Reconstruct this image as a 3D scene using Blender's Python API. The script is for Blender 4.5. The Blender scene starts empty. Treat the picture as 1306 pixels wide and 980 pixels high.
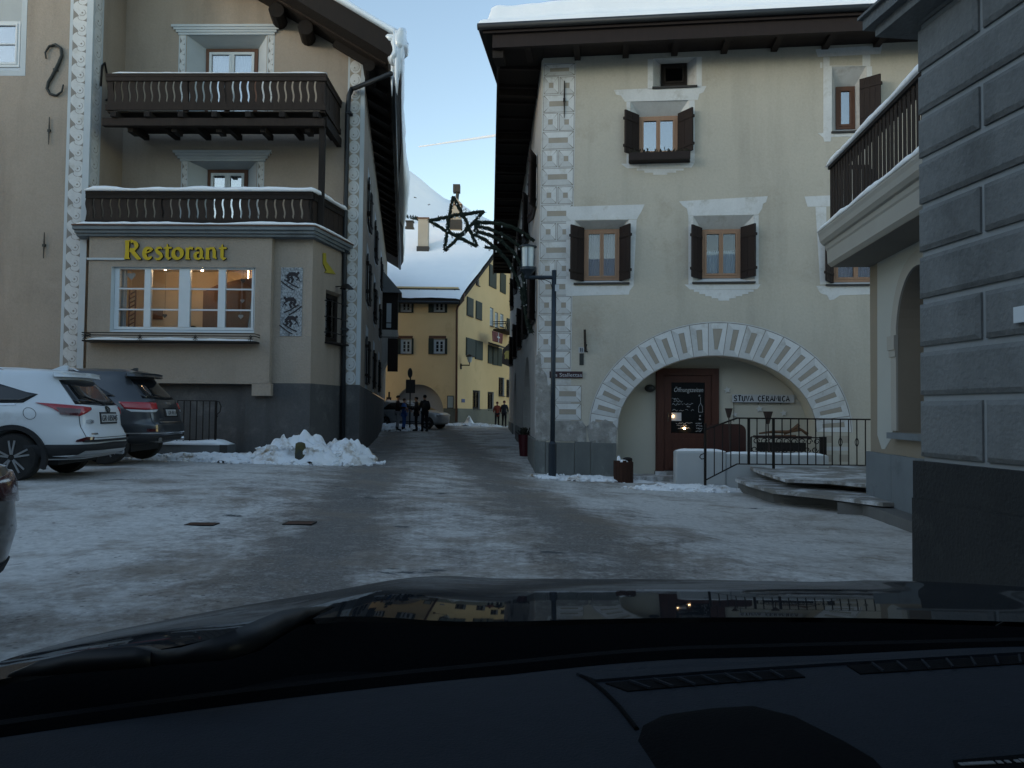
import bpy, bmesh, math, random
from mathutils import Vector, Matrix, noise
from mathutils.geometry import tessellate_polygon
random.seed(7)
R = math.radians
sc = bpy.context.scene
COL = sc.collection

# ------------------------------------------------------------------ camera
CAM = Vector((0, 0, 1.22)); PITCH = R(2.0); ROLL = R(0.6); FPX = 1000.0
_f = Vector((0, math.cos(PITCH), math.sin(PITCH)))
_u0 = Vector((0, -math.sin(PITCH), math.cos(PITCH)))
_r0 = Vector((1, 0, 0))
_r = _r0 * math.cos(ROLL) + _u0 * math.sin(ROLL)
_u = _u0 * math.cos(ROLL) - _r0 * math.sin(ROLL)
cd = bpy.data.cameras.new('camera'); cam = bpy.data.objects.new('camera', cd); COL.objects.link(cam)
cd.sensor_width = 36; cd.lens = 36 * FPX / 1306; cd.clip_start = 0.02; cd.clip_end = 20000
cam.matrix_world = Matrix(((_r.x, _u.x, -_f.x, CAM.x), (_r.y, _u.y, -_f.y, CAM.y), (_r.z, _u.z, -_f.z, CAM.z), (0, 0, 0, 1)))
sc.camera = cam

# ------------------------------------------------------------------ sky, sun, exposure
SUN_EL = R(8); SUN_AZ = R(-122)        # azimuth from +y, negative = to the left
wd = bpy.data.worlds.new('World'); sc.world = wd; wd.use_nodes = True
nt = wd.node_tree; nt.nodes.clear()
sky = nt.nodes.new('ShaderNodeTexSky'); sky.sky_type = 'NISHITA'; sky.sun_disc = False
sky.sun_elevation = SUN_EL; sky.sun_rotation = SUN_AZ; sky.altitude = 1300; sky.air_density = 1.0; sky.dust_density = 0.6; sky.ozone_density = 0.35
bg = nt.nodes.new('ShaderNodeBackground'); bg.inputs['Strength'].default_value = 0.15
wo = nt.nodes.new('ShaderNodeOutputWorld')
nt.links.new(sky.outputs[0], bg.inputs[0]); nt.links.new(bg.outputs[0], wo.inputs[0])
sl = bpy.data.lights.new('sun', 'SUN'); sl.energy = 0.28; sl.angle = R(12); sl.color = (1, 0.93, 0.85)
so = bpy.data.objects.new('sun', sl); COL.objects.link(so)
_sd = Vector((math.sin(SUN_AZ) * math.cos(SUN_EL), math.cos(SUN_AZ) * math.cos(SUN_EL), math.sin(SUN_EL)))
so.rotation_euler = _sd.to_track_quat('Z', 'Y').to_euler(); so.location = (-30, -20, 40)
sc.view_settings.view_transform = 'Standard'; sc.view_settings.look = 'None'
sc.view_settings.exposure = 1.45; sc.view_settings.gamma = 1.0
sc.cycles.max_bounces = 8; sc.cycles.transparent_max_bounces = 16

# ------------------------------------------------------------------ materials
def mat(name, c, rough=.85, c2=None, scale=1.5, amt=.5, fine=0, bump=0, bscale=40, spec=.3, metal=0, coat=0, detail=6, coord='pos', stretch=None, emit=None, c3=None, s3=.35, t3=.62, streak=0):
    m = bpy.data.materials.new(name); m.use_nodes = True
    n = m.node_tree; N = n.nodes; L = n.links
    b = N['Principled BSDF']
    b.inputs['Roughness'].default_value = rough; b.inputs['Metallic'].default_value = metal
    b.inputs['Specular IOR Level'].default_value = spec
    if coat: b.inputs['Coat Weight'].default_value = coat; b.inputs['Coat Roughness'].default_value = .03
    c = (*c, 1); b.inputs['Base Color'].default_value = c
    if c2 or bump or c3:
        if coord == 'pos':
            g = N.new('ShaderNodeNewGeometry').outputs['Position']
        else:
            g = N.new('ShaderNodeTexCoord').outputs['Object']
        if stretch:
            vm = N.new('ShaderNodeVectorMath'); vm.operation = 'MULTIPLY'; vm.inputs[1].default_value = stretch
            L.new(g, vm.inputs[0]); g = vm.outputs[0]
    if c2:
        no = N.new('ShaderNodeTexNoise'); no.inputs['Scale'].default_value = scale; no.inputs['Detail'].default_value = detail; no.inputs['Roughness'].default_value = .62
        L.new(g, no.inputs['Vector'])
        mr = N.new('ShaderNodeMapRange'); mr.inputs[1].default_value = .5 - amt * .5; mr.inputs[2].default_value = .5 + amt * .5
        L.new(no.outputs['Fac'], mr.inputs[0])
        mx = N.new('ShaderNodeMix'); mx.data_type = 'RGBA'
        mx.inputs[6].default_value = c; mx.inputs[7].default_value = (*c2, 1)
        L.new(mr.outputs[0], mx.inputs[0]); out = mx.outputs[2]
        if c3:
            n3 = N.new('ShaderNodeTexNoise'); n3.inputs['Scale'].default_value = s3; n3.inputs['Detail'].default_value = 9; n3.inputs['Roughness'].default_value = .7
            L.new(g, n3.inputs['Vector'])
            m3 = N.new('ShaderNodeMapRange'); m3.inputs[1].default_value = t3 - .06; m3.inputs[2].default_value = t3 + .1
            L.new(n3.outputs['Fac'], m3.inputs[0])
            x3 = N.new('ShaderNodeMix'); x3.data_type = 'RGBA'; L.new(out, x3.inputs[6]); x3.inputs[7].default_value = (*c3, 1)
            L.new(m3.outputs[0], x3.inputs[0]); out = x3.outputs[2]
        if streak:
            vs = N.new('ShaderNodeVectorMath'); vs.operation = 'MULTIPLY'; vs.inputs[1].default_value = (1.7, 1.7, .22); L.new(N['Geometry'].outputs['Position'] if 'Geometry' in N else g, vs.inputs[0])
            ns = N.new('ShaderNodeTexNoise'); ns.inputs['Scale'].default_value = 1.0; ns.inputs['Detail'].default_value = 7; ns.inputs['Roughness'].default_value = .6; L.new(vs.outputs[0], ns.inputs['Vector'])
            ms = N.new('ShaderNodeMapRange'); ms.inputs[1].default_value = .50; ms.inputs[2].default_value = .78; ms.inputs[3].default_value = 1; ms.inputs[4].default_value = 1 - streak; L.new(ns.outputs['Fac'], ms.inputs[0])
            nf = N.new('ShaderNodeTexNoise'); nf.inputs['Scale'].default_value = 22; nf.inputs['Detail'].default_value = 6; nf.inputs['Roughness'].default_value = .75; L.new(g, nf.inputs['Vector'])
            mf = N.new('ShaderNodeMapRange'); mf.inputs[1].default_value = .3; mf.inputs[2].default_value = .7; mf.inputs[3].default_value = 1 - streak * .45; mf.inputs[4].default_value = 1 + streak * .25; L.new(nf.outputs['Fac'], mf.inputs[0])
            mm = N.new('ShaderNodeMath'); mm.operation = 'MULTIPLY'; L.new(ms.outputs[0], mm.inputs[0]); L.new(mf.outputs[0], mm.inputs[1])
            hv = N.new('ShaderNodeMix'); hv.data_type = 'RGBA'; hv.blend_type = 'MULTIPLY'; hv.inputs[0].default_value = 1; L.new(out, hv.inputs[6]); L.new(mm.outputs[0], hv.inputs[7]); out = hv.outputs[2]
        L.new(out, b.inputs['Base Color'])
    if bump:
        nb = N.new('ShaderNodeTexNoise'); nb.inputs['Scale'].default_value = bscale; nb.inputs['Detail'].default_value = 5
        L.new(g, nb.inputs['Vector'])
        bp = N.new('ShaderNodeBump'); bp.inputs['Strength'].default_value = bump; bp.inputs['Distance'].default_value = .02
        L.new(nb.outputs['Fac'], bp.inputs['Height']); L.new(bp.outputs[0], b.inputs['Normal'])
    if emit:
        b.inputs['Emission Color'].default_value = (*emit[:3], 1); b.inputs['Emission Strength'].default_value = emit[3]
    return m

def glass(name, refl=.12, tint=(.9, .93, .95)):
    m = bpy.data.materials.new(name); m.use_nodes = True
    n = m.node_tree; N = n.nodes; L = n.links; N.remove(N['Principled BSDF'])
    t = N.new('ShaderNodeBsdfTransparent'); t.inputs[0].default_value = (*tint, 1)
    g = N.new('ShaderNodeBsdfGlossy'); g.inputs['Roughness'].default_value = .015
    fr = N.new('ShaderNodeFresnel'); fr.inputs[0].default_value = 1.5
    ad = N.new('ShaderNodeMath'); ad.operation = 'ADD'; ad.inputs[1].default_value = refl - .04; ad.use_clamp = True
    mx = N.new('ShaderNodeMixShader'); L.new(fr.outputs[0], ad.inputs[0]); L.new(ad.outputs[0], mx.inputs[0])
    L.new(t.outputs[0], mx.inputs[1]); L.new(g.outputs[0], mx.inputs[2])
    L.new(mx.outputs[0], N['Material Output'].inputs[0])
    return m

M = {}
M['plaster_l'] = mat('rough_taupe_plaster', (.37, .315, .26), .92, streak=.25, c2=(.31, .265, .215), scale=.9, amt=.6, bump=.7, bscale=26, c3=(.265, .225, .185), s3=.5, t3=.62)
M['plaster_ld'] = mat('smooth_taupe_plaster', (.36, .305, .25), .9, streak=.22, c2=(.31, .26, .21), scale=.8, amt=.6, bump=.3, bscale=18)
M['plinth_l'] = mat('grey_plinth_render', (.10, .10, .10), .9, streak=.35, c2=(.07, .072, .074), scale=1.3, amt=.6, bump=.4, bscale=24, c3=(.15, .148, .145), s3=1.1, t3=.6)
M['plaster_h'] = mat('aged_cream_plaster', (.50, .465, .39), .92, streak=.18, c2=(.42, .392, .33), scale=.55, amt=.7, bump=.35, bscale=14, c3=(.37, .33, .265), s3=.5, t3=.60)
M['plaster_side'] = mat('grey_white_side_plaster', (.50, .48, .45), .92, streak=.3, c2=(.41, .39, .365), scale=.9, amt=.7, bump=.35, bscale=14, c3=(.3, .285, .27), s3=.7, t3=.62)
M['recess'] = mat('cream_recess_plaster', (.50, .475, .40), .9, (.45, .43, .36), .8, .6, bump=.1, bscale=20)
M['lime'] = mat('white_lime_paint', (.64, .65, .645), .9, streak=.16, c2=(.55, .56, .555), scale=3, amt=.7, bump=.15, bscale=30, c3=(.42, .41, .37), s3=2.2, t3=.60)
M['lime_b'] = mat('pale_lime_paint', (.54, .55, .545), .9, streak=.16, c2=(.46, .465, .46), scale=3, amt=.7, bump=.15, bscale=30, c3=(.38, .36, .33), s3=2.5, t3=.60)
M['bare'] = mat('bare_patched_masonry', (.34, .335, .315), .95, (.17, .165, .155), 4.5, .5, bump=.9, bscale=16, c3=(.45, .45, .44), s3=3.0, t3=.58)
M['beige'] = mat('beige_scratched_plaster', (.355, .318, .265), .95, (.29, .26, .215), 5, .7, bump=.3, bscale=60)
M['line'] = mat('brown_scratched_line', (.28, .262, .235), .95, (.22, .205, .185), 6, .7)
M['bluewhite'] = mat('bluish_white_paint', (.50, .545, .57), .9, (.43, .47, .49), 2, .6)
M['wood_d'] = mat('dark_weathered_wood', (.022, .016, .013), .85, (.011, .009, .008), 3, .7, bump=.4, bscale=30, stretch=(6, 6, .8))
M['wood_b'] = mat('brown_balcony_wood', (.042, .029, .022), .85, (.018, .013, .011), 3, .8, bump=.4, bscale=30, stretch=(6, 6, .8), c3=(.09, .07, .055), s3=1.0, t3=.68)
M['wood_sh'] = mat('black_brown_shutter_wood', (.022, .013, .011), .7, (.013, .008, .007), 3, .7, bump=.3, bscale=30, stretch=(8, 8, .8))
M['wood_w'] = mat('honey_window_wood', (.36, .22, .14), .6, (.27, .16, .1), 4, .7, stretch=(6, 6, 1))
M['wood_r'] = mat('red_brown_door_wood', (.085, .03, .018), .5, (.05, .017, .011), 3, .7, bump=.2, bscale=20, stretch=(8, 8, .7))
M['wood_o'] = mat('brown_window_wood', (.14, .068, .042), .6, (.09, .043, .027), 4, .7)
M['white_p'] = mat('white_window_paint', (.62, .66, .68), .55, (.56, .6, .62), 4, .6)
M['iron'] = mat('black_wrought_iron', (.018, .018, .019), .55, (.03, .024, .02), 9, .7, metal=.6)
M['iron_g'] = mat('grey_forged_iron', (.055, .06, .058), .6, (.035, .037, .035), 12, .7, metal=.5)
M['lamp_p'] = mat('blue_grey_lamp_paint', (.03, .042, .055), .45, (.022, .03, .04), 5, .6, metal=.3)
M['pipe'] = mat('grey_zinc_pipe', (.042, .047, .052), .5, (.03, .034, .038), 3, .6, metal=.5)
M['slate'] = mat('dark_slate', (.035, .034, .033), .7, (.05, .046, .042), 7, .7)
M['snow'] = mat('clean_snow', (.89, .90, .91), .75, (.82, .84, .86), 1.2, .6, bump=.45, bscale=9, spec=.2)
M['snow_d'] = mat('dirty_snow', (.84, .86, .88), .8, (.74, .76, .78), 2.0, .7, bump=.9, bscale=11, spec=.2, c3=(.36, .29, .21), s3=1.9, t3=.58)
M['snow_m'] = mat('mountain_snow', (.93, .94, .95), .9, (.85, .865, .89), .02, .6, spec=.1)
M['ice'] = mat('blue_white_ice', (.74, .79, .83), .25, (.62, .68, .73), 6, .7, spec=.6, coat=.5)
M['stone'] = mat('grey_cut_stone', (.15, .155, .155), .85, (.105, .11, .112), 2.4, .7, bump=.3, bscale=30, c3=(.075, .075, .075), s3=1.6, t3=.64)
M['stone_p'] = mat('blue_grey_plinth_stone', (.17, .195, .21), .7, (.135, .155, .17), 2.2, .6, bump=.15, bscale=30, c3=(.105, .12, .13), s3=1.5, t3=.6)
M['slab'] = mat('streaked_green_grey_slab', (.17, .18, .172), .75, (.09, .098, .095), 1.3, .55, bump=.25, bscale=24, stretch=(1.6, 1.6, .8), c3=(.25, .26, .25), s3=1.7, t3=.60)
M['step'] = mat('worn_granite_step', (.23, .22, .20), .8, (.17, .163, .15), 2.5, .7, bump=.35, bscale=40, c3=(.62, .64, .66), s3=1.5, t3=.53)
M['riser'] = mat('granite_riser', (.16, .158, .15), .85, (.11, .11, .107), 3, .7, bump=.3, bscale=30)
M['p_wall'] = mat('pale_white_wall_paint', (.41, .425, .40), .9, (.37, .38, .36), 1, .6, bump=.06, bscale=30)
M['p_cream'] = mat('ochre_cream_trim_paint', (.27, .235, .185), .9, (.23, .20, .155), 1.2, .6, bump=.06, bscale=30)
M['p_band'] = mat('stone_coloured_moulding', (.37, .36, .325), .85, (.32, .31, .28), 1.2, .6, bump=.05, bscale=30)
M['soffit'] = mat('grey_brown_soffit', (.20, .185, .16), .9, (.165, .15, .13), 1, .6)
M['g_block'] = mat('blue_grey_rusticated_render', (.20, .207, .205), .9, streak=.3, c2=(.16, .167, .166), scale=3.5, amt=.7, bump=.55, bscale=34, c3=(.13, .135, .134), s3=1.3, t3=.6)
M['g_joint'] = mat('grey_joint_render', (.30, .315, .32), .9, (.24, .255, .26), 4, .6, bump=.2, bscale=30)
M['g_plinth'] = mat('near_black_plinth_stone', (.030, .031, .030), .85, streak=.3, c2=(.020, .0215, .022), scale=3, amt=.6, bump=.6, bscale=40, c3=(.05, .05, .047), s3=1.6, t3=.6)
M['yellow'] = mat('lit_weathered_yellow_render', (.86, .66, .38), .92, (.72, .53, .29), .35, .6, bump=.12, bscale=6, c3=(.55, .37, .17), s3=.28, t3=.60)  # front wall: colour raised for the stronger light it catches
M['yellow_s'] = mat('shaded_yellow_render', (.66, .48, .26), .92, (.55, .40, .21), .35, .6, bump=.12, bscale=6, c3=(.44, .31, .15), s3=.3, t3=.62)  # side wall: yellow kept darker, its weaker light put into the colour
M['y_plinth'] = mat('grey_green_plinth', (.17, .17, .14), .9, (.12, .12, .1), .8, .6)
M['y_arch'] = mat('grey_archway_plaster', (.44, .43, .42), .95, (.36, .35, .34), .5, .6)
M['green_sh'] = mat('dark_green_shutter', (.028, .042, .038), .6, (.02, .03, .028), 4, .6)
M['chim'] = mat('pale_chimney_render', (.42, .38, .32), .9, (.32, .29, .24), 1, .7)
M['dark'] = mat('unlit_interior', (.02, .022, .025), .95)
M['curtain'] = mat('white_net_curtain', (.50, .54, .56), .95, (.38, .42, .44), 9, .8, stretch=(5, 5, .5))
M['curtain_p'] = mat('pink_grey_curtain', (.30, .25, .27), .95, (.22, .185, .2), 7, .8, stretch=(5, 5, .3))
M['yellow_let'] = mat('yellow_letter_enamel', (.58, .40, .012), .5, (.48, .33, .01), 5, .6)
M['black_let'] = mat('black_letter_side', (.02, .018, .01), .6)
M['sign_w'] = mat('white_sign_board', (.46, .48, .50), .7, (.40, .42, .44), 5, .6)
M['ink'] = mat('black_sign_ink', (.012, .012, .014), .7)
M['chalk'] = mat('white_chalk', (.50, .51, .52), .95, (.35, .36, .37), 40, .8)
M['board'] = mat('black_glass_board', (.008, .009, .010), .08, spec=.5)
M['maroon'] = mat('maroon_street_sign', (.045, .022, .026), .4, (.035, .017, .02), 6, .5)
M['digit'] = mat('embossed_digit', (.16, .165, .17), .6)
M['sign_l'] = mat('pale_sign_lettering', (.42, .43, .45), .6)
M['fir'] = mat('dark_green_garland', (.018, .028, .02), .9, (.01, .016, .012), 20, .8, bump=.8, bscale=60)
M['bulb'] = mat('frosted_bulb', (.50, .51, .50), .3, spec=.5)
M['opal'] = mat('opal_lantern_glass', (.52, .58, .60), .25, (.45, .51, .53), 3, .6, spec=.5)
M['red'] = mat('dull_red_paint', (.13, .02, .022), .6, (.09, .013, .015), 5, .6)
M['planter'] = mat('dark_red_planter', (.055, .008, .012), .5)
M['leafd'] = mat('dark_winter_twigs', (.02, .022, .014), .9, (.03, .024, .016), 20, .8)
M['moss'] = mat('mossy_stone', (.055, .057, .045), .95, (.10, .09, .03), 6, .6, bump=.6, bscale=30, c3=(.05, .055, .055), s3=4, t3=.55)
M['bark'] = mat('red_brown_bark', (.06, .027, .017), .95, (.03, .014, .01), 8, .8, bump=.9, bscale=26, stretch=(3, 3, .6))
M['table'] = mat('dark_red_brown_board', (.05, .018, .013), .6, (.033, .012, .009), 4, .7)
M['branch'] = mat('warm_brown_driftwood', (.16, .09, .05), .9, (.09, .05, .03), 9, .8)
M['rust'] = mat('rusty_torch_metal', (.045, .03, .025), .8, (.03, .02, .017), 9, .8)
M['clay'] = mat('white_ceramic', (.55, .56, .55), .5)
M['white_paint'] = mat('white_painted_parapet', (.43, .455, .46), .9, (.38, .40, .41), 1.4, .6, bump=.15, bscale=20)
M['mosaic'] = mat('grey_white_mosaic', (.44, .47, .49), .7, (.11, .12, .13), 26, .4, detail=2, bump=.8, bscale=60)
M['mos_d'] = mat('dark_mosaic_figure', (.045, .04, .045), .8, (.02, .018, .02), 40, .5)
M['yel_sign'] = mat('dull_yellow_sign', (.35, .29, .03), .6)
M['room_w'] = mat('warm_room_wall', (.62, .52, .36), .9, (.54, .44, .30), 1, .6)
M['room_d'] = mat('brown_room_panel', (.20, .10, .055), .7, (.13, .065, .035), 3, .7)
M['lampbulb'] = mat('glowing_bulb', (1, .7, .4), .5, emit=(1, .62, .3, 30))
# car paints
M['car_w'] = mat('white_car_paint', (.74, .77, .79), .35, (.66, .69, .71), 1.3, .6, coat=.6, spec=.5, c3=(.56, .56, .55), s3=1.4, t3=.66)
M['car_g'] = mat('graphite_car_paint', (.035, .042, .052), .35, (.05, .055, .06), 1.5, .6, coat=.8, spec=.5, metal=.4)
M['car_k'] = mat('dark_green_car_paint', (.012, .018, .018), .3, coat=.9, spec=.5)
M['car_s'] = mat('silver_car_paint', (.36, .37, .38), .35, (.30, .31, .32), 2, .6, coat=.6, metal=.3)
M['car_own'] = mat('black_blue_car_paint', (.010, .012, .015), .5, (.014, .016, .018), 3, .6, coat=.42, spec=0)
M['trim'] = mat('black_car_plastic', (.018, .019, .021), .7, (.03, .03, .031), 8, .6)
M['cglass'] = mat('dark_car_glass', (.008, .010, .012), .06, spec=.6)
M['tyre'] = mat('tyre_rubber', (.016, .016, .017), .9, (.04, .039, .037), 10, .7)
M['rim'] = mat('alloy_rim', (.34, .35, .37), .35, metal=.8)
M['tail'] = mat('red_tail_lens', (.36, .012, .02), .15, spec=.6, coat=.6)
M['tail_d'] = mat('dark_red_tail_lens', (.06, .006, .010), .15, spec=.6, coat=.6)
M['clear'] = mat('clear_lamp_lens', (.45, .46, .47), .15, spec=.6, coat=.5)
M['chrome'] = mat('chrome_trim', (.55, .56, .57), .2, metal=1)
M['plate'] = mat('licence_plate_white', (.45, .46, .46), .5)
M['dash'] = mat('soft_dash_plastic', (.016, .020, .027), .8, (.012, .0155, .021), 60, .5, bump=.25, bscale=400, spec=.12)
M['dash_d'] = mat('black_dash_plastic', (.0035, .004, .005), .9, bump=.2, bscale=300, spec=.05)
M['wiper'] = mat('black_wiper_rubber', (.006, .0065, .008), .45, spec=.25)
M['head'] = mat('grey_headliner', (.04, .04, .042), .95)
# glass panes
M['g_dim'] = glass('window_glass', .07)
M['g_sky'] = glass('coated_window_glass', .30)
M['g_mid'] = glass('pale_reflecting_glass', .2)
M['g_room'] = glass('restaurant_glass', .05, (.97, .97, .97))

# ------------------------------------------------------------------ mesh builder
class MB:
    def __init__(s): s.v = []; s.f = []; s.m = []
    def add(s, vs, fs, m=0):
        o = len(s.v); s.v += [Vector(p) for p in vs]
        for f in fs: s.f.append([i + o for i in f]); s.m.append(m)
    def box(s, x0, y0, z0, x1, y1, z1, m=0):
        if x0 > x1: x0, x1 = x1, x0
        if y0 > y1: y0, y1 = y1, y0
        if z0 > z1: z0, z1 = z1, z0
        s.add([(x0, y0, z0), (x1, y0, z0), (x1, y1, z0), (x0, y1, z0), (x0, y0, z1), (x1, y0, z1), (x1, y1, z1), (x0, y1, z1)],
              [(0, 3, 2, 1), (4, 5, 6, 7), (0, 1, 5, 4), (1, 2, 6, 5), (2, 3, 7, 6), (3, 0, 4, 7)], m)
    def bar(s, a, b, w, h, m=0, up=(0, 0, 1)):
        a = Vector(a); b = Vector(b); d = (b - a).normalized(); up = Vector(up)
        if abs(d.dot(up)) > .99: up = Vector((0, 1, 0))
        x = d.cross(up).normalized(); z = x.cross(d)
        vs = [p + x * (w / 2 * i) + z * (h / 2 * j) for p in (a, b) for i, j in ((-1, -1), (1, -1), (1, 1), (-1, 1))]
        s.add(vs, [(3, 2, 1, 0), (4, 5, 6, 7), (0, 1, 5, 4), (1, 2, 6, 5), (2, 3, 7, 6), (3, 0, 4, 7)], m)
    def prism(s, pts, y0, y1, m=0, ax='y'):
        """polygon (a,b) extruded: ax y -> (a,y,b); ax z -> (a,b,y); ax x -> (y,a,b)"""
        n = len(pts)
        mp = {'y': lambda p, t: (p[0], t, p[1]), 'z': lambda p, t: (p[0], p[1], t), 'x': lambda p, t: (t, p[0], p[1])}[ax]
        vs = [mp(p, y0) for p in pts] + [mp(p, y1) for p in pts]
        tri = tessellate_polygon([[Vector((p[0], p[1], 0)) for p in pts]])
        fs = [tuple(t) for t in tri] + [tuple(i + n for i in t[::-1]) for t in tri]
        fs += [(i, (i + 1) % n, (i + 1) % n + n, i + n) for i in range(n)]
        s.add(vs, fs, m)
    def wall(s, outline, holes, y=0, m=0):
        loops = [[Vector((p[0], p[1], 0)) for p in outline]] + [[Vector((p[0], p[1], 0)) for p in h] for h in holes]
        tri = tessellate_polygon(loops)
        vs = [(p.x, y, p.y) for l in loops for p in l]
        s.add(vs, [tuple(t) for t in tri], m)
    def tube(s, path, r, n=8, m=0, cap=True):
        path = [Vector(p) for p in path]; k = len(path)
        rs = r if isinstance(r, (list, tuple)) else [r] * k
        vs = []; fs = []; px = None
        for i, p in enumerate(path):
            t = (path[min(i + 1, k - 1)] - path[max(i - 1, 0)])
            t = t.normalized() if t.length > 1e-9 else Vector((0, 0, 1))
            if px is None:
                a = Vector((0, 0, 1)) if abs(t.z) < .9 else Vector((1, 0, 0))
                px = t.cross(a).normalized()
            else:
                px = (px - t * px.dot(t)).normalized()
            py = t.cross(px)
            vs += [p + (px * math.cos(2 * math.pi * j / n) + py * math.sin(2 * math.pi * j / n)) * rs[i] for j in range(n)]
        for i in range(k - 1):
            for j in range(n):
                fs.append((i * n + j, i * n + (j + 1) % n, (i + 1) * n + (j + 1) % n, (i + 1) * n + j))
        if cap: fs += [tuple(range(n))[::-1], tuple((k - 1) * n + j for j in range(n))]
        s.add(vs, fs, m)
    def lathe(s, prof, c=(0, 0, 0), n=16, m=0, ax='z'):
        c = Vector(c); vs = []; fs = []; k = len(prof)
        for r, z in prof:
            for j in range(n):
                a = 2 * math.pi * j / n; x, y = r * math.cos(a), r * math.sin(a)
                vs.append(c + Vector({'z': (x, y, z), 'y': (x, z, -y), 'x': (z, x, y)}[ax]))
        for i in range(k - 1):
            for j in range(n):
                fs.append((i * n + j, i * n + (j + 1) % n, (i + 1) * n + (j + 1) % n, (i + 1) * n + j))
        fs += [tuple(range(n))[::-1], tuple((k - 1) * n + j for j in range(n))]
        s.add(vs, fs, m)
    def ball(s, c, r, n=10, m=0, sc=(1, 1, 1)):
        c = Vector(c); k = max(4, n // 2 + 1)
        vs = [c + Vector((0, 0, -r * sc[2]))]; fs = []
        for i in range(1, k):
            a = math.pi * i / k
            for j in range(n):
                b = 2 * math.pi * j / n
                vs.append(c + Vector((r * sc[0] * math.sin(a) * math.cos(b), r * sc[1] * math.sin(a) * math.sin(b), -r * sc[2] * math.cos(a))))
        vs.append(c + Vector((0, 0, r * sc[2]))); e = len(vs) - 1
        for j in range(n):
            fs.append((0, 1 + (j + 1) % n, 1 + j)); fs.append((e, 1 + (k - 2) * n + j, 1 + (k - 2) * n + (j + 1) % n))
            for i in range(k - 2):
                fs.append((1 + i * n + j, 1 + i * n + (j + 1) % n, 1 + (i + 1) * n + (j + 1) % n, 1 + (i + 1) * n + j))
        s.add(vs, fs, m)
    def grid(s, fn, nx, ny, m=0):
        vs = [fn(i / nx, j / ny) for j in range(ny + 1) for i in range(nx + 1)]
        fs = [(j * (nx + 1) + i, j * (nx + 1) + i + 1, (j + 1) * (nx + 1) + i + 1, (j + 1) * (nx + 1) + i) for j in range(ny) for i in range(nx)]
        s.add(vs, fs, m)

W = {}
def worldM(o): return W.get(o.name, Matrix.Identity(4))
def link(o, parent, Mw):
    COL.objects.link(o)
    if parent is not None:
        o.parent = parent; o.matrix_basis = worldM(parent).inverted() @ Mw
    else: o.matrix_basis = Mw
    W[o.name] = Mw.copy()
    return o
def mesh_of(name, mb, mats, smooth=False, fix=True):
    me = bpy.data.meshes.new(name); me.from_pydata([tuple(v) for v in mb.v], [], mb.f)
    if not isinstance(mats, (list, tuple)): mats = [mats]
    for m in mats: me.materials.append(M[m] if isinstance(m, str) else m)
    me.polygons.foreach_set('material_index', mb.m)
    if smooth: me.polygons.foreach_set('use_smooth', [True] * len(mb.f))
    if fix:
        b = bmesh.new(); b.from_mesh(me); bmesh.ops.recalc_face_normals(b, faces=b.faces); b.to_mesh(me); b.free()
    me.update(); return me
def obj(name, mb, mats, parent=None, Mw=None, smooth=False, fix=True, **tags):
    """mesh object from builder mb given in the frame Mw (world matrix)"""
    me = mb if isinstance(mb, bpy.types.Mesh) else mesh_of(name, mb, mats, smooth, fix)
    o = bpy.data.objects.new(name, me)
    link(o, parent, Mw if Mw is not None else Matrix.Identity(4))
    for k, v in tags.items(): o[{'cat': 'category'}.get(k, k)] = v
    return o
def pin(o):
    """move a top-level mesh object's origin to the bottom centre of its geometry"""
    return o
def thing(name, label, cat, loc=(0, 0, 0), rz=0, group=None):
    o = bpy.data.objects.new(name, None); o.empty_display_size = .2
    link(o, None, Matrix.Translation(Vector(loc)) @ Matrix.Rotation(rz, 4, 'Z'))
    o['label'] = label; o['category'] = cat
    if group: o['group'] = group
    return o
def smooth_angle(o, ang=40):
    me = o.data
    me.polygons.foreach_set('use_smooth', [True] * len(me.polygons))
    try: me.set_sharp_from_angle(angle=R(ang))
    except Exception: pass
    return o

# ------------------------------------------------------------------ measuring rays and facade frames
def ray(px, py): return (_f + _r * ((px - 653) / FPX) + _u * ((490 - py) / FPX))
def gp(px, py, z):
    """world point where the sight line meets the level z"""
    d = ray(px, py); t = (z - CAM.z) / d.z; return CAM + d * t
def yp(px, py, y):
    d = ray(px, py); return CAM + d * (y / d.y)
class Frame:
    """upright facade frame: u to the right seen from outside, y into the wall, z up"""
    def __init__(s, x, y, ux, uy):
        u = Vector((ux, uy, 0)).normalized(); n = Vector((-u.y, u.x, 0))
        s.o = Vector((x, y, 0)); s.u = u; s.n = n
        s.M = Matrix(((u.x, n.x, 0, x), (u.y, n.y, 0, y), (0, 0, 1, 0), (0, 0, 0, 1)))
    def at(s, px, py, d=0):
        r = ray(px, py); t = ((s.o + s.n * d) - CAM).dot(s.n) / r.dot(s.n); p = CAM + r * t
        return ((p - s.o).dot(s.u), p.z)
    def rect(s, x0, y0, x1, y1, d=0):
        cy = (y0 + y1) / 2; cx = (x0 + x1) / 2
        return s.at(x0, cy, d)[0], s.at(cx, y1, d)[1], s.at(x1, cy, d)[0], s.at(cx, y0, d)[1]   # u0,z0,u1,z1
    def w(s, u, d, z): return s.o + s.u * u + s.n * d + Vector((0, 0, z))

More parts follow.
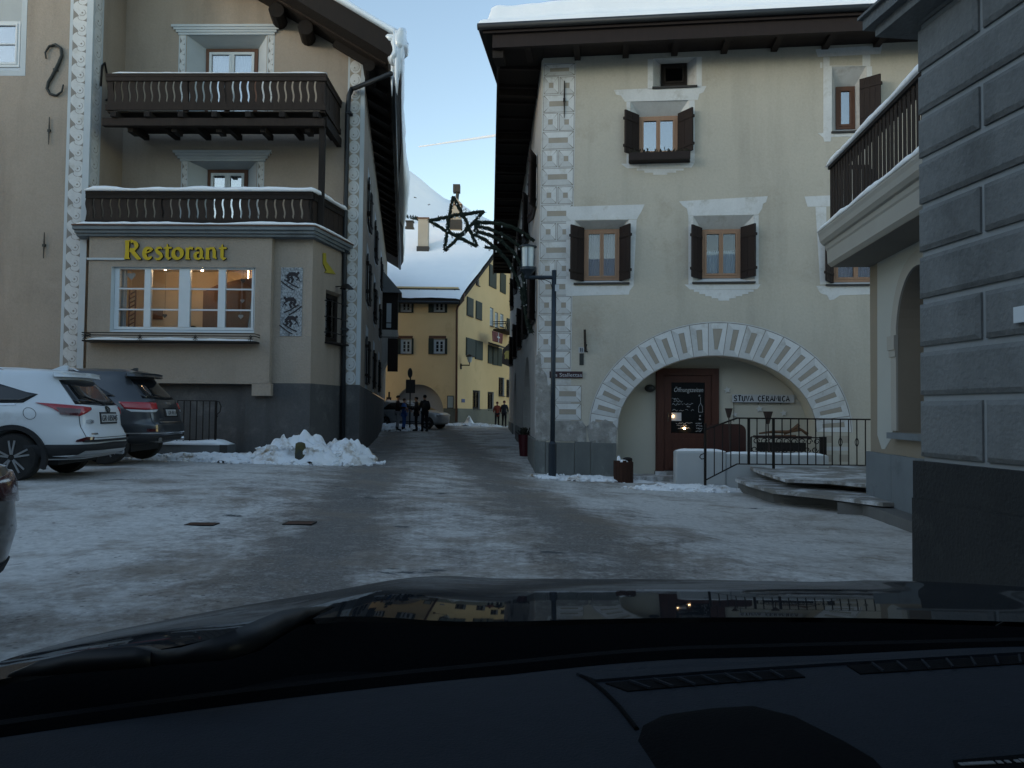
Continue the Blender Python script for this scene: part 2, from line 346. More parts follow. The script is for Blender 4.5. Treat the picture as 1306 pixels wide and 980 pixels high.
# ------------------------------------------------------------------ ground heights
GC = [(0, 0, 0), (0, 5, 0), (0, 10, 0), (-3, 5, .03), (-6, 11, .13), (-7, 15, .13), (-10, 13, .15), (-9, 17.5, .13), (-5, 17.6, .06), (-3.8, 19.5, .03), (.6, 18, .02), (2.3, 17.6, -.37), (2.9, 16.6, -.36), (4.4, 15.2, -.40), (3.9, 14.6, -.36), (4.7, 13.2, -.36), (5.3, 12.0, -.36), (3.6, 15.6, -.38),
      (3.6, 17.4, -.37), (4, 14.2, -.30), (5.7, 12.5, -.21), (4.8, 9, -.2), (2.8, 5, -.06), (-1.2, 15, 0), (-1.6, 20, .03), (-2.8, 28, .06), (-6.5, 41, .2), (-.3, 45, .12), (-5, 41, .2), (-3.4, 47.5, .52), (-8, 47.5, .5), (-1, 52, .06), (1, 60, .2), (0, 30, .07), (3, 12, -.2), (1.5, 14, -.08)]
def gzn(x, y):
    return gz(x, y) + .05 * (noise.noise((x * .8, y * .8, 3)) * .6 + noise.noise((x * 2.3, y * 2.3, 7)) * .35)
def gz(x, y):
    s = 1.3 + .05 * max(0, y); sw = 1e-6; sz = 0
    for a, b, c in GC:
        w = math.exp(-((x - a) ** 2 + (y - b) ** 2) / (2 * s * s)) + 1e-7 / (1 + (x - a) ** 2 + (y - b) ** 2)
        sw += w; sz += w * c
    return sz / sw
# ================================================================== GROUND
def street_material():
    m = bpy.data.materials.new('packed_snow_and_grit'); m.use_nodes = True
    n = m.node_tree; N = n.nodes; L = n.links; b = N['Principled BSDF']
    pos = N.new('ShaderNodeNewGeometry').outputs['Position']
    sp = N.new('ShaderNodeSeparateXYZ'); L.new(pos, sp.inputs[0])
    def mth(op, a, bb=None, c=None, clamp=False):
        x = N.new('ShaderNodeMath'); x.operation = op; x.use_clamp = clamp
        for i, q in enumerate((a, bb, c)):
            if q is None: continue
            if isinstance(q, (int, float)): x.inputs[i].default_value = q
            else: L.new(q, x.inputs[i])
        return x.outputs[0]
    def noi(scale, det=6, rough=.6, st=None):
        v = pos
        if st:
            q = N.new('ShaderNodeVectorMath'); q.operation = 'MULTIPLY'; q.inputs[1].default_value = st; L.new(pos, q.inputs[0]); v = q.outputs[0]
        t = N.new('ShaderNodeTexNoise'); t.inputs['Scale'].default_value = scale; t.inputs['Detail'].default_value = det; t.inputs['Roughness'].default_value = rough
        L.new(v, t.inputs['Vector']); return t.outputs['Fac']
    def ramp(x, lo, hi):
        q = N.new('ShaderNodeMapRange'); q.inputs[1].default_value = lo; q.inputs[2].default_value = hi; L.new(x, q.inputs[0]); return q.outputs[0]
    def mix(f, a, bb):
        q = N.new('ShaderNodeMix'); q.data_type = 'RGBA'; L.new(f, q.inputs[0])
        for i, z in ((6, a), (7, bb)):
            if isinstance(z, tuple): q.inputs[i].default_value = (*z, 1)
            else: L.new(z, q.inputs[i])
        return q.outputs[2]
    big = noi(.45, 8, .65); mid = noi(1.7, 8, .7); fin = noi(14, 6, .7); lane = noi(.9, 7, .65, (1.6, .25, 1))
    # worn wheel tracks running up the street
    yy = mth('MINIMUM', sp.outputs[1], 60)
    xc = mth('MULTIPLY_ADD', yy, -.125, .42)
    dx = mth('ADD', mth('SUBTRACT', sp.outputs[0], xc), mth('MULTIPLY', mth('SUBTRACT', big, .5), 1.0))
    ad = mth('ABSOLUTE', dx)
    tr = mth('DIVIDE', mth('SUBTRACT', ad, 1.22), .62)
    track = mth('POWER', 2.718, mth('MULTIPLY', mth('MULTIPLY', tr, tr), -1))
    inroad = ramp(ad, 3.2, 1.9)
    # cover of snow: 0 bare grit, 1 white
    cov = mth('MULTIPLY_ADD', mid, .75, .16)
    cov = mth('MULTIPLY_ADD', big, .42, mth('SUBTRACT', cov, .12))
    cov = mth('MULTIPLY_ADD', lane, .40, mth('SUBTRACT', cov, .20))
    cov = mth('MULTIPLY_ADD', mth('MULTIPLY', track, ramp(lane, .22, .62)), -.34, cov)
    cov = mth('MULTIPLY_ADD', inroad, -.12, cov)
    cov = mth('MULTIPLY_ADD', ramp(ad, 2.6, 5.0), .09, cov)
    cov = mth('MULTIPLY_ADD', mth('SUBTRACT', fin, .5), .44, cov)
    snow = mix(ramp(fin, .3, .7), (.40, .39, .372), (.65, .635, .61))
    base = mix(ramp(mid, .35, .65), (.105, .09, .077), (.20, .165, .132))
    base = mix(ramp(track, .3, .9), base, (.11, .10, .09))
    grit = noi(38, 4, .75)
    base = mix(ramp(grit, .50, .72), base, (.32, .31, .30))
    base = mix(ramp(noi(6, 6, .7), .52, .70), base, (.23, .21, .19))
    col = mix(ramp(cov, .33, .63), base, snow)
    col = mix(mth('MULTIPLY', ramp(noi(.62, 8, .72), .49, .62), .70), col, (.19, .155, .12))
    # bare dark ice in a few places
    bare = noi(.75, 7, .66, (.8, 1.5, 1))
    bb = ramp(bare, .635, .665)
    col = mix(bb, col, (.045, .05, .055))
    # grit grains
    vo = N.new('ShaderNodeTexVoronoi'); vo.inputs['Scale'].default_value = 17; L.new(pos, vo.inputs['Vector'])
    gr = ramp(vo.outputs['Distance'], .30, .20)
    sel = mth('MULTIPLY', ramp(noi(5, 4), .50, .60), ramp(noi(.7, 4), .44, .58))
    col = mix(mth('MULTIPLY', mth('MULTIPLY', gr, sel), .8), col, (.035, .03, .028))
    L.new(col, b.inputs['Base Color'])
    L.new(ramp(cov, .1, .9), b.inputs['Roughness']); 
    rr = N.new('ShaderNodeMapRange'); rr.inputs[3].default_value = .55; rr.inputs[4].default_value = .85; L.new(cov, rr.inputs[0]); L.new(rr.outputs[0], b.inputs['Roughness'])
    b.inputs['Specular IOR Level'].default_value = .3
    bp = N.new('ShaderNodeBump'); bp.inputs['Strength'].default_value = .7; bp.inputs['Distance'].default_value = .035
    L.new(mth('MULTIPLY_ADD', mid, .8, mth('MULTIPLY', fin, .5)), bp.inputs['Height']); L.new(bp.outputs[0], b.inputs['Normal'])
    return m
M['street'] = street_material()
xs = [-1500, -600, -250, -110, -60, -38, -26, -20] + [-16 + .28 * i for i in range(101)] + [14, 18, 26, 40, 70, 140, 300, 700, 1500]
ys = [-400, -120, -40, -18, -10] + [-6 + .28 * i for i in range(190)] + [47.5 + .8 * i for i in range(24)] + [70, 85, 110, 160, 260, 420, 700]
mb = MB()
for y in ys:
    for x in xs:
        z = gz(x, y)
        if -16 < x < 12.5 and -6 < y < 47:
            z += .05 * (noise.noise((x * .8, y * .8, 3)) * .6 + noise.noise((x * 2.3, y * 2.3, 7)) * .35)
        mb.v.append(Vector((x, y, z)))
nx = len(xs)
for j in range(len(ys) - 1):
    for i in range(nx - 1):
        mb.f.append((j * nx + i, j * nx + i + 1, (j + 1) * nx + i + 1, (j + 1) * nx + i)); mb.m.append(0)
o = obj('street_ground', mb, 'street', smooth=True, fix=False, kind='structure')

# ================================================================== MOUNTAIN
def ridge(x):
    pts = [(-3000, 720), (-1200, 690), (-480, 640), (-255, 523), (-205, 487), (-170, 458), (-140, 438), (-108, 429), (-80, 408), (-30, 386), (60, 345), (300, 270), (900, 300), (3000, 420)]
    for (a, b), (c, d) in zip(pts, pts[1:]):
        if x <= c: return b + (d - b) * (x - a) / (c - a)
    return pts[-1][1]
mb = MB()
mx = [-3000 + 150 * i for i in range(15)] + [-800 + 16 * i for i in range(100)] + [800 + 150 * i for i in range(15)]
my = [0, .04, .1, .16, .22, .28, .34, .4, .46, .52, .58, .64, .7, .76, .82, .88, .94, 1]
rows = []
for t in my:
    for x in mx:
        y = 420 + t * 1180
        h = ridge(x) * (t ** 1.12)
        h += (noise.noise((x * .012, t * 7, 1)) * 16 + noise.noise((x * .04, t * 20, 5)) * 5) * min(1, t * 3) * (1 - t * .75)
        mb.v.append(Vector((x, y, h)))
for x in mx: mb.v.append(Vector((x, 2400, 0)))
nx = len(mx)
for j in range(len(my)):
    for i in range(nx - 1):
        mb.f.append((j * nx + i, j * nx + i + 1, (j + 1) * nx + i + 1, (j + 1) * nx + i)); mb.m.append(0)
obj('mountain', mb, 'snow_m', smooth=True, fix=False, kind='structure')
# contrail high above the ridge
mb = MB(); a = yp(534, 187.5, 6000); b = yp(700, 163, 6000)
mb.tube([a.lerp(b, i / 8) for i in range(9)], [5 + 10 * i / 8 for i in range(9)], 10)
_cm = glass('ice_crystal_trail', .03, (1, 1, 1)); _n = _cm.node_tree; _d = _n.nodes.new('ShaderNodeBsdfDiffuse'); _d.inputs[0].default_value = (.95, .95, .95, 1); _t = _n.nodes.new('ShaderNodeBsdfTransparent'); _x = _n.nodes.new('ShaderNodeMixShader'); _x.inputs[0].default_value = .35
_n.links.new(_t.outputs[0], _x.inputs[1]); _n.links.new(_d.outputs[0], _x.inputs[2]); _n.links.new(_x.outputs[0], _n.nodes['Material Output'].inputs[0])
obj('contrail', mb, _cm, smooth=True, kind='stuff')
def slope_hit(px, py):
    d = ray(px, py)
    for k in range(600):
        y = 425 + 2 * k; p_ = CAM + d * (y / d.y); t = (y - 420) / 1180
        if t < 1 and p_.z < ridge(p_.x) * t ** 1.12: return p_
    return None
mb = MB()
for px, py, n_ in ((595, 268, 5), (562, 277, 4), (545, 262, 2), (612, 262, 3), (528, 252, 2), (575, 243, 1), (606, 255, 2), (538, 281, 3)):
    for k in range(n_):
        q = slope_hit(px + random.uniform(-4, 4), py + random.uniform(-1.5, 1.5)); h = random.uniform(.8, 1.6)
        if q is None: continue
        mb.ball(q, h, 6, 0, (1.5, 1, .8))
obj('mountain_trees', mb, 'fir', kind='stuff')
# a far wood on the lower slope, seen past the left eave
mb = MB()
for i in range(70):
    px = random.uniform(512, 534); p = slope_hit(px, 277 + (px - 512) * .13 + random.uniform(-1, 2))
    if p is None: continue
    h = random.uniform(3.5, 6)
    mb.lathe([(h * .28, -2), (h * .25, h * .2), (h * .1, h * .7), (.01, h)], p, 5)
obj('far_conifer_wood', mb, 'fir', kind='stuff')

# ================================================================== HOUSES OUT OF FRAME added to keep sun off the lower walls of the square
def plain_house(name, label, x0, y0, x1, y1, h, face):
    T = thing(name, label, 'house', ((x0 + x1) / 2, (y0 + y1) / 2, 0)); mb = MB(); mb.box(x0, y0, -.6, x1, y1, h); obj('wall', mb, 'plaster_h', T)
    mb = MB(); o_ = .9; xm = (x0 + x1) / 2; ym = (y0 + y1) / 2
    if x1 - x0 > y1 - y0: mb.prism([(y0 - o_, h + .02), (y1 + o_, h + .02), (ym, h + 3.4)], x0 - o_, x1 + o_, ax='x')
    else: mb.prism([(x0 - o_, h + .02), (x1 + o_, h + .02), (xm, h + 3.4)], y0 - o_, y1 + o_, ax='y')
    obj('roof', mb, 'snow', T)
    for zz in (1.4, 4.2, 6.9):
        L = (x1 - x0) if face == 'y' else (y1 - y0); n = int(L / 3)
        for k in range(n):
            mb = MB(); c = (k + .5) * L / n
            if face == 'y': mb.box(x0 + c - .5, y1 - .02, zz, x0 + c + .5, y1 + .03, zz + 1.2)
            else: mb.box(x1 - .02, y0 + c - .5, zz, x1 + .03, y0 + c + .5, zz + 1.2)
            obj('window', mb, 'cglass', T)
plain_house('opposite_shade_house', 'plain plastered house added unseen behind the car to shade the square', -34, -26, 16, -15, 9.0, 'y')
plain_house('side_shade_house', 'plain plastered house added unseen on the left to shade the square', -28, -13, -17, 9, 8.5, 'x')

# ================================================================== SHARED BUILDERS
def snow_cap(path, wid, h, seed=0, seg=None, over=.02, lift=0.0, nseg=6, mw=None):
    """lumpy snow lying along a path of (x,y,z) points; wid is measured across"""
    pts = [Vector(p) for p in path]; L = sum((b - a).length for a, b in zip(pts, pts[1:]))
    seg = seg or max(6, int(L / .09)); mb = MB()
    cum = [0]
    for a, b in zip(pts, pts[1:]): cum.append(cum[-1] + (b - a).length)
    rowsn = 9
    for i in range(seg + 1):
        s = L * i / seg; k = 0
        while k < len(pts) - 2 and s > cum[k + 1]: k += 1
        a, b = pts[k], pts[k + 1]; t = (s - cum[k]) / max(1e-6, cum[k + 1] - cum[k]); p = a.lerp(b, t)
        d = (b - a).normalized()
        if 0 < k < len(pts) - 1 and t < .15: d = ((b - a).normalized() + (pts[k] - pts[k - 1]).normalized()).normalized()
        side = Vector((d.y, -d.x, 0)).normalized()
        e = min(1, min(i, seg - i) / 2.0) ** .5
        hh = h * (.8 + .5 * noise.noise((s * 1.3, seed * 3.1, 0)) + .18 * noise.noise((s * 5, seed, 4))) * max(e, .25)
        ww = wid * (1 + .10 * noise.noise((s * 2.2, seed, 9)))
        for j in range(rowsn):
            an = math.pi * j / (rowsn - 1)
            x = math.cos(an); z = max(0, math.sin(an)) ** .55
            mb.v.append(p + side * (x * ww / 2) + Vector((0, 0, z * hh + lift)))
    for i in range(seg):
        for j in range(rowsn - 1):
            mb.f.append((i * rowsn + j, i * rowsn + j + 1, (i + 1) * rowsn + j + 1, (i + 1) * rowsn + j)); mb.m.append(0)
        mb.f.append((i * rowsn, (i + 1) * rowsn, (i + 1) * rowsn + rowsn - 1, i * rowsn + rowsn - 1)); mb.m.append(0)
    mb.f.append(tuple(range(rowsn))[::-1]); mb.m.append(0)
    mb.f.append(tuple(seg * rowsn + j for j in range(rowsn))); mb.m.append(0)
    return mb

def rectloop(u0, z0, u1, z1): return [(u0, z0), (u1, z0), (u1, z1), (u0, z1)]

def make_window(F, root, inn, depth, out=None, frame='wood_w', sashm=None, fw=.06, glassm='g_dim', reveal='lime', mull=1, bars=0, curtain=None, cur_top=1.0, shutters=(), sill='slate', sill_out=.06, back=.5, name='window', sh_mat='wood_sh', frame_head=0, cols=None, room=True):
    """window as a part of root, with its pieces as sub-parts; returns the hole loop in the wall"""
    i0, iz0, i1, iz1 = inn; o0, oz0, o1, oz1 = out or inn
    mb = MB(); d0, d1 = depth - .02, depth + .05
    mb.box(i0, d0, iz0, i0 + fw, d1, iz1); mb.box(i1 - fw, d0, iz0, i1, d1, iz1)
    mb.box(i0 + fw, d0, iz0, i1 - fw, d1, iz0 + fw); mb.box(i0 + fw, d0, iz1 - fw, i1 - fw, d1, iz1)
    w = obj(name, mb, frame, root, F.M)
    n = mull + 1; gw = (i1 - i0 - 2 * fw) / n; mw = fw * .75
    sash = MB()
    for k in range(n):
        a = i0 + fw + gw * k; b = a + gw; c0, c1 = depth - .035, depth + .03
        for q in ((a + .002, iz0 + fw + .002, a + mw, iz1 - fw - .002), (b - mw, iz0 + fw + .002, b - .002, iz1 - fw - .002)): sash.box(q[0], c0, q[1], q[2], c1, q[3])
        sash.box(a + mw, c0, iz0 + fw + .002, b - mw, c1, iz0 + fw + mw); sash.box(a + mw, c0, iz1 - fw - mw, b - mw, c1, iz1 - fw - .002)
        for q in range(bars):
            z = iz0 + fw + (iz1 - iz0 - 2 * fw) * (q + 1) / (bars + 1)
            sash.box(a + mw, c0 + .01, z - .012, b - mw, c1 - .01, z + .012)
    obj('sash', sash, sashm or frame, w, F.M)
    for k in range(n):
        a = i0 + fw + gw * k + mw; b = a + gw - 2 * mw; p = MB(); p.box(a - .004, depth + .006, iz0 + fw + mw - .004, b + .004, depth + .012, iz1 - fw - mw + .004)
        obj('pane', p, glassm, w, F.M)
    if room:
        rb = MB(); rb.box(i0 - .1, depth + back, iz0 - .1, i1 + .1, depth + back + .02, iz1 + .1)
        rb.box(i0 - .12, depth + .06, iz0 - .1, i0 - .1, depth + back, iz1 + .1); rb.box(i1 + .1, depth + .06, iz0 - .1, i1 + .12, depth + back, iz1 + .1)
        rb.box(i0 - .1, depth + .06, iz0 - .12, i1 + .1, depth + back, iz0 - .1); rb.box(i0 - .1, depth + .06, iz1 + .1, i1 + .1, depth + back, iz1 + .12)
        obj('interior', rb, 'dark', w, F.M)
    if curtain:
        cb = MB(); top = iz0 + fw + (iz1 - iz0 - 2 * fw) * cur_top
        for k in range(n):
            a = i0 + fw + gw * k + .03; b = a + gw - .06
            cb.grid(lambda s, t: (a + (b - a) * s, depth + .09 + .018 * math.sin(s * 34 + t * 1.3), iz0 + fw + .05 + .012 * math.sin(s * 40) + (top - iz0 - fw - .05) * t), 30, 3)
        obj('curtain', cb, curtain, w, F.M, smooth=True, fix=False)
    if out:
        rv = MB(); t = .03; O = rectloop(o0, oz0, o1, oz1); I = rectloop(i0, iz0, i1, iz1)
        for k in range(4):
            a, b = O[k], O[(k + 1) % 4]; c, d = I[(k + 1) % 4], I[k]
            rv.add([(a[0], .001, a[1]), (b[0], .001, b[1]), (c[0], depth + .02, c[1]), (d[0], depth + .02, d[1])], [(0, 1, 2, 3)])
        obj('reveal', rv, reveal, w, F.M)
    if sill:
        sb = MB(); e = .02; sb.box(o0 - e, -sill_out, oz0 - .035, o1 + e, .1, oz0 + .004)
        obj('sill', sb, sill, w, F.M)
    for (ua, da, ub, db, z0, z1) in shutters:
        # hinge (ua,da) to free edge (ub,db)
        s = MB(); v = Vector((ub - ua, db - da, 0)); L = v.length; x = v.normalized(); y = Vector((-x.y, x.x, 0)); k = max(3, int(L / .11))
        for q in range(k):
            p0 = Vector((ua, da, 0)) + x * (L * q / k + .002); p1 = Vector((ua, da, 0)) + x * (L * (q + 1) / k - .002); th = .018 + .003 * (q % 2)
            pts = [p0 - y * th, p1 - y * th, p1 + y * th, p0 + y * th]
            s.prism([(p.x, p.y) for p in pts], z0, z1, ax='z')
        for zz in (z0 + (z1 - z0) * .16, z0 + (z1 - z0) * .8):
            p0 = Vector((ua, da, 0)) + x * .02; p1 = Vector((ua, da, 0)) + x * (L + .025)
            s.prism([(p.x, p.y) for p in (p0 - y * .035, p1 - y * .035, p1 + y * .035, p0 + y * .035)], zz - .03, zz + .03, ax='z')
        obj('shutter', s, sh_mat, w, F.M)
    return rectloop(o0, oz0, o1, oz1)

def ribbon(mb, pts, wd, y0, y1, m=0):
    """stroke through (x,z) points with widths, as a prism"""
    P = [Vector((p[0], p[1], 0)) for p in pts]; n = len(P)
    ws = wd if isinstance(wd, (list, tuple)) else [wd] * n
    l = []; r = []
    for i in range(n):
        t = (P[min(i + 1, n - 1)] - P[max(i - 1, 0)]).normalized(); q = Vector((-t.y, t.x, 0)) * ws[i] / 2
        l.append((P[i] + q)); r.append((P[i] - q))
    for i in range(n - 1):
        mb.prism([(l[i].x, l[i].y), (l[i + 1].x, l[i + 1].y), (r[i + 1].x, r[i + 1].y), (r[i].x, r[i].y)][::-1], y0, y1, m)
def arcpts(cx, cz, rx, rz, a0, a1, n=10):
    return [(cx + rx * math.cos(R(a0 + (a1 - a0) * k / n)), cz + rz * math.sin(R(a0 + (a1 - a0) * k / n))) for k in range(n + 1)]

# scroll ornament: white strip on scratched ground with discs, cusps and dots
_scroll = {}
def scroll_piece(w, h, style):
    key = (round(w, 3), round(h, 3), style)
    if key in _scroll: return _scroll[key]
    mb = MB(); r = w * .5
    if style == 'wave':
        c = (w * .66, h * .60); rr = w * .33; R_ = [(0, 0), (w, 0), (w, h), (0, h)]; mb.prism(R_, -.003, 0, 0)
        cl = [(0, .14 * h), (.10 * w, .25 * h), (.24 * w, .33 * h), (.42 * w, .38 * h), (.34 * w, .50 * h), (.20 * w, .62 * h), (.08 * w, .72 * h), (0, .86 * h)]; mb.prism(cl, -.005, -.0028, 1)
        cr = [(w, .0), (w, .26 * h), (.93 * w, .17 * h), (.82 * w, .12 * h), (.64 * w, .10 * h), (.82 * w, .07 * h)]; mb.prism(cr, -.005, -.0028, 1)
        ribbon(mb, [(.64 * w, .10 * h), (.48 * w, .14 * h), (.36 * w, .24 * h), (.34 * w, .36 * h)], w * .03, -.0048, -.0028, 1)
        # a fat running S: disc on the right, tail that sweeps from the disc below on the left
        mb.prism([(c[0] + w * .07 * math.cos(a), c[1] + w * .07 * math.sin(a)) for a in [2 * math.pi * k / 8 for k in range(8)]], -.006, -.002, 1)
        for a0, a1, q, cx, cz in ((-2.6, 1.2, rr * .66, c[0], c[1]),):
            P = [(cx + q * math.cos(a0 + (a1 - a0) * k / 10), cz + q * math.sin(a0 + (a1 - a0) * k / 10)) for k in range(11)]
            Q = [(cx + (q + w * .03) * math.cos(a0 + (a1 - a0) * k / 10), cz + (q + w * .03) * math.sin(a0 + (a1 - a0) * k / 10)) for k in range(11)]
            mb.prism(P + Q[::-1], -.0055, -.002, 1)
    else:
        rz = h * .495; rx = w * .5
        mb.prism([(w / 2 + rx * math.cos(a), h / 2 + rz * math.sin(a)) for a in [2 * math.pi * k / 22 for k in range(22)]], -.004, 0, 0)
        mb.prism([(w * .42 + w * .07 * math.cos(a), h * .42 + w * .07 * math.sin(a)) for a in [2 * math.pi * k / 8 for k in range(8)]], -.006, -.002, 1)
        P = [(w * .5 + w * .33 * math.cos(a), h * .5 + rz * .62 * math.sin(a)) for a in [-2.4 + 3.2 * k / 10 for k in range(11)]]
        Q = [(w * .5 + w * .365 * math.cos(a), h * .5 + rz * .68 * math.sin(a)) for a in [-2.4 + 3.2 * k / 10 for k in range(11)]]
        mb.prism(P + Q[::-1], -.0055, -.002, 1)
    _scroll[key] = mesh_of('scroll', mb, ['lime', 'line'])
    return _scroll[key]
def scroll_column(F, root, u0, u1, z0, z1, lean0=0, border=.12, style='wave', unit=.36, d=0, name='scroll_column', bw=(.12, .12), ground='beige', shear=0):
    """painted corner strip as one part with each scroll a sub-part"""
    mb = MB(); y = d - .004
    mb.box(u0, y, z0, u0 + bw[0], d - .0005, z1, 0); mb.box(u1 - bw[1], y, z0, u1, d - .0005, z1, 0)
    mb.box(u0 + bw[0], d - .003, z0, u1 - bw[1], d - .0005, z1, 1)
    c = obj(name, mb, ['bluewhite', ground], root, F.M)
    w = u1 - u0 - bw[0] - bw[1]; n = max(1, round((z1 - z0) / unit)); h = (z1 - z0) / n
    me = scroll_piece(w, h, style)
    for k in range(n):
        obj('scroll', me, None, c, F.M @ Matrix.Translation((u0 + bw[0], d - .003, z0 + h * k)))
    return c

def text_mesh(s, size=1, extrude=.002, bold=0, align='LEFT', shear=0, sx=1):
    cu = bpy.data.curves.new('text', 'FONT'); cu.body = s; cu.size = size; cu.extrude = extrude; cu.offset = bold; cu.align_x = align; cu.shear = shear; cu.resolution_u = 3
    t = bpy.data.objects.new('text', cu); COL.objects.link(t)
    dg = bpy.context.evaluated_depsgraph_get(); me = bpy.data.meshes.new_from_object(t.evaluated_get(dg))
    bpy.data.objects.remove(t); bpy.data.curves.remove(cu)
    me.transform(Matrix.Scale(sx, 4, (1, 0, 0)))
    # text lies in xy: stand it up in xz, facing -y
    me.transform(Matrix.Rotation(math.pi / 2, 4, 'X')); me.materials.clear()
    return me

# ================================================================== LEFT HOUSE (restaurant)
A = R(-1.5); ca, sa = math.cos(A), math.sin(A)
p = yp(111, 300, 18.35); FT = Frame(p.x, p.y, ca, sa)                # tall front wall, origin at its right corner
FB = Frame(p.x, p.y - .30, ca, sa)                                   # projecting restaurant bay
FB2 = Frame(p.x, p.y - .12, ca, sa)                                  # bay wall right of the window
FI = Frame(p.x, p.y + 1.55, ca, sa)                                  # recessed wall behind the balconies
c463 = FI.at(462, 300)[0]; pc = FI.w(c463, 0, 0)                     # right corner of the house
DL = Vector((-.134, .99, 0)).normalized()
FS = Frame(pc.x, pc.y, DL.x, DL.y)                                   # street side wall, u runs away from the viewer
pr = FT.w(0, 0, 0); FR = Frame(pr.x, pr.y, -sa * 0 + .0, 1)          # return wall beside the upper balcony
LH = thing('restaurant_house', 'taupe rendered house with dark wooden balconies and a lit restaurant window', 'house', (FT.o.x, FT.o.y, gz(FT.o.x, FT.o.y)))
ZG = -.4
# --- tall front wall with the upper left window
win = FT.rect(-40, 28, 26, 86, .22); outr = FT.rect(-46, -6, 27, 90)
hl = make_window(FT, LH, win, .22, outr, frame='white_p', glassm='g_sky', reveal='bluewhite', bars=1, sill=None)
mb = MB(); mb.wall([(-9, ZG), (0, ZG), (0, 13.5), (-9, 13.5)], [hl]); mb.add([(-9, 0, ZG), (-9, 9, ZG), (-9, 9, 13.5), (-9, 0, 13.5)], [(0, 1, 2, 3)])
obj('front_wall', mb, 'plaster_l', LH, FT.M)
mb = MB(); a = FT.rect(27, -20, 34, 97); mb.box(a[0], -.005, a[1], a[2], 0, a[3]); b = FT.rect(-46, 89, 27, 97); mb.box(b[0], -.005, a[1], a[0], 0, outr[1] - .002)
obj('window_surround', mb, 'bluewhite', LH, FT.M)
x0 = FT.at(80, 240)[0]
scroll_column(FT, LH, FT.at(83, 240)[0], -.002, FT.at(90, 470)[1], 11.5, style='wave', unit=.375, bw=(.075, .155))
# return wall and its narrow painted strip
ulen = 1.57
mb = MB(); mb.add([(0, 0, ZG), (ulen, 0, ZG), (ulen, 0, 13.5), (0, 0, 13.5)], [(0, 1, 2, 3)])
obj('return_wall', mb, 'plaster_ld', LH, FR.M)
scroll_column(FR, LH, .004, .46, FT.at(118, 236)[1], 11.5, style='disc', unit=.40, bw=(.05, .06), ground='lime_b')
# wall anchors
def anchor_straight(F, x, y0, y1, d=-.03):
    u, z1 = F.at(x, y0); z0 = F.at(x, y1)[1]; mb = MB(); m_ = (z0 + z1) / 2
    mb.tube([(u, d, z0), (u, d, m_), (u, d, z1)], [.008, .018, .008], 6); mb.box(u - .03, d - .02, m_ - .03, u + .03, 0, m_ + .03)
    obj('wall_anchor', mb, 'iron_g', LH, F.M)
anchor_straight(FT, 64, 150, 185); anchor_straight(FT, 57.5, 297, 330)
spx = [(60, 76), (59, 68), (64, 60), (72, 58), (79, 63), (80, 72), (76, 82), (72, 90), (68, 98), (63, 106), (61, 114), (65, 121), (73, 123), (80, 118), (82, 109)]
mb = MB(); P = [FT.at(*q) for q in spx]
SP = []
for i in range(len(P) - 1):
    for k in range(3): t = k / 3; SP.append((P[i][0] * (1 - t) + P[i + 1][0] * t, -.04, P[i][1] * (1 - t) + P[i + 1][1] * t))
SP.append((P[-1][0], -.04, P[-1][1])); nS = len(SP)
mb.tube(SP, [.016 + .024 * math.sin(math.pi * i / (nS - 1)) for i in range(nS)], 7)
u, z = FT.at(72, 90); mb.box(u - .05, -.06, z - .03, u + .05, 0, z + .03)
obj('wall_anchor', mb, 'iron_g', LH, FT.M, smooth=True)
mb = MB(); P = [FR.at(*q) for q in ((126, 110), (128, 84), (131, 80), (134, 95), (137, 112), (137, 126), (133, 128))]
mb.tube([(q[0], -.05, q[1]) for q in P], .025, 6); obj('wall_anchor', mb, 'iron', LH, FR.M, smooth=True)

# --- recessed wall with two balcony windows
def balcony_window(cor, outp, innp, st_l, st_r, zfoot):
    o_ = FI.rect(*outp); i_ = FI.rect(*innp, .42)
    o_ = (o_[0], zfoot, o_[2], o_[3]); i_ = (i_[0], zfoot + .06, i_[2], i_[3])
    hl = make_window(FI, LH, i_, .42, o_, frame='wood_o', sashm='white_p', fw=.09, glassm='g_sky', reveal='bluewhite', mull=1, bars=0, sill=None, curtain='curtain')
    c0 = FI.rect(*cor); mb = MB(); n = 4
    for k in range(n):                                              # stepped painted cornice with real ledges
        f = k / n; zz0 = c0[3] - (c0[3] - c0[1]) * (f + 1 / n); zz1 = c0[3] - (c0[3] - c0[1]) * f; e = .22 * f
        mb.box(c0[0] + e, -.09 + .02 * k, zz0, c0[2] - e, 0, zz1)
    obj('window_cornice', mb, 'bluewhite', LH, FI.M)
    for s in (st_l, st_r):
        q = FI.rect(*s); scroll_column(FI, LH, q[0], q[2], zfoot, c0[1], style='wave', unit=.26, bw=(.03, .03), name='scroll_strip', ground='line')
    return hl
zb1 = FI.at(300, 150)[1]; zb2 = FI.at(300, 292)[1]
h1 = balcony_window((220, 33, 359, 45), (238, 45, 340, 100), (263, 63, 329, 100), (228, 46, 237, 92), (341, 46, 350, 92), zb1)
h2 = balcony_window((222, 193, 347, 206), (240, 206, 327, 250), (265, 217, 316, 250), (231, 207, 240, 240), (328, 207, 337, 240), zb2)
uL = FI.at(163, 50)[0]
mb = MB(); mb.wall([(uL - .3, ZG), (c463, ZG), (c463, 10.0), (c463 - 4.2, 13.5), (uL - .3, 13.5)], [h1, h2])
obj('recessed_wall', mb, 'plaster_ld', LH, FI.M)
zt = FI.at(452, 60)[1]; zp = FI.at(450, 491)[1]
scroll_column(FI, LH, FI.at(441, 260)[0], c463 - .002, zp, zt, style='disc', unit=.345, bw=(.05, .10))
mb = MB(); mb.box(FI.at(436, 300)[0] - .5, -.03, ZG, c463 + .012, 0, zp); obj('corner_plinth', mb, 'plinth_l', LH, FI.M)
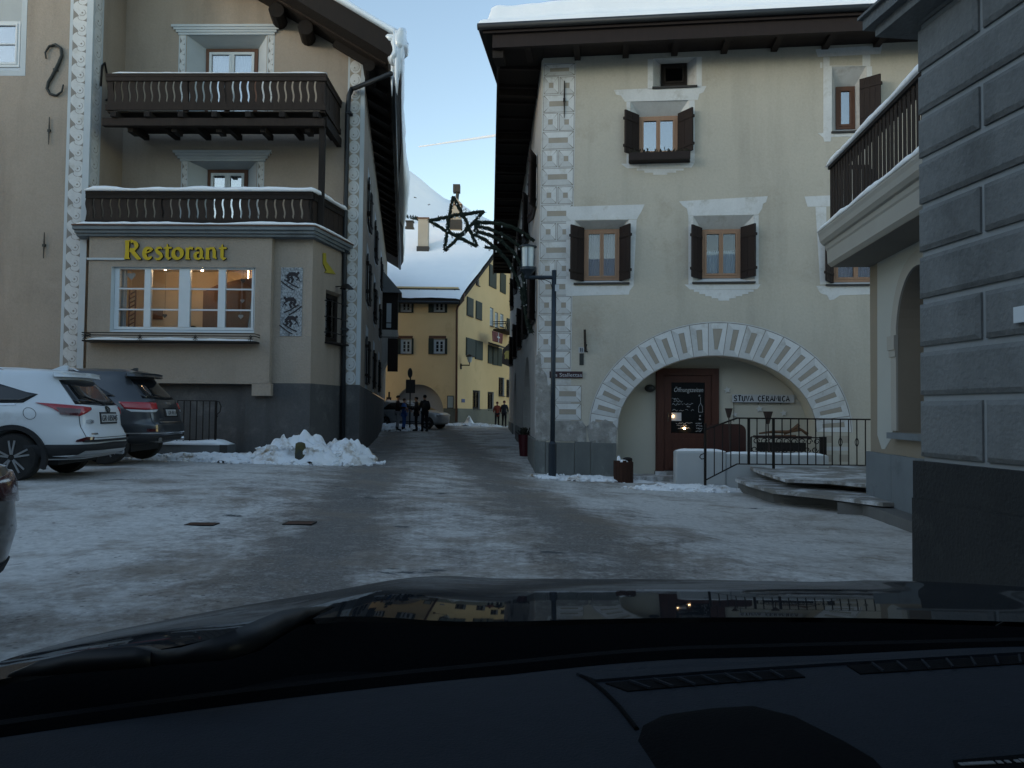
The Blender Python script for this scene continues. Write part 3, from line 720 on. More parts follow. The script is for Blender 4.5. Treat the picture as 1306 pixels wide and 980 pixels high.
# --- bay
sill = FB.rect(141, 341, 325, 424)
bz0, bz1 = FB.at(225, 489)[1], FB.at(225, 302)[1]
b0, b1 = FB.at(112, 380)[0], FB.at(345, 400)[0]
ds = .10
win = FB.rect(147, 342, 324, 421, ds)
WN = obj('restaurant_window', (lambda q: (q.box(win[0], ds - .03, win[1], win[0] + .10, ds + .06, win[3]), q.box(win[2] - .05, ds - .03, win[1], win[2], ds + .06, win[3]), q.box(win[0] + .10, ds - .03, win[1], win[2] - .05, ds + .06, win[1] + .06), q.box(win[0] + .10, ds - .03, win[3] - .04, win[2] - .05, ds + .06, win[3]), q)[-1])(MB()), 'white_p', LH, FB.M)
cols = [FB.at(x, 380, ds)[0] for x in (147, 185, 193, 229, 243, 279, 288, 324)]
bars = MB(); zz0, zz1 = win[1] + .06, win[3] - .04
for a, b in ((1, 2), (3, 4), (5, 6)): bars.box(cols[a], ds - .045, zz0, cols[b], ds + .05, zz1)
zr = [FB.at(235, y, ds)[1] for y in (369, 395.5)]
for a, b in ((0, 1), (2, 3), (4, 5), (6, 7)):
    for z in zr: bars.box(cols[a] + .001, ds - .02, z - .017, cols[b] - .001, ds + .02, z + .017)
obj('glazing_bar', bars, 'white_p', WN, FB.M)
zs = [zz0] + sorted(zr) + [zz1]
for a, b in ((0, 1), (2, 3), (4, 5), (6, 7)):
    for k in range(3):
        g = MB(); lo = cols[a] + (.10 if a == 0 else 0); hi = cols[b] - (.05 if b == 7 else 0); g.box(lo + .002, ds + .004, zs[k] + .018, hi - .002, ds + .010, zs[k + 1] - .018); obj('pane', g, 'g_room', WN, FB.M)
rv = MB()
O = rectloop(sill[0], sill[1], sill[2], sill[3]); I = rectloop(*win)
for k in range(4):
    a, b = O[k], O[(k + 1) % 4]; c, d = I[(k + 1) % 4], I[k]
    rv.add([(a[0], .001, a[1]), (b[0], .001, b[1]), (c[0], ds, c[1]), (d[0], ds, d[1])], [(0, 1, 2, 3)])
obj('reveal', rv, 'bluewhite', WN, FB.M)
mb = MB(); mb.wall(rectloop(b0, bz0, b1, bz1), [O]); mb.add([(b0, 0, bz0), (b1, 0, bz0), (b1, .6, bz0), (b0, .6, bz0)], [(0, 1, 2, 3)])
mb.add([(b1, 0, bz0), (b1, .25, bz0), (b1, .25, bz1), (b1, 0, bz1)], [(0, 1, 2, 3)]); mb.add([(b0, 0, bz0), (b0, .6, bz0), (b0, .6, bz1), (b0, 0, bz1)], [(0, 1, 2, 3)])
obj('bay_wall', mb, 'plaster_l', LH, FB.M)
mb = MB(); q = FB.rect(321, 489, 343.5, 505); mb.box(q[0], .0, q[1], q[2] + .03, .3, q[3] - .002); obj('corbel', mb, 'plaster_l', LH, FB.M)
# base of the bay in grey render, wall right of the window and its side wall
c1 = FB2.at(397.5, 400)[0]; zpl = FB2.at(370, 489)[1]
mb = MB(); mb.box(FB2.at(108, 500)[0], .25, ZG, b1 - .05, .35, bz0 + .02); obj('bay_plinth', mb, 'plinth_l', LH, FB.M)
mb = MB(); mb.add([(b1 - .2, 0, zpl), (c1, 0, zpl), (c1, 0, bz1), (b1 - .2, 0, bz1)], [(0, 1, 2, 3)]); obj('bay_wall', mb, 'plaster_l', LH, FB2.M)
mb = MB(); mb.add([(b1 - .6, -.003, ZG), (c1, -.003, ZG), (c1, -.003, zpl), (b1 - .6, -.003, zpl)], [(0, 1, 2, 3)]); obj('bay_plinth', mb, 'plinth_l', LH, FB2.M)
pa = FB2.w(c1, 0, 0); pb = FI.w(FI.at(437.5, 400)[0], 0, 0); dv = (pb - pa)
FBR = Frame(pa.x, pa.y, dv.x, dv.y); Lb = dv.length
wb = FBR.rect(415, 372, 436, 438); wb = (wb[0], FBR.at(424, 438)[1], min(wb[2], Lb - .12), FBR.at(424, 372)[1])
hl = make_window(FBR, LH, (wb[0] + .03, wb[1] + .04, wb[2], wb[3] - .06), .12, wb, frame='wood_d', glassm='g_mid', reveal='plaster_ld', mull=0, sill='wood_d', sill_out=.22, curtain='curtain', name='barred_window')
mb = MB(); mb.wall(rectloop(0, zpl, Lb, bz1), [hl]); obj('bay_side_wall', mb, 'plaster_ld', LH, FBR.M)
mb = MB(); mb.add([(0, -.003, ZG), (Lb, -.003, ZG), (Lb, -.003, zpl), (0, -.003, zpl)], [(0, 1, 2, 3)]); obj('bay_plinth', mb, 'plinth_l', LH, FBR.M)
mb = MB()
for k in range(3):
    z = wb[1] + (wb[3] - wb[1]) * (.18 + .3 * k); mb.tube([(wb[0] - .05, .02, z), (wb[0] - .05, -.13, z), (wb[2] + .12, -.13, z), (wb[2] + .12, .02, z)], .014, 6)
obj('window_grille', mb, 'iron', LH, FBR.M)
# roof slab of the bay with mouldings = floor of the lower balcony
q0 = FB.at(97, 298)[0]; zc1 = FB.at(220, 291)[1]; zc0 = FB.at(220, 302.5)[1]; uc = FB.at(400, 300)[0]
def ledge(e, z0, z1):
    a = FB.w(q0 + .1 - e * .3, -e, 0); b = FB.w(uc + e * .35, -e, 0); c = FBR.w(Lb + .05, -e, 0); d = FI.w(uL, .0, 0); pts = [a, b, c, FI.w(FBR.at(440, 300)[0] * 0 + FI.at(437, 300)[0], .1, 0), FI.w(FI.at(120, 300)[0], .1, 0)]
    return [(p_.x, p_.y) for p_ in pts], z0, z1
mb = MB(); h_ = zc1 - zc0
for e, f0, f1 in ((.10, 0, .28), (.16, .28, .62), (.22, .62, 1.0)):
    pl, z0, z1 = ledge(e, zc0 + h_ * f0, zc0 + h_ * f1); mb.prism(pl, z0 + (.0005 if f0 else 0), z1, ax='z')
BS = obj('bay_roof_slab', mb, 'stone_p', LH)
mb = MB(); pl, z0, z1 = ledge(.245, zc1 + .001, zc1 + .028); mb.prism(pl, z0, z1, ax='z'); obj('metal_edge', mb, 'wood_o', BS)
pl, _, _ = ledge(.20, 0, 0); zc = zc1 + .028
path = [(pl[0][0] + .1, pl[0][1] + .07, zc), (pl[1][0] - .04, pl[1][1] + .07, zc), (pl[2][0] - .08, pl[2][1], zc)]
obj('snow', snow_cap(path, .26, .085, 3), 'snow', BS, smooth=True)

# --- balconies
_plank = {}
def plank_mesh(w, h, gap, cuts=True):
    key = (round(w, 3), round(h, 3), cuts)
    if key in _plank: return _plank[key]
    mb = MB(); n = 13; l = []; r = []
    for k in range(n):
        t = k / (n - 1); z = h * t
        inn = .20 < t < .84
        wv = .020 * math.sin((t - .2) / .64 * math.pi * 2) if inn else 0
        g = gap if inn else 0
        if abs(t - .04) < .03: g = gap * .7
        l.append((wv, z)); r.append((w - .002 - g + wv, z))
    mb.prism(l + r[::-1], -.013, .013)
    _plank[key] = mesh_of('plank', mb, 'wood_b'); return _plank[key]
def balcony_run(root, F, u0, u1, z0, z1, d=0, n=None, gap=.045, plain=False):
    L = u1 - u0; n = n or round(L / .135); w = L / n; me = plank_mesh(w, z1 - z0 - .1, 0 if plain else gap, not plain)
    for k in range(n):
        obj('plank', me, None, root, F.M @ Matrix.Translation((u0 + w * k, d + random.uniform(-.004, .004), z0 + .05)))
def balcony_frame(mb, F, u0, u1, z0, z1, d=0):
    a, b = F.w(u0, d, z1 - .035), F.w(u1, d, z1 - .035); mb.bar(a, b, .11, .07)
    a, b = F.w(u0, d - .02, z1 - .12), F.w(u1, d - .02, z1 - .12); mb.bar(a, b, .05, .10)
    a, b = F.w(u0, d - .02, z0 + .06), F.w(u1, d - .02, z0 + .06); mb.bar(a, b, .05, .13)
# upper balcony
FU = Frame(FT.o.x, FT.o.y - .05, ca, sa)
ub0, ub1 = FU.at(138, 120)[0], FU.at(413, 120)[0]; uz1 = FU.at(280, 95)[1]; uz0 = FU.at(280, 141)[1]
pu = FU.w(ub1, 0, 0); dU = FI.w(ub1 + .02, 0, 0) - pu; FU2 = Frame(pu.x, pu.y, dU.x, dU.y); LU = dU.length
mb = MB(); balcony_frame(mb, FU, ub0 - .04, ub1 + .06, uz0, uz1); balcony_frame(mb, FU2, .07, LU, uz0 + .002, uz1 - .002)
for u in (ub0 + .04, ub0 + (ub1 - ub0) * .36, ub0 + (ub1 - ub0) * .55, ub1 - .03): mb.bar(FU.w(u, .05, uz0 - .05), FU.w(u, .05, uz1 - .07), .1, .1)
B1 = obj('upper_balcony', mb, 'wood_b', LH)
balcony_run(B1, FU, ub0, ub1, uz0, uz1, n=29); balcony_run(B1, FU2, .06, LU, uz0, uz1, plain=True)
mb = MB(); zt_ = uz0 - .02
for k in range(12):
    d0 = .05 + 1.42 * k / 12; mb.bar(FU.w(ub0, d0 + .06, zt_), FU.w(ub1, d0 + .06, zt_), .115, .04)
obj('floor_board', mb, 'wood_d', B1)
for k in range(7):
    u = ub0 + .2 + (ub1 - ub0 - .35) * k / 6; mb = MB(); mb.bar(FU.w(u, -.13, zt_ - .11), FU.w(u, 1.5, zt_ - .11), .13, .13); obj('joist', mb, 'wood_d', B1)
mb = MB(); mb.bar(FU.w(ub0 - .1, .02, zt_ - .27), FU.w(ub1 + .02, .02, zt_ - .27), .15, .18); obj('beam', mb, 'wood_b', B1)
for k in range(5):
    u = ub0 + .5 + (ub1 - ub0 - .9) * k / 4; mb = MB(); mb.bar(FU.w(u, .1, zt_ - .40), FU.w(u, .42, zt_ - .40), .13, .12); obj('bracket', mb, 'wood_d', B1)
mb = MB(); up = FU.at(409, 200)[0]; mb.bar(FU.w(up, .12, zc1), FU.w(up, .12, zt_ - .36), .13, .13); obj('post', mb, 'wood_d', B1)
mb = MB(); mb.bar(FU2.w(.1, 0, zt_ - .2), FU2.w(LU, 0, zt_ - .2), .12, .22); obj('side_beam', mb, 'wood_d', B1)
obj('snow', snow_cap([FU.w(ub0 + .12, 0, uz1), FU.w(ub1 + .07, 0, uz1)], .15, .045, 5), 'snow', B1, smooth=True)
# lower balcony on the bay roof
l0, l1 = FB.at(108, 265)[0], FB.at(396, 265)[0]; lz1 = FB.at(250, 244)[1]; lz0 = zc1 + .06
pl_ = FB.w(l1, .06, 0); pe = FI.w(FI.at(440, 300)[0], -.02, 0); dl = pe - pl_; FL2 = Frame(pl_.x, pl_.y, dl.x, dl.y); LL = dl.length
mb = MB(); balcony_frame(mb, FB, l0, l1 + .05, lz0, lz1, .06); balcony_frame(mb, FL2, .06, LL, lz0 + .002, lz1 - .002)
for k in range(4): mb.bar(FB.w(l0 + .05 + (l1 - l0 - .1) * k / 3, .12, lz0 - .05), FB.w(l0 + .05 + (l1 - l0 - .1) * k / 3, .12, lz1 - .07), .09, .09)
B2 = obj('lower_balcony', mb, 'wood_d', LH)
balcony_run(B2, FB, l0, l1, lz0, lz1, .06, n=26); balcony_run(B2, FL2, .06, LL, lz0, lz1, plain=True)
obj('snow', snow_cap([FB.w(l0, .06, lz1), FB.w(l1 + .02, .06, lz1), FL2.w(LL, 0, lz1)], .22, .12, 8), 'snow', B2, smooth=True)

# --- flower rack with snow under the restaurant window
q = FB.rect(115, 427, 331, 438); mb = MB()
mb.box(q[0], -.34, q[1], q[2], 0, q[1] + .035)
for z in (q[3], q[3] - .055): mb.tube([(q[0], 0, z), (q[0], -.34, z), (q[2], -.34, z), (q[2], 0, z)], .013, 6)
RK = obj('flower_rack', mb, 'iron', LH, FB.M)
for k in range(4):
    u = q[0] + (q[2] - q[0]) * (.02 + .32 * k); mb = MB()
    for an in range(4):
        a = math.pi * an / 4; mb.bar((u - .07 * math.cos(a), -.35, q[1] + .1 - .07 * math.sin(a)), (u + .07 * math.cos(a), -.35, q[1] + .1 + .07 * math.sin(a)), .012, .012)
    obj('rosette', mb, 'iron', RK, FB.M)
path = [FB.w(q[0] + .05, -.18, q[1] + .035), FB.w(q[2] - .05, -.18, q[1] + .035)]
obj('snow', snow_cap(path, .27, .085, 12), 'snow', RK, smooth=True)

# --- street side wall: u runs away from the viewer
LSIDE = 25.0; zsp = FI.at(462, 492)[1]
holes = []
def side_win(u, z, w, h, sh=True, nm='side_window'):
    i_ = (u - w * .38, z, u + w * .38, z + h * .86); o_ = (u - w * .5, z, u + w * .5, z + h)
    sh_ = ((o_[0] - .01, -.03, o_[0] - .40, -.05, z, z + h * .95), (o_[2] + .01, -.03, o_[2] + .40, -.06, z, z + h * .95)) if sh else ()
    holes.append(make_window(FS, LH, i_, .2, o_, frame='wood_o', glassm='g_dim', reveal='bluewhite', bars=1, shutters=sh_, sill='slate', back=.3, name=nm, sh_mat='wood_d'))
    mb = MB(); a, b, c, d = o_
    mb.box(a - .16, -.004, b - .16, a, 0, d + .3); mb.box(c, -.004, b - .16, c + .16, 0, d + .3); mb.box(a, -.004, d, c, 0, d + .3); mb.box(a, -.004, b - .16, c, 0, b - .05)
    obj('window_surround', mb, 'bluewhite', LH, FS.M)
for u in (3.0, 8.0, 14.5): side_win(u, 6.55, 1.15, 1.25)
for u in (3.0, 8.0, 13.5): side_win(u, 4.35, 1.15, 1.3)
for u in (3.2, 8.2, 13.5): side_win(u, 2.0, 1.05, 1.35)
mb = MB(); mb.wall(rectloop(0, zsp, LSIDE, 9.6), holes); mb.add([(LSIDE, 0, ZG), (LSIDE, 9, ZG), (LSIDE, 9, 9.6), (LSIDE, 0, 9.6)], [(0, 1, 2, 3)])
obj('street_wall', mb, 'plaster_l', LH, FS.M)
mb = MB(); mb.add([(0, -.012, ZG), (LSIDE, -.012, ZG), (LSIDE, -.012, zsp - .1), (0, -.012, zsp)], [(0, 1, 2, 3)]); mb.add([(0, -.012, zsp), (LSIDE, -.012, zsp - .1), (LSIDE, .0, zsp - .1), (0, .0, zsp)], [(0, 1, 2, 3)])
obj('street_plinth', mb, 'plinth_l', LH, FS.M)
mb = MB(); mb.box(.004, -.006, zsp, .13, 0, 9.2); obj('corner_strip', mb, 'bluewhite', LH, FS.M)
# oriel near the far end
ou0, ou1, oz0, oz1 = 17.2, 19.4, 4.9, 7.0
mb = MB()
prof = [(0, oz0 - 2.0), (-.75, oz0), (-.75, oz0 + .1), (0, oz0 + .1)]
mb.prism([(p_[0], p_[1]) for p_ in prof], ou0, ou1, ax='x')
OR = obj('oriel', mb, 'plaster_side', LH, FS.M)
mb = MB(); mb.box(ou0, -.72, oz0 + .1, ou1, 0, oz1 - .25); obj('oriel_case', mb, 'wood_d', OR, FS.M)
for (a, b, c) in ((-.6, -.12, 0), ):
    mb = MB(); mb.box(ou0 - .012, -.42, oz0 + .45, ou0 - .002, -.2, oz1 - .75); mb.box(ou0 - .012, -.42, oz0 + .2, ou0 - .002, -.2, oz0 + .4); obj('pane', mb, 'curtain', OR, FS.M)
mb = MB(); mb.add([(ou0 - .15, -.9, oz1 - .25), (ou1 + .15, -.9, oz1 - .25), (ou1 + .15, 0, oz1 - .25), (ou0 - .15, 0, oz1 - .25), (ou0 + .4, 0, oz1 + .85), (ou1 - .4, 0, oz1 + .85)], [(0, 1, 2, 3), (0, 1, 5, 4), (0, 4, 3), (1, 2, 5)])
obj('oriel_roof', mb, 'stone', OR, FS.M)
# --- roof
eF = yp(497, 71, 18.45); zE = eF.z; E0 = Vector((eF.x, eF.y, zE)); upv = Vector((-.862, 0, .507)); nrm = Vector((.507, 0, .862))
S0 = 0; S1 = 28.5; T1 = 7.6
def rp(s, t, k): return E0 + DL * s + upv * t + nrm * k
def slabmesh(s0, s1, t0, t1, k0, k1):
    mb = MB(); v = [rp(s, t, k) for k in (k0, k1) for s, t in ((s0, t0), (s1, t0), (s1, t1), (s0, t1))]
    mb.add(v, [(0, 1, 2, 3), (4, 7, 6, 5), (0, 4, 5, 1), (1, 5, 6, 2), (2, 6, 7, 3), (3, 7, 4, 0)]); return mb
RF = obj('roof', slabmesh(0, S1, 0, T1, 0, .46), 'wood_d', LH)
# the other slope of the roof, over the left part
apex = rp(0, T1, .0); mb = MB()
d2 = Vector((-.862, 0, -.507)); v = [apex + DL * s + d2 * t + Vector((0, 0, k)) for k in (0, .25) for s, t in ((0, 0), (S1, 0), (S1, 9), (0, 9))]
mb.add(v, [(0, 1, 2, 3), (4, 7, 6, 5), (0, 4, 5, 1), (1, 5, 6, 2), (2, 6, 7, 3), (3, 7, 4, 0)]); obj('roof_slope', mb, 'wood_d', RF)
for k in range(3):                                                   # stepped barge boards
    mb = MB(); b_ = .10 + .08 * k; v = [rp(s, t, q_) for q_ in (-.04 + .17 * k + .002, .165 + .17 * k) for s, t in ((.55 - .19 * k, .12), (.62 - .19 * k, .12), (.62 - .19 * k, T1), (.55 - .19 * k, T1))]
    mb.add(v, [(0, 1, 2, 3), (4, 7, 6, 5), (0, 4, 5, 1), (1, 5, 6, 2), (2, 6, 7, 3), (3, 7, 4, 0)]); obj('barge_board', mb, 'wood_b', RF)
for k, t in enumerate((.5, 2.35, 3.2, 5.0)):                         # round purlin ends under the verge
    mb = MB(); a = rp(.72, t, -.2); mb.tube([a, a + DL * 1.1], .19 if k else .15, 12); obj('purlin', mb, 'wood_d', RF)
for k in range(22):                                                  # rafter tails under the street eave
    s = 1.0 + 1.12 * k; mb = MB(); mb.bar(rp(s, .05, -.08), rp(s, 1.6, -.08), .13, .16, up=nrm); obj('rafter', mb, 'wood_d', RF)
def rs(s, t):
    return (0.34 + .10 * noise.noise((s * .5, t * .5, 2)) + .05 * noise.noise((s * 1.7, t * 1.4, 8)))
def lip(s):  # how far the snow creeps over the eave
    return -(.02 + .10 * max(0, noise.noise((s * .33, 4.4, 0))) + .24 * math.exp(-((s - 13.5) / 4.2) ** 2))
NS, NT = 90, 14; mb = MB()
for i in range(NS + 1):
    s = -.05 + (S1) * i / NS
    for j in range(NT + 1):
        f = j / NT; t = lip(s) + (T1 - lip(s)) * f ** 1.6; k = .465 + rs(s, t) * min(1, (f / .04 + .001)) ** .5 * (1 if i > 0 else .3)
        mb.v.append(rp(s, t, k))
    mb.v.append(rp(s, T1, .463)); mb.v.append(rp(s, lip(s), .463 - .42 * min(1, max(0, -lip(s) - .05) * 4)))
w_ = NT + 3
for i in range(NS):
    for j in range(w_): mb.f.append((i * w_ + j, i * w_ + (j + 1) % w_, (i + 1) * w_ + (j + 1) % w_, (i + 1) * w_ + j)); mb.m.append(0)
mb.f.append(tuple(range(w_))); mb.m.append(0)
obj('roof_snow', mb, 'snow', RF, smooth=True)
# icicles and the frozen curl at the near corner
for k in range(22):
    t = -.07 + .013 * k + random.uniform(0, .02); s = .03 + random.uniform(-.04, .35); a = rp(s, t, .50); L_ = random.uniform(.45, 1.35) * (1 if k % 3 else 1.15); r_ = random.uniform(.04, .08); mb = MB()
    mb.tube([a + Vector((0, 0, .12)), a - Vector((0, 0, L_ * .35)), a - Vector((.01, 0, L_ * .75)), a - Vector((.0, .01, L_))], [r_ * 1.3, r_, r_ * .5, .004], 7)
    obj('icicle', mb, 'ice', RF, smooth=True)
mb = MB(); mb.ball(rp(.2, .0, .48), .26, 18, sc=(.7, 1.2, 1.3)); mb.ball(rp(.12, -.03, .12), .17, 14, sc=(.75, 1.1, 1.9)); mb.ball(rp(.1, .16, .42), .15, 12); 
for v in mb.v: v += Vector((noise.noise(v * 4) * .10, noise.noise(v * 4 + Vector((5, 0, 0))) * .10, noise.noise(v * 4 + Vector((0, 9, 0))) * .12)) + Vector((noise.noise(v * 13), noise.noise(v * 13 + Vector((5, 0, 0))), 0)) * .03
obj('frozen_curl', mb, 'ice', RF, smooth=True)
# gutter and downpipe
mb = MB(); g = [rp(s, -.06, -.02) for s in (.2, 6, 12, 18, S1 - .3)]; mb.tube(g, .075, 8); GT = obj('gutter', mb, 'pipe', LH, smooth=True)
dp = -.13
pts = [FI.at(x, y, dp) for x, y in ((449, 113), (445, 122), (443.5, 140), (440, 300), (436.5, 596))]
g0 = yp(499, 94, 18.5)
path = [g0, FI.w(pts[0][0] + .05, dp, pts[0][1])] + [FI.w(a, dp, b) for a, b in pts[:1]] + [FI.w(a, dp, b) for a, b in pts[1:]]
mb = MB(); mb.tube(path, .06, 10)
DP = obj('downpipe', mb, 'pipe', LH, smooth=True)
for y in (145, 322, 420): mb = MB(); a, b = FI.at(446 - (y - 100) * .021, y, dp); mb.box(a - .08, dp - .08, b - .025, a + .08, .0, b + .025); obj('pipe_clip', mb, 'pipe', DP, FI.M)

# --- warm dining room behind the restaurant window
mb = MB(); r0, r1, rz0, rz1, rd = win[0] - .25, win[2] + .12, win[1] - .8, win[3] + .12, 1.28
mb.add([(r0, .12, rz0), (r1, .12, rz0), (r1, .12, rz1), (r0, .12, rz1), (r0, rd, rz0), (r1, rd, rz0), (r1, rd, rz1), (r0, rd, rz1)], [(4, 5, 6, 7), (0, 1, 5, 4), (3, 2, 6, 7), (0, 4, 7, 3), (1, 2, 6, 5)], 0)
mb.f[2:3] = [mb.f[2]]; DR = obj('dining_room', mb, ['room_w'], LH, FB.M)
mb = MB(); ux = FB.at(262, 395, .9)[0]; mb.box(ux, .75, rz0 + .002, r1 - .01, 1.26, rz1 - .55); mb.prism([(ux + .0, rz1 - .56), (r1 - .01, rz1 - .56), (r1 - .01, rz1 - .2), (ux + .9, rz1 - .25), (ux + .3, rz1 - .4)], .8, 1.25); obj('vault_panel', mb, 'room_d', DR, FB.M)
mb = MB(); q = FB.rect(194, 394, 206, 407, 1.2); mb.box(q[0], 1.24, q[1], q[2], 1.275, q[3]); PF = obj('picture_frame', mb, 'room_d', DR, FB.M)
mb = MB(); mb.box(q[0] + .05, 1.235, q[1] + .05, q[2] - .05, 1.2395, q[3] - .05); obj('picture', mb, 'curtain_p', PF, FB.M) if False else None
mb = MB(); q = FB.rect(163, 370, 172, 420, .6); mb.box(q[0], .62, q[1], q[0] + .02, .66, q[3]); mb.box(q[2] - .02, .62, q[1], q[2], .66, q[3])
for k in range(9): z = q[1] + (q[3] - q[1]) * k / 9; mb.bar((q[0] + .021, .64, z), (q[2] - .021, .64, z + .07), .03, .02)
obj('slatted_rack', mb, 'room_d', DR, FB.M)
cb = MB(); q = FB.rect(146, 344, 161, 421, .2); cb.grid(lambda s, t: (q[0] + (q[2] - q[0]) * s, .22 + .03 * math.sin(s * 22), q[1] + (q[3] - q[1]) * t), 22, 2)
q2 = FB.rect(316, 366, 327, 421, .2); cb.grid(lambda s, t: (q2[0] + (q2[2] - q2[0]) * (s * (1 - .5 * t) + .5 * t), .22 + .03 * math.sin(s * 18), q2[1] + (q2[3] - q2[1]) * t), 18, 4)
obj('curtain', cb, 'curtain', DR, FB.M, smooth=True, fix=False)
def heart(u, z, s, d, m):
    pts = [(u + s * .062 * 16 * math.sin(a) ** 3, z + s * .062 * (13 * math.cos(a) - 5 * math.cos(2 * a) - 2 * math.cos(3 * a) - math.cos(4 * a))) for a in [2 * math.pi * k / 22 for k in range(22)]]
    mb = MB(); mb.prism(pts, d, d + .012); mb.tube([(u, d + .006, z + s * .5), (u, d + .006, win[3])], .003, 4); obj('hanging_heart', mb, m, DR, FB.M)
for x, y, s, m in ((167.5, 352, .10, 'bluewhite'), (210, 403, .055, 'iron_g'), (310, 358, .06, 'iron_g'), (309, 384, .05, 'bluewhite'), (307, 404, .06, 'bluewhite')):
    u, z = FB.at(x, y, .25); heart(u, z, s, .25, m)
for x, y, r_ in ((184, 424, .17), (217, 425, .16), (246, 420, .12)):
    u, z = FB.at(x, y, .6); mb = MB(); mb.ball((u, .6, z - .02), r_, 12, sc=(1, .5, .85)); mb.box(u - r_ * .9, .55, z - .6, u + r_ * .9, .65, z - .03); obj('diner_shape', mb, 'wood_d', DR, FB.M, smooth=True)  # dark rounded shapes for the heads and backs of seated people
for k, (x, y, d, en) in enumerate(((211, 343.5, .35, .75), (258, 344.5, .35, .5), (316, 381, .9, .8))):
    u, z = FB.at(x, y, d); mb = MB(); mb.ball((u, d, z), .032, 10); mb.tube([(u, d, z + .03), (u, d, rz1)], .006, 5, 0); 
    lo = obj('hanging_lamp', mb, 'lampbulb', DR, FB.M, smooth=True)
    ld = bpy.data.lights.new('room_light', 'POINT'); ld.energy = en; ld.color = (1, .74, .48); ld.shadow_soft_size = .04
    lo2 = bpy.data.objects.new('room_light', ld); COL.objects.link(lo2); lo2.location = FB.w(u, d - .02, z - .08)

mb = MB(); q = FB.rect(112, 329.5, 160, 332, 0); mb.box(q[0], -.05, q[1], q[2], -.001, q[3]); obj('trim_strip', mb, 'bluewhite', LH, FB.M)
# --- things fixed to the house
SG = thing('restaurant_sign', 'yellow raised lettering Restorant above the lit window', 'sign', FB.w(FB.at(225, 330)[0], 0, FB.at(225, 332)[1]))
u0, zb = FB.at(160, 331); u1 = FB.at(291, 331)[0]; S = (FB.at(225, 308)[1] - zb)        # cap height
def letter(adv, strokes):
    mb = MB()
    for i, (pts, wd) in enumerate(strokes):
        e = .0012 * i
        P = [(u0 + (adv + x) * S, zb + z * S) for x, z in pts]; ws = [w * S for w in wd] if isinstance(wd, (list, tuple)) else wd * S
        ribbon(mb, P, ws, -.062 - e, -.052, 0); ribbon(mb, P, ws, -.0519, -.0, 1)
    obj('letter', mb, ['yellow_let', 'black_let'], SG, FB.M)
k_ = (u1 - u0) / S / 5.62
def ow(n, lo=.12, hi=.25): return [lo + (hi - lo) * abs(math.cos(math.pi * 2 * (i / (n - 1)) + .5)) for i in range(n)]
ring = lambda cx, cz, rx, rz, a0=0, a1=360, n=16: arcpts(cx, cz, rx, rz, a0, a1, n)
adv = 0
LET = {
 'R': (1.02, [([(.14, .04), (.15, .5), (.14, .98)], [.24, .19, .22]), ([(.0, .03), (.30, .02)], .07), ([(.02, .97), (.3, .985)], .06), (ring(.38, .72, .27, .245, 100, -110, 12), ow(13, .12, .23)), ([(.36, .52), (.52, .32), (.78, .03), (.92, .0)], [.15, .22, .2, .05])]),
 'e': (.60, [(ring(.29, .31, .22, .29, 40, 325, 14), [.08 + .15 * math.sin(math.pi * i / 14) for i in range(15)]), ([(.12, .33), (.3, .38), (.46, .47)], .08), (ring(.33, .5, .15, .11, -10, 110, 5), .12)]),
 's': (.52, [([(.44, .56), (.34, .63), (.2, .6), (.12, .5), (.2, .38), (.36, .27), (.42, .15), (.32, .02), (.16, -.01), (.04, .08)], [.06, .12, .14, .17, .2, .2, .17, .14, .12, .05])]),
 't': (.44, [([(.2, .82), (.2, .5), (.2, .12), (.28, .02), (.42, .07)], [.05, .18, .18, .16, .04]), ([(.02, .60), (.44, .62)], .10)]),
 'o': (.72, [(ring(.33, .31, .24, .275, 60, 420, 20), ow(21, .11, .22))]),
 'r': (.48, [([(.15, .03), (.15, .35), (.14, .63)], [.2, .17, .19]), ([(.03, .02), (.3, .015)], .06), ([(.15, .5), (.28, .62), (.44, .58)], [.08, .14, .15])]),
 'a': (.63, [([(.1, .52), (.22, .625), (.38, .58), (.43, .42), (.42, .12), (.58, .02)], [.12, .13, .14, .18, .18, .05]), (ring(.25, .19, .17, .175, 70, 330, 10), [.09, .12, .15, .17, .18, .17, .15, .13, .11, .1, .09])]),
 'n': (.72, [([(.13, .03), (.13, .35), (.12, .63)], [.2, .17, .19]), ([(.02, .02), (.27, .015)], .06), ([(.13, .48), (.28, .61), (.44, .6), (.5, .45), (.5, .12), (.63, .03)], [.08, .13, .15, .18, .18, .05])]),
}
adv = 0
for ch in 'Restorant':
    a_, st = LET[ch]; letter(adv, [([(x * k_, z) for x, z in pts], wd) for pts, wd in st]); adv += a_ * k_
SK = thing('skier_mosaic', 'tall grey mosaic panel of three downhill skiers on the bay wall', 'wall panel', FB2.w(FB2.at(372, 400)[0], 0, FB2.at(372, 429)[1]))
q = FB2.rect(358, 341.5, 385.5, 429); mb = MB(); mb.box(q[0], -.014, q[1], q[2], -.001, q[3]); obj('mosaic_field', mb, 'mosaic', SK, FB2.M)
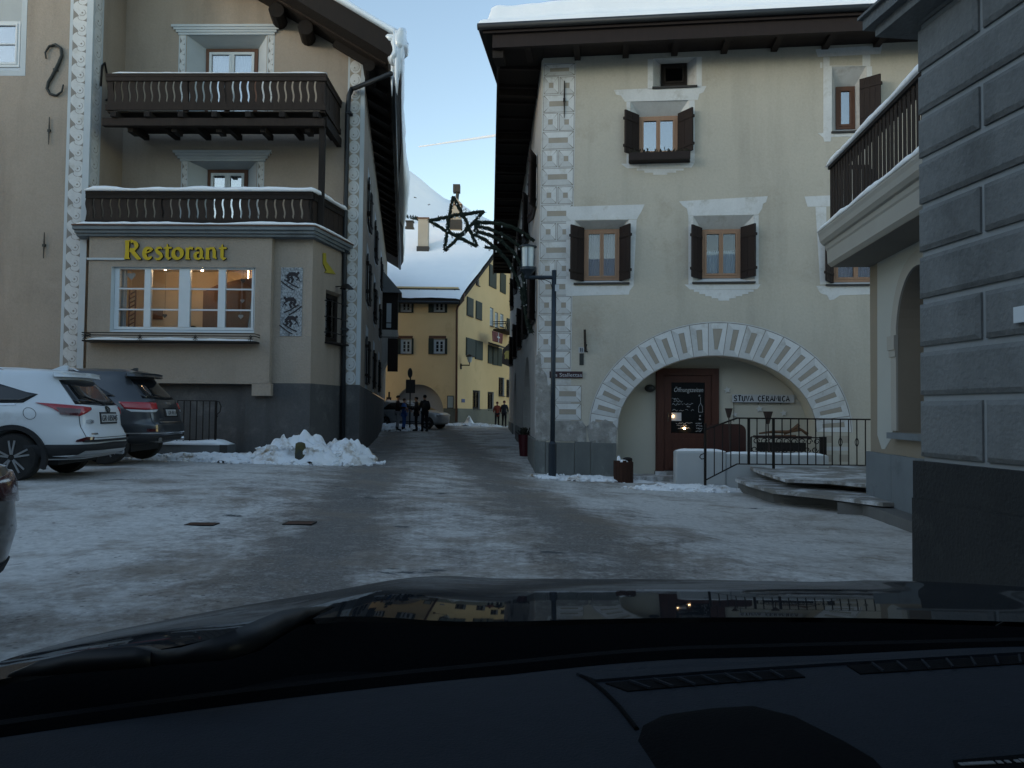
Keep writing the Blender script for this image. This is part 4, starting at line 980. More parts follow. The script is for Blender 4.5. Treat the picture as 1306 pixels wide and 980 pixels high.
for fx, fy, fl in ((372, 356, 1), (372, 388, -1), (370, 412, 1)):
    mb = MB(); cu_, cz_ = FB2.at(fx, fy); k = .0185
    def fp(x, y): return (cu_ + x * k * fl, cz_ - y * k)
    def st(pts, wd, e=0): ribbon(mb, [fp(*p_) for p_ in pts], [w_2 * k for w_2 in wd] if isinstance(wd, list) else wd * k, -.021 - e, -.0142)
    st([(-6, -3), (-2, -6), (4, -6), (8, -4)], [2, 5, 5, 2]); st([(7, -8), (9, -6)], 4, .001); st([(-5, -3), (-3, 1), (-6, 4)], [4, 3.4, 2.5], .002); st([(-1, -3), (2, 1), (0, 5)], [4, 3, 2.4], .003)
    st([(5, -4), (9, -1), (6, 2)], [2.4, 2, 1.5], .001); st([(-13, 3), (-4, 10), (3, 14)], 1.5, .004); st([(-9, 1), (2, 8), (9, 11)], 1.5, .005); st([(9, -2), (11, 4)], .8, .002)
    obj('skier_figure', mb, 'mos_d', SK, FB2.M)
YS_ = thing('yellow_bracket_sign', 'small dull yellow angled sign high on the bay side wall', 'sign', FBR.w(FBR.at(418, 340)[0], 0, FBR.at(418, 345)[1]))
mb = MB(); pts = [FBR.at(*q_) for q_ in ((411, 323), (414.5, 323), (415, 334), (427, 350), (413, 348), (415, 345), (411, 337))]
mb.prism(pts, -.03, -.012); obj('sign_plate', mb, 'yel_sign', YS_, FBR.M)
LW = thing('wall_lamp', 'black iron bracket lamp above the barred bay window', 'lamp', FBR.w(FBR.at(425, 366)[0], 0, FBR.at(425, 366)[1]))
u, z = FBR.at(428, 366); mb = MB(); mb.tube([(u, 0, z), (u, -.3, z + .02)], .014, 6); mb.lathe([(.05, .06), (.18, -.06), (.02, -.06)], (u, -.3, z), 12); obj('bracket', mb, 'iron', LW, FBR.M)
mb = MB(); mb.ball((u, -.3, z - .06), .04, 8); obj('bulb', mb, 'bulb', LW, FBR.M)
# hanging sign board on the far end of the street wall
HS = thing('hanging_sign', 'dark narrow hanging board on the far end of the taupe street wall', 'sign', FS.w(15.5, -.5, 3.6))
mb = MB(); mb.box(15.48, -.78, 2.95, 15.54, -.32, 4.45); obj('board', mb, 'wood_sh', HS, FS.M); mb = MB(); mb.tube([(15.51, 0, 4.5), (15.51, -.8, 4.5)], .02, 6); obj('arm', mb, 'iron', HS, FS.M)
# ================================================================== RIGHT HOUSE (cream, sgraffito)
A = R(-7); p = yp(688, 420, 18.0)
FH = Frame(p.x, p.y, math.cos(A), math.sin(A))
DH = Vector((-.028, 1, 0)).normalized(); FHs = Frame(p.x, p.y, -DH.x, -DH.y)   # street side: u towards the viewer, so u<0 goes away
HH = thing('cream_house', 'cream plastered house with scratched quoins, dark shutters and a wide painted arch', 'house', (FH.o.x, FH.o.y, 0))
UW = 12.0; zw = FH.at(800, 66)[1]
H_holes = []
def h_win(out, inn, sh_l=None, sh_r=None, depth=.27, **k):
    o_ = FH.rect(*out); i_ = FH.rect(*inn, depth)
    i_ = (max(i_[0], o_[0] + .03), max(i_[1], o_[1] + .02), min(i_[2], o_[2] - .03), min(i_[3], o_[3] - .02)); sh = []
    cy = (inn[1] + inn[3]) / 2
    if sh_l: sh.append((i_[0] - .01, depth - .06, FH.at(sh_l, cy, -.16)[0], -.16, i_[1] - .03, i_[3] + .03))
    if isinstance(sh_r, tuple): sh.append((FH.at(sh_r[0], cy, 0)[0], -.03, FH.at(sh_r[1], cy, -.3)[0], -.3, i_[1] - .03, i_[3] + .03))
    elif sh_r: sh.append((i_[2] + .01, depth - .06, FH.at(sh_r, cy, -.16)[0], -.16, i_[1] - .03, i_[3] + .03))
    hl = make_window(FH, HH, i_, depth, o_, shutters=sh, **k); H_holes.append(hl); return o_, i_
def surround(polys, d=-.005, m='lime'):
    mb = MB()
    for i, pl in enumerate(polys): mb.prism([FH.at(*q) for q in pl], d - .0006 * i, 0)
    obj('painted_surround', mb, m, HH, FH.M)
def stepped(cx, y0, w0, w1, h, n=5):
    """stepped apron polygon below a sill"""
    l = []; r = []
    for k in range(n):
        ya, yb = y0 + h * k / n, y0 + h * (k + 1) / n; w = w0 + (w1 - w0) * (k / (n - 1)) ** 1.1
        l += [(cx - w, ya), (cx - w, yb)]; r += [(cx + w, ya), (cx + w, yb)]
    return l + r[::-1]
# window 1 (lower left), 2 (lower middle), 3 (upper), attic, 4 (upper right), 5 (lower right)
h_win((733, 281, 802, 361), (745, 293, 790, 358), 728, 803.5, curtain='curtain_p')
surround([[(722, 264), (822, 261), (818, 270), (812, 280), (722, 281)], [(722, 281.2), (733, 281.2), (733, 364.8), (722, 364.8)], [(802.2, 280.8), (812, 280.5), (808, 364.8), (802.2, 364.8)], [(722, 365), (808, 364.8), (803, 371), (802, 376), (722, 378)]])
h_win((884, 275, 962, 360), (895, 293, 944, 355), 882.5, 963.5, curtain='curtain', cur_top=.58)
surround([[(866, 257), (979, 250.5), (977, 258), (973, 260), (972, 266), (967, 274), (878, 275.5), (876, 266), (871, 263)], [(878, 275.8), (883.8, 275.8), (883.8, 363), (878, 363)], [(962.2, 275), (967.5, 274.6), (967.5, 362.6), (962.2, 362.6)], [(873, 363.2), (970, 362.8), (966, 369), (880, 369.5)], stepped(923, 369.7, 38, 7, 14)])
h_win((804, 128, 879, 207), (815, 149, 864, 199), 797, 883.5, glassm='g_sky')
surround([[(783, 115), (901, 110), (897, 118), (892, 120), (890, 127.6), (797, 130), (792, 122), (786, 121)], [(799, 130.2), (803.8, 130.2), (803.8, 209), (799, 209)], [(879.2, 128.4), (886, 128.2), (886, 207.5), (879.2, 207.5)], [(792, 209.2), (886, 207.8), (882, 214), (800, 215)], stepped(842, 215.2, 30, 9, 8, 3)])
h_win((833, 74, 888, 111), (843, 77, 876, 110), glassm='g_dim', frame='wood_d', mull=0, reveal='lime_b')
surround([[(826, 76), (832.8, 76), (832.8, 114), (826, 114)]])
surround([[(888.2, 73), (895, 73), (895, 110), (888.2, 111.5)]])
h_win((1061, 85, 1105, 168), (1066, 111, 1090, 165), None, (1096, 1123.5), glassm='g_sky', reveal='lime_b', mull=0, bars=0, frame='wood_o')
surround([[(1040, 63), (1125, 58), (1123, 69), (1043, 73)], [(1050, 73.4), (1058, 73), (1058, 84), (1050, 84)], [(1046, 80), (1048.8, 80), (1048.8, 87), (1046, 87)], [(1100, 70.5), (1110, 70), (1110, 84), (1100, 84)], [(1050, 84.2), (1110, 84.2), (1110, 84.8), (1050, 84.8)], [(1050, 85), (1060.8, 85), (1060.8, 170), (1050, 170)], [(1105.2, 85), (1112, 85), (1112, 168), (1105.2, 168)], [(1043, 170.2), (1100, 168.5), (1098, 174), (1060, 175), (1059, 181), (1051, 181), (1050, 176)]])
h_win((1054, 285, 1128, 363), (1062, 297, 1120, 360), 1053.5, None, curtain='curtain_p')
surround([[(1026, 251), (1130, 246), (1130, 262), (1030, 264)], [(1040, 264.2), (1053.8, 264), (1053.8, 363), (1046, 363)], [(1041, 365), (1128, 364), (1128, 375), (1071, 377), (1064, 382), (1058, 383), (1055, 377), (1046, 374)]])
# flower box at the upper window
mb = MB(); q = FH.rect(802, 194, 880, 205, -.2); mb.box(q[0], -.3, q[1], q[2], -.05, q[3] - .03); FBX = obj('flower_box', mb, 'wood_sh', HH, FH.M)
mb = MB()
for k in range(60):
    u = random.uniform(q[0] + .03, q[2] - .03); d = random.uniform(-.27, -.08); a = (u, d, q[3] - .04); b = (u + random.uniform(-.06, .06), d + random.uniform(-.05, .05), q[3] + random.uniform(.02, .09)); mb.bar(a, b, .018, .012)
obj('dry_twigs', mb, 'leafd', FBX, FH.M, kind='stuff')
# arch
ac = FH.at(914, 560)[0]; zsp_ = FH.at(790, 548)[1]; ax_ = (FH.at(1041, 520)[0] - FH.at(788, 540)[0]) / 2; ac = (FH.at(1041, 520)[0] + FH.at(788, 540)[0]) / 2
az = FH.at(914, 454)[1] - zsp_
oc = (FH.at(1086, 520)[0] + FH.at(752, 520)[0]) / 2; oxr = (FH.at(1086, 520)[0] - FH.at(752, 520)[0]) / 2; ozr = FH.at(914, 411.5)[1] - zsp_
zf = FH.at(800, 606)[1]
arch_loop = [(ac - ax_, -.6)] + [(ac + ax_ * math.cos(a), zsp_ + az * math.sin(a)) for a in [math.pi - math.pi * k / 32 for k in range(33)]] + [(ac + ax_, -.6)]
H_holes_arch = [(u, z) for u, z in arch_loop]
# facade with window holes; the arch cuts its lower edge
mb = MB(); ol = [(0, -.6)] + arch_loop + [(UW, -.6), (UW, zw + .4), (0, zw + .4)]
mb.wall(ol, H_holes); obj('front_wall', mb, 'plaster_h', HH, FH.M)
DR_ = .75
mb = MB(); n = len(arch_loop)
vs = [(u, 0.0, z) for u, z in arch_loop] + [(u, DR_, z) for u, z in arch_loop]
mb.add(vs, [(i, i + 1, n + i + 1, n + i) for i in range(n - 1)]); obj('arch_reveal', mb, 'recess', HH, FH.M, smooth=False)
mb = MB(); mb.add([(ac - ax_ - .2, DR_, -.6), (ac + ax_ + .2, DR_, -.6), (ac + ax_ + .2, DR_, zsp_ + az + .2), (ac - ax_ - .2, DR_, zsp_ + az + .2)], [(0, 1, 2, 3)]); obj('recess_wall', mb, 'recess', HH, FH.M)
# voussoirs: each a painted wedge with lines and a beige core
NV = 21
def ep(t, f):
    """t angle param, f 0 inner .. 1 outer"""
    a = math.pi - math.pi * t; c = math.cos(a); s = math.sin(a)
    iu, iz = ac + ax_ * c, zsp_ + az * s; ou, oz = oc + oxr * c, zsp_ + ozr * s
    return (iu + (ou - iu) * f, iz + (oz - iz) * f)
mb = MB(); P = [ep(k / 60, 1.0) for k in range(61)]; Q = [ep(k / 60, -.004) for k in range(61)]
for k in range(60): mb.prism([Q[k], P[k], P[k + 1], Q[k + 1]], -.002, 0)
AR = obj('painted_arch', mb, 'line', HH, FH.M)
for k in range(NV):
    t0, t1 = (k + .022) / NV, (k + .978) / NV; tm = lambda f: t0 + (t1 - t0) * f; mb = MB()
    o_ = [ep(tm(0), .02), ep(tm(0), .985), ep(tm(1), .985), ep(tm(1), .02)]; i_ = [ep(tm(.36), .20), ep(tm(.36), .80), ep(tm(.64), .80), ep(tm(.64), .20)]
    if k == NV // 2: i_ = [ep(tm(.42), .20), ep(tm(.24), .80), ep(tm(.76), .80), ep(tm(.58), .20)]
    for a in range(4):
        b = (a + 1) % 4; c0 = [(o_[a][0] * .97 + i_[a][0] * .03, o_[a][1] * .97 + i_[a][1] * .03), (o_[b][0] * .97 + i_[b][0] * .03, o_[b][1] * .97 + i_[b][1] * .03)]
        mb.prism([o_[a], o_[b], (i_[b][0] * .93 + o_[b][0] * .07, i_[b][1] * .93 + o_[b][1] * .07), (i_[a][0] * .93 + o_[a][0] * .07, i_[a][1] * .93 + o_[a][1] * .07)], -.006 - .0004 * a, -.0021, 1 if a in (0, 3) else 0)
    mb.prism(i_, -.0045, -.0021, 2)
    obj('voussoir', mb, ['lime', 'lime_b', 'beige'], AR, FH.M)
mb = MB(); P = [ep(k / 60, 1.0) for k in range(61)]; Q = [ep(k / 60, 1.028) for k in range(61)]
for k in range(60): mb.prism([P[k], Q[k], Q[k + 1], P[k + 1]], -.010, 0)
obj('arch_rim', mb, 'lime_b', AR, FH.M)
# worn patch below the left springing, painted pier at the right
mb = MB(); pl = [FH.at(*q) for q in ((748, 544), (756, 537), (764, 539), (772, 535), (783, 541), (787, 546), (786, 566), (752, 565))]; mb.prism(pl, -.012, 0); obj('bare_stone_patch', mb, 'bare', HH, FH.M)
for y0, y1 in ((546, 551), (570, 575)): 
    mb = MB(); q = FH.rect(1047, y0, 1083, y1); mb.box(q[0], -.004, q[1], q[2], 0, q[3]); obj('painted_band', mb, 'lime_b', HH, FH.M)
for x0 in (1049, 1070):
    for y0 in (556, 580):
        mb = MB(); q = FH.rect(x0, y0, x0 + 12, y0 + 9); mb.box(q[0], -.004, q[1], q[2], 0, q[3]); obj('painted_band', mb, 'beige', HH, FH.M)
# quoins: alternating long and paired panels
rowsY = [81, 97.5] + [97.5 + 23.35 * k for k in range(1, 20)]
qx = lambda y: (693 - (y - 85) * .0225, 734.5 - (y - 85) * .0155)
mb = MB(); pl = [FH.at(qx(y)[0] - (.5 if y > 480 else 0), y) for y in (81, 300, 545)] + [FH.at(qx(y)[1], y) for y in (545, 300, 81)]; mb.prism(pl, -.002, 0)
QC = obj('quoin_column', mb, 'lime_b', HH, FH.M)
def qpanel(x0, y0, x1, y1, long):
    u0, z0, u1, z1 = FH.rect(x0, y0, x1, y1); u0 += .008; u1 -= .008; z0 += .012; z1 -= .012; mb = MB(); w, h = u1 - u0, z1 - z0
    mb.box(0, -.0035, 0, w, -.0021, h, 1)
    e = .012; mx_, mz = (.20 * w, .36 * h) if long else (.36 * w, .36 * h)
    o_ = [(e, e), (w - e, e), (w - e, h - e), (e, h - e)]; i_ = [(mx_, mz), (w - mx_, mz), (w - mx_, h - mz), (mx_, h - mz)]
    for a in range(4):
        b = (a + 1) % 4; f = lambda p_, q_, t: (p_[0] + (q_[0] - p_[0]) * t, p_[1] + (q_[1] - p_[1]) * t)
        mb.prism([f(o_[a], o_[b], .03), f(o_[a], o_[b], .97), f(i_[b], o_[b], .04), f(i_[a], o_[a], .04)], -.0065, -.0036, 0 if a in (1, 2) else 3)
    mb.prism(i_, -.005, -.0036, 2)
    obj('quoin_panel', mb, ['lime', 'line', 'beige', 'lime_b'], QC, FH.M @ Matrix.Translation((u0, 0, z0)))
for k in range(len(rowsY) - 1):
    ya, yb = rowsY[k], rowsY[k + 1]
    if 476 < (ya + yb) / 2: continue
    a, b = qx((ya + yb) / 2)
    if k % 2 == 0: qpanel(a + .6, ya, b - .6, yb, True)
    else: m_ = (a + b) / 2; qpanel(a + .6, ya, m_ - .3, yb, False); qpanel(m_ + .3, ya, b - .6, yb, False)
for (x0, y0, x1, y1) in ((706, 491, 742, 514), (706, 514, 742, 537)): qpanel(x0, y0, x1, y1, True)
mb = MB(); pl = [FH.at(*q) for q in ((683, 455), (689, 448), (691, 470), (697, 478), (699, 492), (706, 487), (706, 537), (742, 537), (748, 545), (748, 564), (683, 562))]; mb.prism(pl, -.010, 0)
obj('bare_stone_patch', mb, 'bare', HH, FH.M)
# plinth slabs of the corner pier
zpt = FH.at(730, 563.5)[1]; x_ = [682, 696, 733, 753, 786]
for i in range(4):
    mb = MB(); a, b = FH.at(x_[i], 580)[0], FH.at(x_[i + 1], 580)[0]; mb.box(a + .006, -.07, -.6, b - .006, 0, zpt - .02 * (i % 2)); 
    obj('plinth_slab', mb, 'slab', HH, FH.M)
# street side: wall, arched doorways, shutters
zsw = FHs.at(689, 300)[1]; LS = 28
def s_arch(u, w, zt, zb=-.4, n=14): return [(u - w / 2, zb)] + [(u + w / 2 * math.cos(a), zt - w / 2 + w / 2 * math.sin(a)) for a in [math.pi - math.pi * k / n for k in range(n + 1)]] + [(u + w / 2, zb)]
doors = [s_arch(-17, 4.0, 2.95), s_arch(-6.0, 4.6, 2.9)]
ol = [(-LS, -.4)] + doors[0] + doors[1] + [(0, -.4), (0, zw + .4), (-LS, zw + .4)]
sh_holes = []
for u in (-2.2, -6.0, -10.5, -15.5, -21):
    for z in (3.55, 6.4):
        o_ = (u - .55, z, u + .55, z + 1.35); i_ = (u - .42, z + .05, u + .42, z + 1.2); big = .13
        sh_ = ((o_[0] - .01, -.03, o_[0] - .5, -big, z - .05, z + 1.3), (o_[2] + .01, -.03, o_[2] + .5, -big * 1.6, z - .05, z + 1.3))
        sh_holes.append(make_window(FHs, HH, i_, .2, o_, frame='wood_o', reveal='lime_b', shutters=sh_, back=.3, name='side_window'))
mb = MB(); mb.wall(ol, sh_holes); mb.add([(-LS, 0, -.4), (-LS, 8, -.4), (-LS, 8, 9.5), (-LS, 0, 9.5)], [(0, 1, 2, 3)]); obj('street_wall', mb, 'plaster_side', HH, FHs.M)
for k, dl_ in enumerate(doors):
    n = len(dl_); mb = MB(); mb.add([(u, 0, z) for u, z in dl_] + [(u, .45, z) for u, z in dl_], [(i, i + 1, n + i + 1, n + i) for i in range(n - 1)]); obj('arch_reveal', mb, 'plaster_side', HH, FHs.M)
    mb = MB(); mb.prism(dl_, .42, .47); obj('arched_door', mb, 'wood_d' if k == 0 else 'plaster_side', HH, FHs.M)
for a, b in ((-3.6, -.07), (-14.9, -8.4), (-27, -19.1)):
    mb = MB(); z1_ = zpt + (.02 if a > -4 else .1); mb.box(a, -.07 if a > -4 else -.055, -.5, b, 0, z1_); obj('plinth_slab', mb, 'slab', HH, FHs.M)
# roof: hipped slab with deep dark eaves and thick snow
ue0 = FH.at(610, 38, -1.0)[0]; zf1 = FH.at(640, 34, -1.0)[1]; zf0 = FH.at(640, 60, -1.0)[1]; ue1 = UW + 1.0
FE = lambda u, d, z: FH.w(u, d, z)
mb = MB(); mb.box(ue0 + .32, -.98, zf0, ue1, -.86, zf1 - .10); RH = obj('roof', mb, 'wood_sh', HH, FH.M)
mb = MB(); mb.box(ue0 + .12, -1.05, zf1 - .16, ue1, -.985, zf1 - .03); obj('fascia', mb, 'wood_sh', RH, FH.M)
mb = MB(); mb.tube([(ue0, -1.10, zf1 - .03), (ue1, -1.10, zf1 - .03)], .075, 8); obj('gutter', mb, 'pipe', RH, FH.M, smooth=True)
mb = MB(); mb.box(ue0 + .45, -.86, zf0 + .16, ue1, .02, zf0 + .22); obj('soffit', mb, 'wood_sh', RH, FH.M)
for k in range(12):
    u = ue0 + 1.0 + k * 1.1; mb = MB(); mb.box(u, -.93, zf0 + .07, u + .14, .0, zf0 + .158); obj('rafter', mb, 'wood_sh', RH, FH.M)
us = FHs.at(637, 100)[0]
se = -.98                                                            # side eave overhang
mb = MB(); mb.box(-LS, se, zf0 + .12, .75, .02, zf0 + .18); obj('soffit', mb, 'wood_d', RH, FHs.M)
mb = MB(); mb.box(-LS, se - .06, zf0 - .02, .75, se - .002, zf0 + .30); obj('fascia', mb, 'wood_sh', RH, FHs.M)
for k in range(9):
    u = -1.75 - k * 3.2; mb = MB(); mb.box(u - .09, se + .004, zf0 - .05, u + .09, .0, zf0 + .118); obj('purlin', mb, 'wood_b', RH, FHs.M)
for k in range(26):
    u = -.4 - k * 1.05; mb = MB(); mb.box(u - .05, se + .003, zf0 + .05, u + .05, -.002, zf0 + .117); obj('rafter', mb, 'wood_sh', RH, FHs.M)
mb = MB(); a = FH.at(634, 72, -.75); mb.box(a[0] - .09, -.85, a[1] - .08, a[0] + .15, -.4, a[1] + .1); obj('purlin_end', mb, 'wood_d', RH, FH.M)
# slates under the snow and the snow itself (front slope and street slope meet at a hip)
def roofz(u, d):   # height above eave in FH coords: distance from the nearer eave
    return math.tan(R(24)) * max(0, min(d + 1.05, (u - ue0 - .05) * .92))
def roof_sheet(off, fn=None, nu=70, nd=26):
    mb = MB(); us_ = [ue0 + (ue1 - ue0) * (i / nu) ** 1.15 for i in range(nu + 1)]; ds_ = [-1.06 + 9.0 * (j / nd) ** 1.5 for j in range(nd + 1)]
    for d in ds_:
        for u in us_: mb.v.append(Vector((u, d, zf1 - .02 + roofz(u, d) + off + (fn(u, d) if fn else 0))))
    k = nu + 1
    for j in range(nd):
        for i in range(nu): mb.f.append((j * k + i, j * k + i + 1, (j + 1) * k + i + 1, (j + 1) * k + i)); mb.m.append(0)
    return mb, us_, ds_
mb, _, _ = roof_sheet(.0); obj('roof_deck', mb, 'slate', RH, FH.M, fix=False)
def hs(u, d):
    e = min(d + 1.06, u - ue0); base = .17 * min(1, (max(0, e) / .04)) ** .5 + .36 * min(1, max(0, e - .17) / .12) ** .6
    base -= .09 * math.exp(-((e - .19) / .035) ** 2)
    return base * (1 + .28 * noise.noise((u * .5, d * .5, 3))) + .05 * noise.noise((u * 2.2, d * 2.2, 6)) * min(1, e * 3)
mb = MB(); nu, nd = 110, 40
us_ = [ue0 - .02 + (ue1 - ue0) * (i / nu) ** 1.5 for i in range(nu + 1)]; ds_ = [-1.08 + 6.5 * (j / nd) ** 2.1 for j in range(nd + 1)]
for d in ds_:
    for u in us_: mb.v.append(Vector((u, d + .03 * noise.noise((u * 1.1, 0, 8)), zf1 - .0 + roofz(u, d) + hs(u, d))))
k = nu + 1
for j in range(nd):
    for i in range(nu): mb.f.append((j * k + i, j * k + i + 1, (j + 1) * k + i + 1, (j + 1) * k + i)); mb.m.append(0)
for i in range(nu + 1): mb.v.append(Vector((us_[i], -1.06, zf1 + .02)))
b0_ = k * (nd + 1)
for i in range(nu): mb.f.append((b0_ + i, b0_ + i + 1, i + 1, i)); mb.m.append(0)
for j in range(nd + 1): mb.v.append(Vector((ue0 + .0, ds_[j], zf1 + .02)))
b1_ = b0_ + k
for j in range(nd): mb.f.append((b1_ + j, j * k, (j + 1) * k, b1_ + j + 1)); mb.m.append(0)
obj('roof_snow', mb, 'snow', RH, FH.M, smooth=True)
# wall irons and small plates
def h_anchor(x, y0, y1):
    u, z1 = FH.at(x, y0); z0 = FH.at(x, y1)[1]; mb = MB(); m_ = z1 + (z0 - z1) * .52
    mb.tube([(u, -.03, z0), (u, -.03, m_), (u, -.03, z1)], [.009, .02, .012], 6); mb.box(u - .025, -.05, m_ - .04, u + .025, 0, m_ + .04); obj('wall_anchor', mb, 'iron', HH, FH.M)
h_anchor(720, 104, 151)
u, z = FH.at(747, 421); z0 = FH.at(748, 449)[1]; mb = MB(); mb.tube([(u - .02, -.06, z), (u, -.08, z0), (u + .05, -.06, z0 - .0)], [.03, .035, .02], 6); mb.tube([(u, 0, z0 + .05), (u, -.14, z0 + .05), (u + .03, -.16, z0 + .16)], .014, 6); obj('wall_hook', mb, 'iron', HH, FH.M)
q = FH.rect(739, 451, 744.5, 466); mb = MB(); mb.box(q[0], -.012, q[1], q[2], 0, q[3]); obj('house_number_plate', mb, 'iron_g', HH, FH.M)
q = FH.rect(738, 443, 745, 450); mb = MB(); mb.box(q[0], -.008, q[1], q[2], 0, q[3]); mb.box(q[0] + .03, -.011, q[1] + .02, q[0] + .05, -.0081, q[3] - .02, 1); mb.box(q[0] + .07, -.011, q[1] + .02, q[0] + .09, -.0081, q[3] - .02, 1); obj('house_number_plate', mb, ['sign_w', 'ink'], HH, FH.M)

# ---- door in the recess
q = FH.rect(838, 470, 917, 602, DR_ - .1); du0, dz0, du1, dz1 = q
dz0 = FH.at(870, 601, DR_)[1]
mb = MB(); t = .16; d0, d1 = DR_ - .10, DR_ + .02
mb.box(du0, d0, dz0, du0 + t, d1, dz1); mb.box(du1 - t, d0, dz0, du1, d1, dz1); mb.box(du0 + t, d0, dz1 - t, du1 - t, d1, dz1); mb.box(du0 - .03, d0 + .02, dz0, du0 - .001, d1, dz1 + .02)
DO = obj('shop_door', mb, 'wood_r', HH, FH.M)
g = FH.rect(856, 488, 899, 553, DR_ - .07); mb = MB(); a0, a1, b0, b1 = du0 + t + .005, du1 - t - .005, dz0 + .02, dz1 - t - .005; y0, y1 = DR_ - .065, DR_ + .0
mb.box(a0, y0, b0, g[0], y1, b1); mb.box(g[2], y0, b0, a1, y1, b1); mb.box(g[0], y0, g[3], g[2], y1, b1); mb.box(g[0], y0, b0, g[2], y1, g[1])
pm = .07
mb.box(g[0] + .04, y0 - .02, b0 + .35, g[2] - .04, y0 - .001, g[1] - .12); mb.box(g[0] - .04, y0 - .03, b0 + .05, g[2] + .04, y0 - .001, b0 + .2)
obj('door_leaf', mb, 'wood_r', DO, FH.M)
mb = MB(); mb.box(g[0], DR_ - .03, g[1], g[2], DR_ - .02, g[3]); obj('door_glass', mb, 'board', DO, FH.M)
yt = DR_ - .032
def put_text(s, x, y, h, name, m, root, F, d, sx=1, bold=0, ext=.001, w_to=None, shear=0):
    u, z = F.at(x, y, d); me = text_mesh(s, h / .7, ext, bold, shear=shear); 
    if w_to is not None:
        wd_ = max(v.co.x for v in me.vertices) - min(v.co.x for v in me.vertices); sx = (F.at(w_to, y, d)[0] - u) / wd_
    me.transform(Matrix.Scale(sx, 4, (1, 0, 0))); me.materials.append(M[m])
    return obj(name, me, None, root, F.M @ Matrix.Translation((u, d, z)))
put_text('Öffnungszeiten', 859, 500, .105, 'chalk_heading', 'chalk', DO, FH, yt, w_to=896, shear=.25)
mb = MB()
def scrib(x0, x1, y, amp=1.2, n=16):
    P = []
    for i in range(n + 1):
        x = x0 + (x1 - x0) * i / n; u, z = FH.at(x, y + random.uniform(-amp, amp), yt); P.append((u, yt, z))
    for i in range(n):
        if random.random() < .86: mb.bar(P[i], P[i + 1], .006, .009, up=(0, 1, 0))
for x0, x1, y in ((857, 866, 509), (859, 870, 512), (857, 868, 516), (868, 884, 515.5), (876, 880, 519), (857, 887, 523.5), (862, 883, 540), (863, 876, 543), (865, 880, 546), (887, 895, 540), (888, 896, 543.5), (888, 896, 547), (887, 895, 550), (891, 893, 505), (892, 893.5, 531), (891.5, 894, 535)): scrib(x0, x1, y)
P = [FH.at(*q_, yt) for q_ in ((891, 526), (891, 519), (893.5, 514.5), (896, 519), (896, 526), (891, 526))]
for a, b in zip(P, P[1:]): mb.bar((a[0], yt, a[1]), (b[0], yt, b[1]), .006, .012, up=(0, 1, 0))
mb.bar((P[2][0], yt, P[2][1]), (P[2][0], yt, P[2][1] + .14), .006, .008, up=(0, 1, 0))
obj('chalk_writing', mb, 'chalk', DO, FH.M, kind='stuff')
q = FH.rect(856.5, 526.5, 869, 537, yt); mb = MB(); mb.box(q[0], yt - .004, q[1], q[2], yt + .001, q[3]); obj('paper_notice', mb, 'sign_w', DO, FH.M)
for x, y, r_ in ((858.5, 531, .012), (873, 546.5, .022)):
    u, z = FH.at(x, y, yt - .04); mb = MB(); mb.ball((u, yt - .02, z), r_, 8); obj('lamp_glint', mb, 'lampbulb', DO, FH.M)  # glowing beads stand in for a lamp's reflection in the door glass
u, z = FH.at(852, 537, DR_ - .1); mb = MB(); mb.tube([(u, DR_ - .06, z), (u, DR_ - .13, z), (u, DR_ - .13, z + .18), (u, DR_ - .06, z + .18)], .013, 6); obj('door_handle', mb, 'iron_g', DO, FH.M)
# sill stones in front of the door
mb = MB(); q0_, q1_ = FH.at(799, 608, .2)[0], FH.at(862, 608, .2)[0]; mb.box(q0_ - .1, -.05, -.5, q1_ + .1, DR_, dz0 - .08); obj('door_step', mb, 'step', HH, FH.M)
mb = MB(); mb.box(du0 - .05, DR_ - .32, dz0 - .09, du1 + .5, DR_ + .01, dz0); obj('door_step', mb, 'step', HH, FH.M)
# ---- things in and by the arch
LB = thing('bulkhead_lamp', 'dark oval bulkhead lamp on the cream reveal left of the shop door', 'lamp', FH.w(FH.at(829, 495, DR_)[0], DR_, FH.at(829, 498, DR_)[1]))
u, z = FH.at(829, 495.5, DR_ - .06); mb = MB(); mb.lathe([(.02, -.09), (.11, -.07), (.125, -.02), (.125, .04)], (u, DR_ - .03, z), 16, 0, 'y')
for v in mb.v: v.z = z + (v.z - z) * .72
obj('lamp_body', mb, 'iron_g', LB, FH.M, smooth=True); mb = MB(); mb.ball((u, DR_ - .085, z), .08, 10, sc=(1, .5, .6)); obj('lamp_glass', mb, 'cglass', LB, FH.M, smooth=True)
SC = thing('ceramics_sign', 'white hand-lettered board reading STUVA CERAMICA under the arch', 'sign', FH.w(FH.at(973, 508, .6)[0], .6, FH.at(973, 513, .6)[1]))
dS = DR_ - .06; q = FH.rect(934, 503.5, 1013, 513.5, dS); mb = MB(); mb.box(q[0], dS, q[1], q[2], dS + .03, q[3]); obj('board', mb, 'sign_w', SC, FH.M)
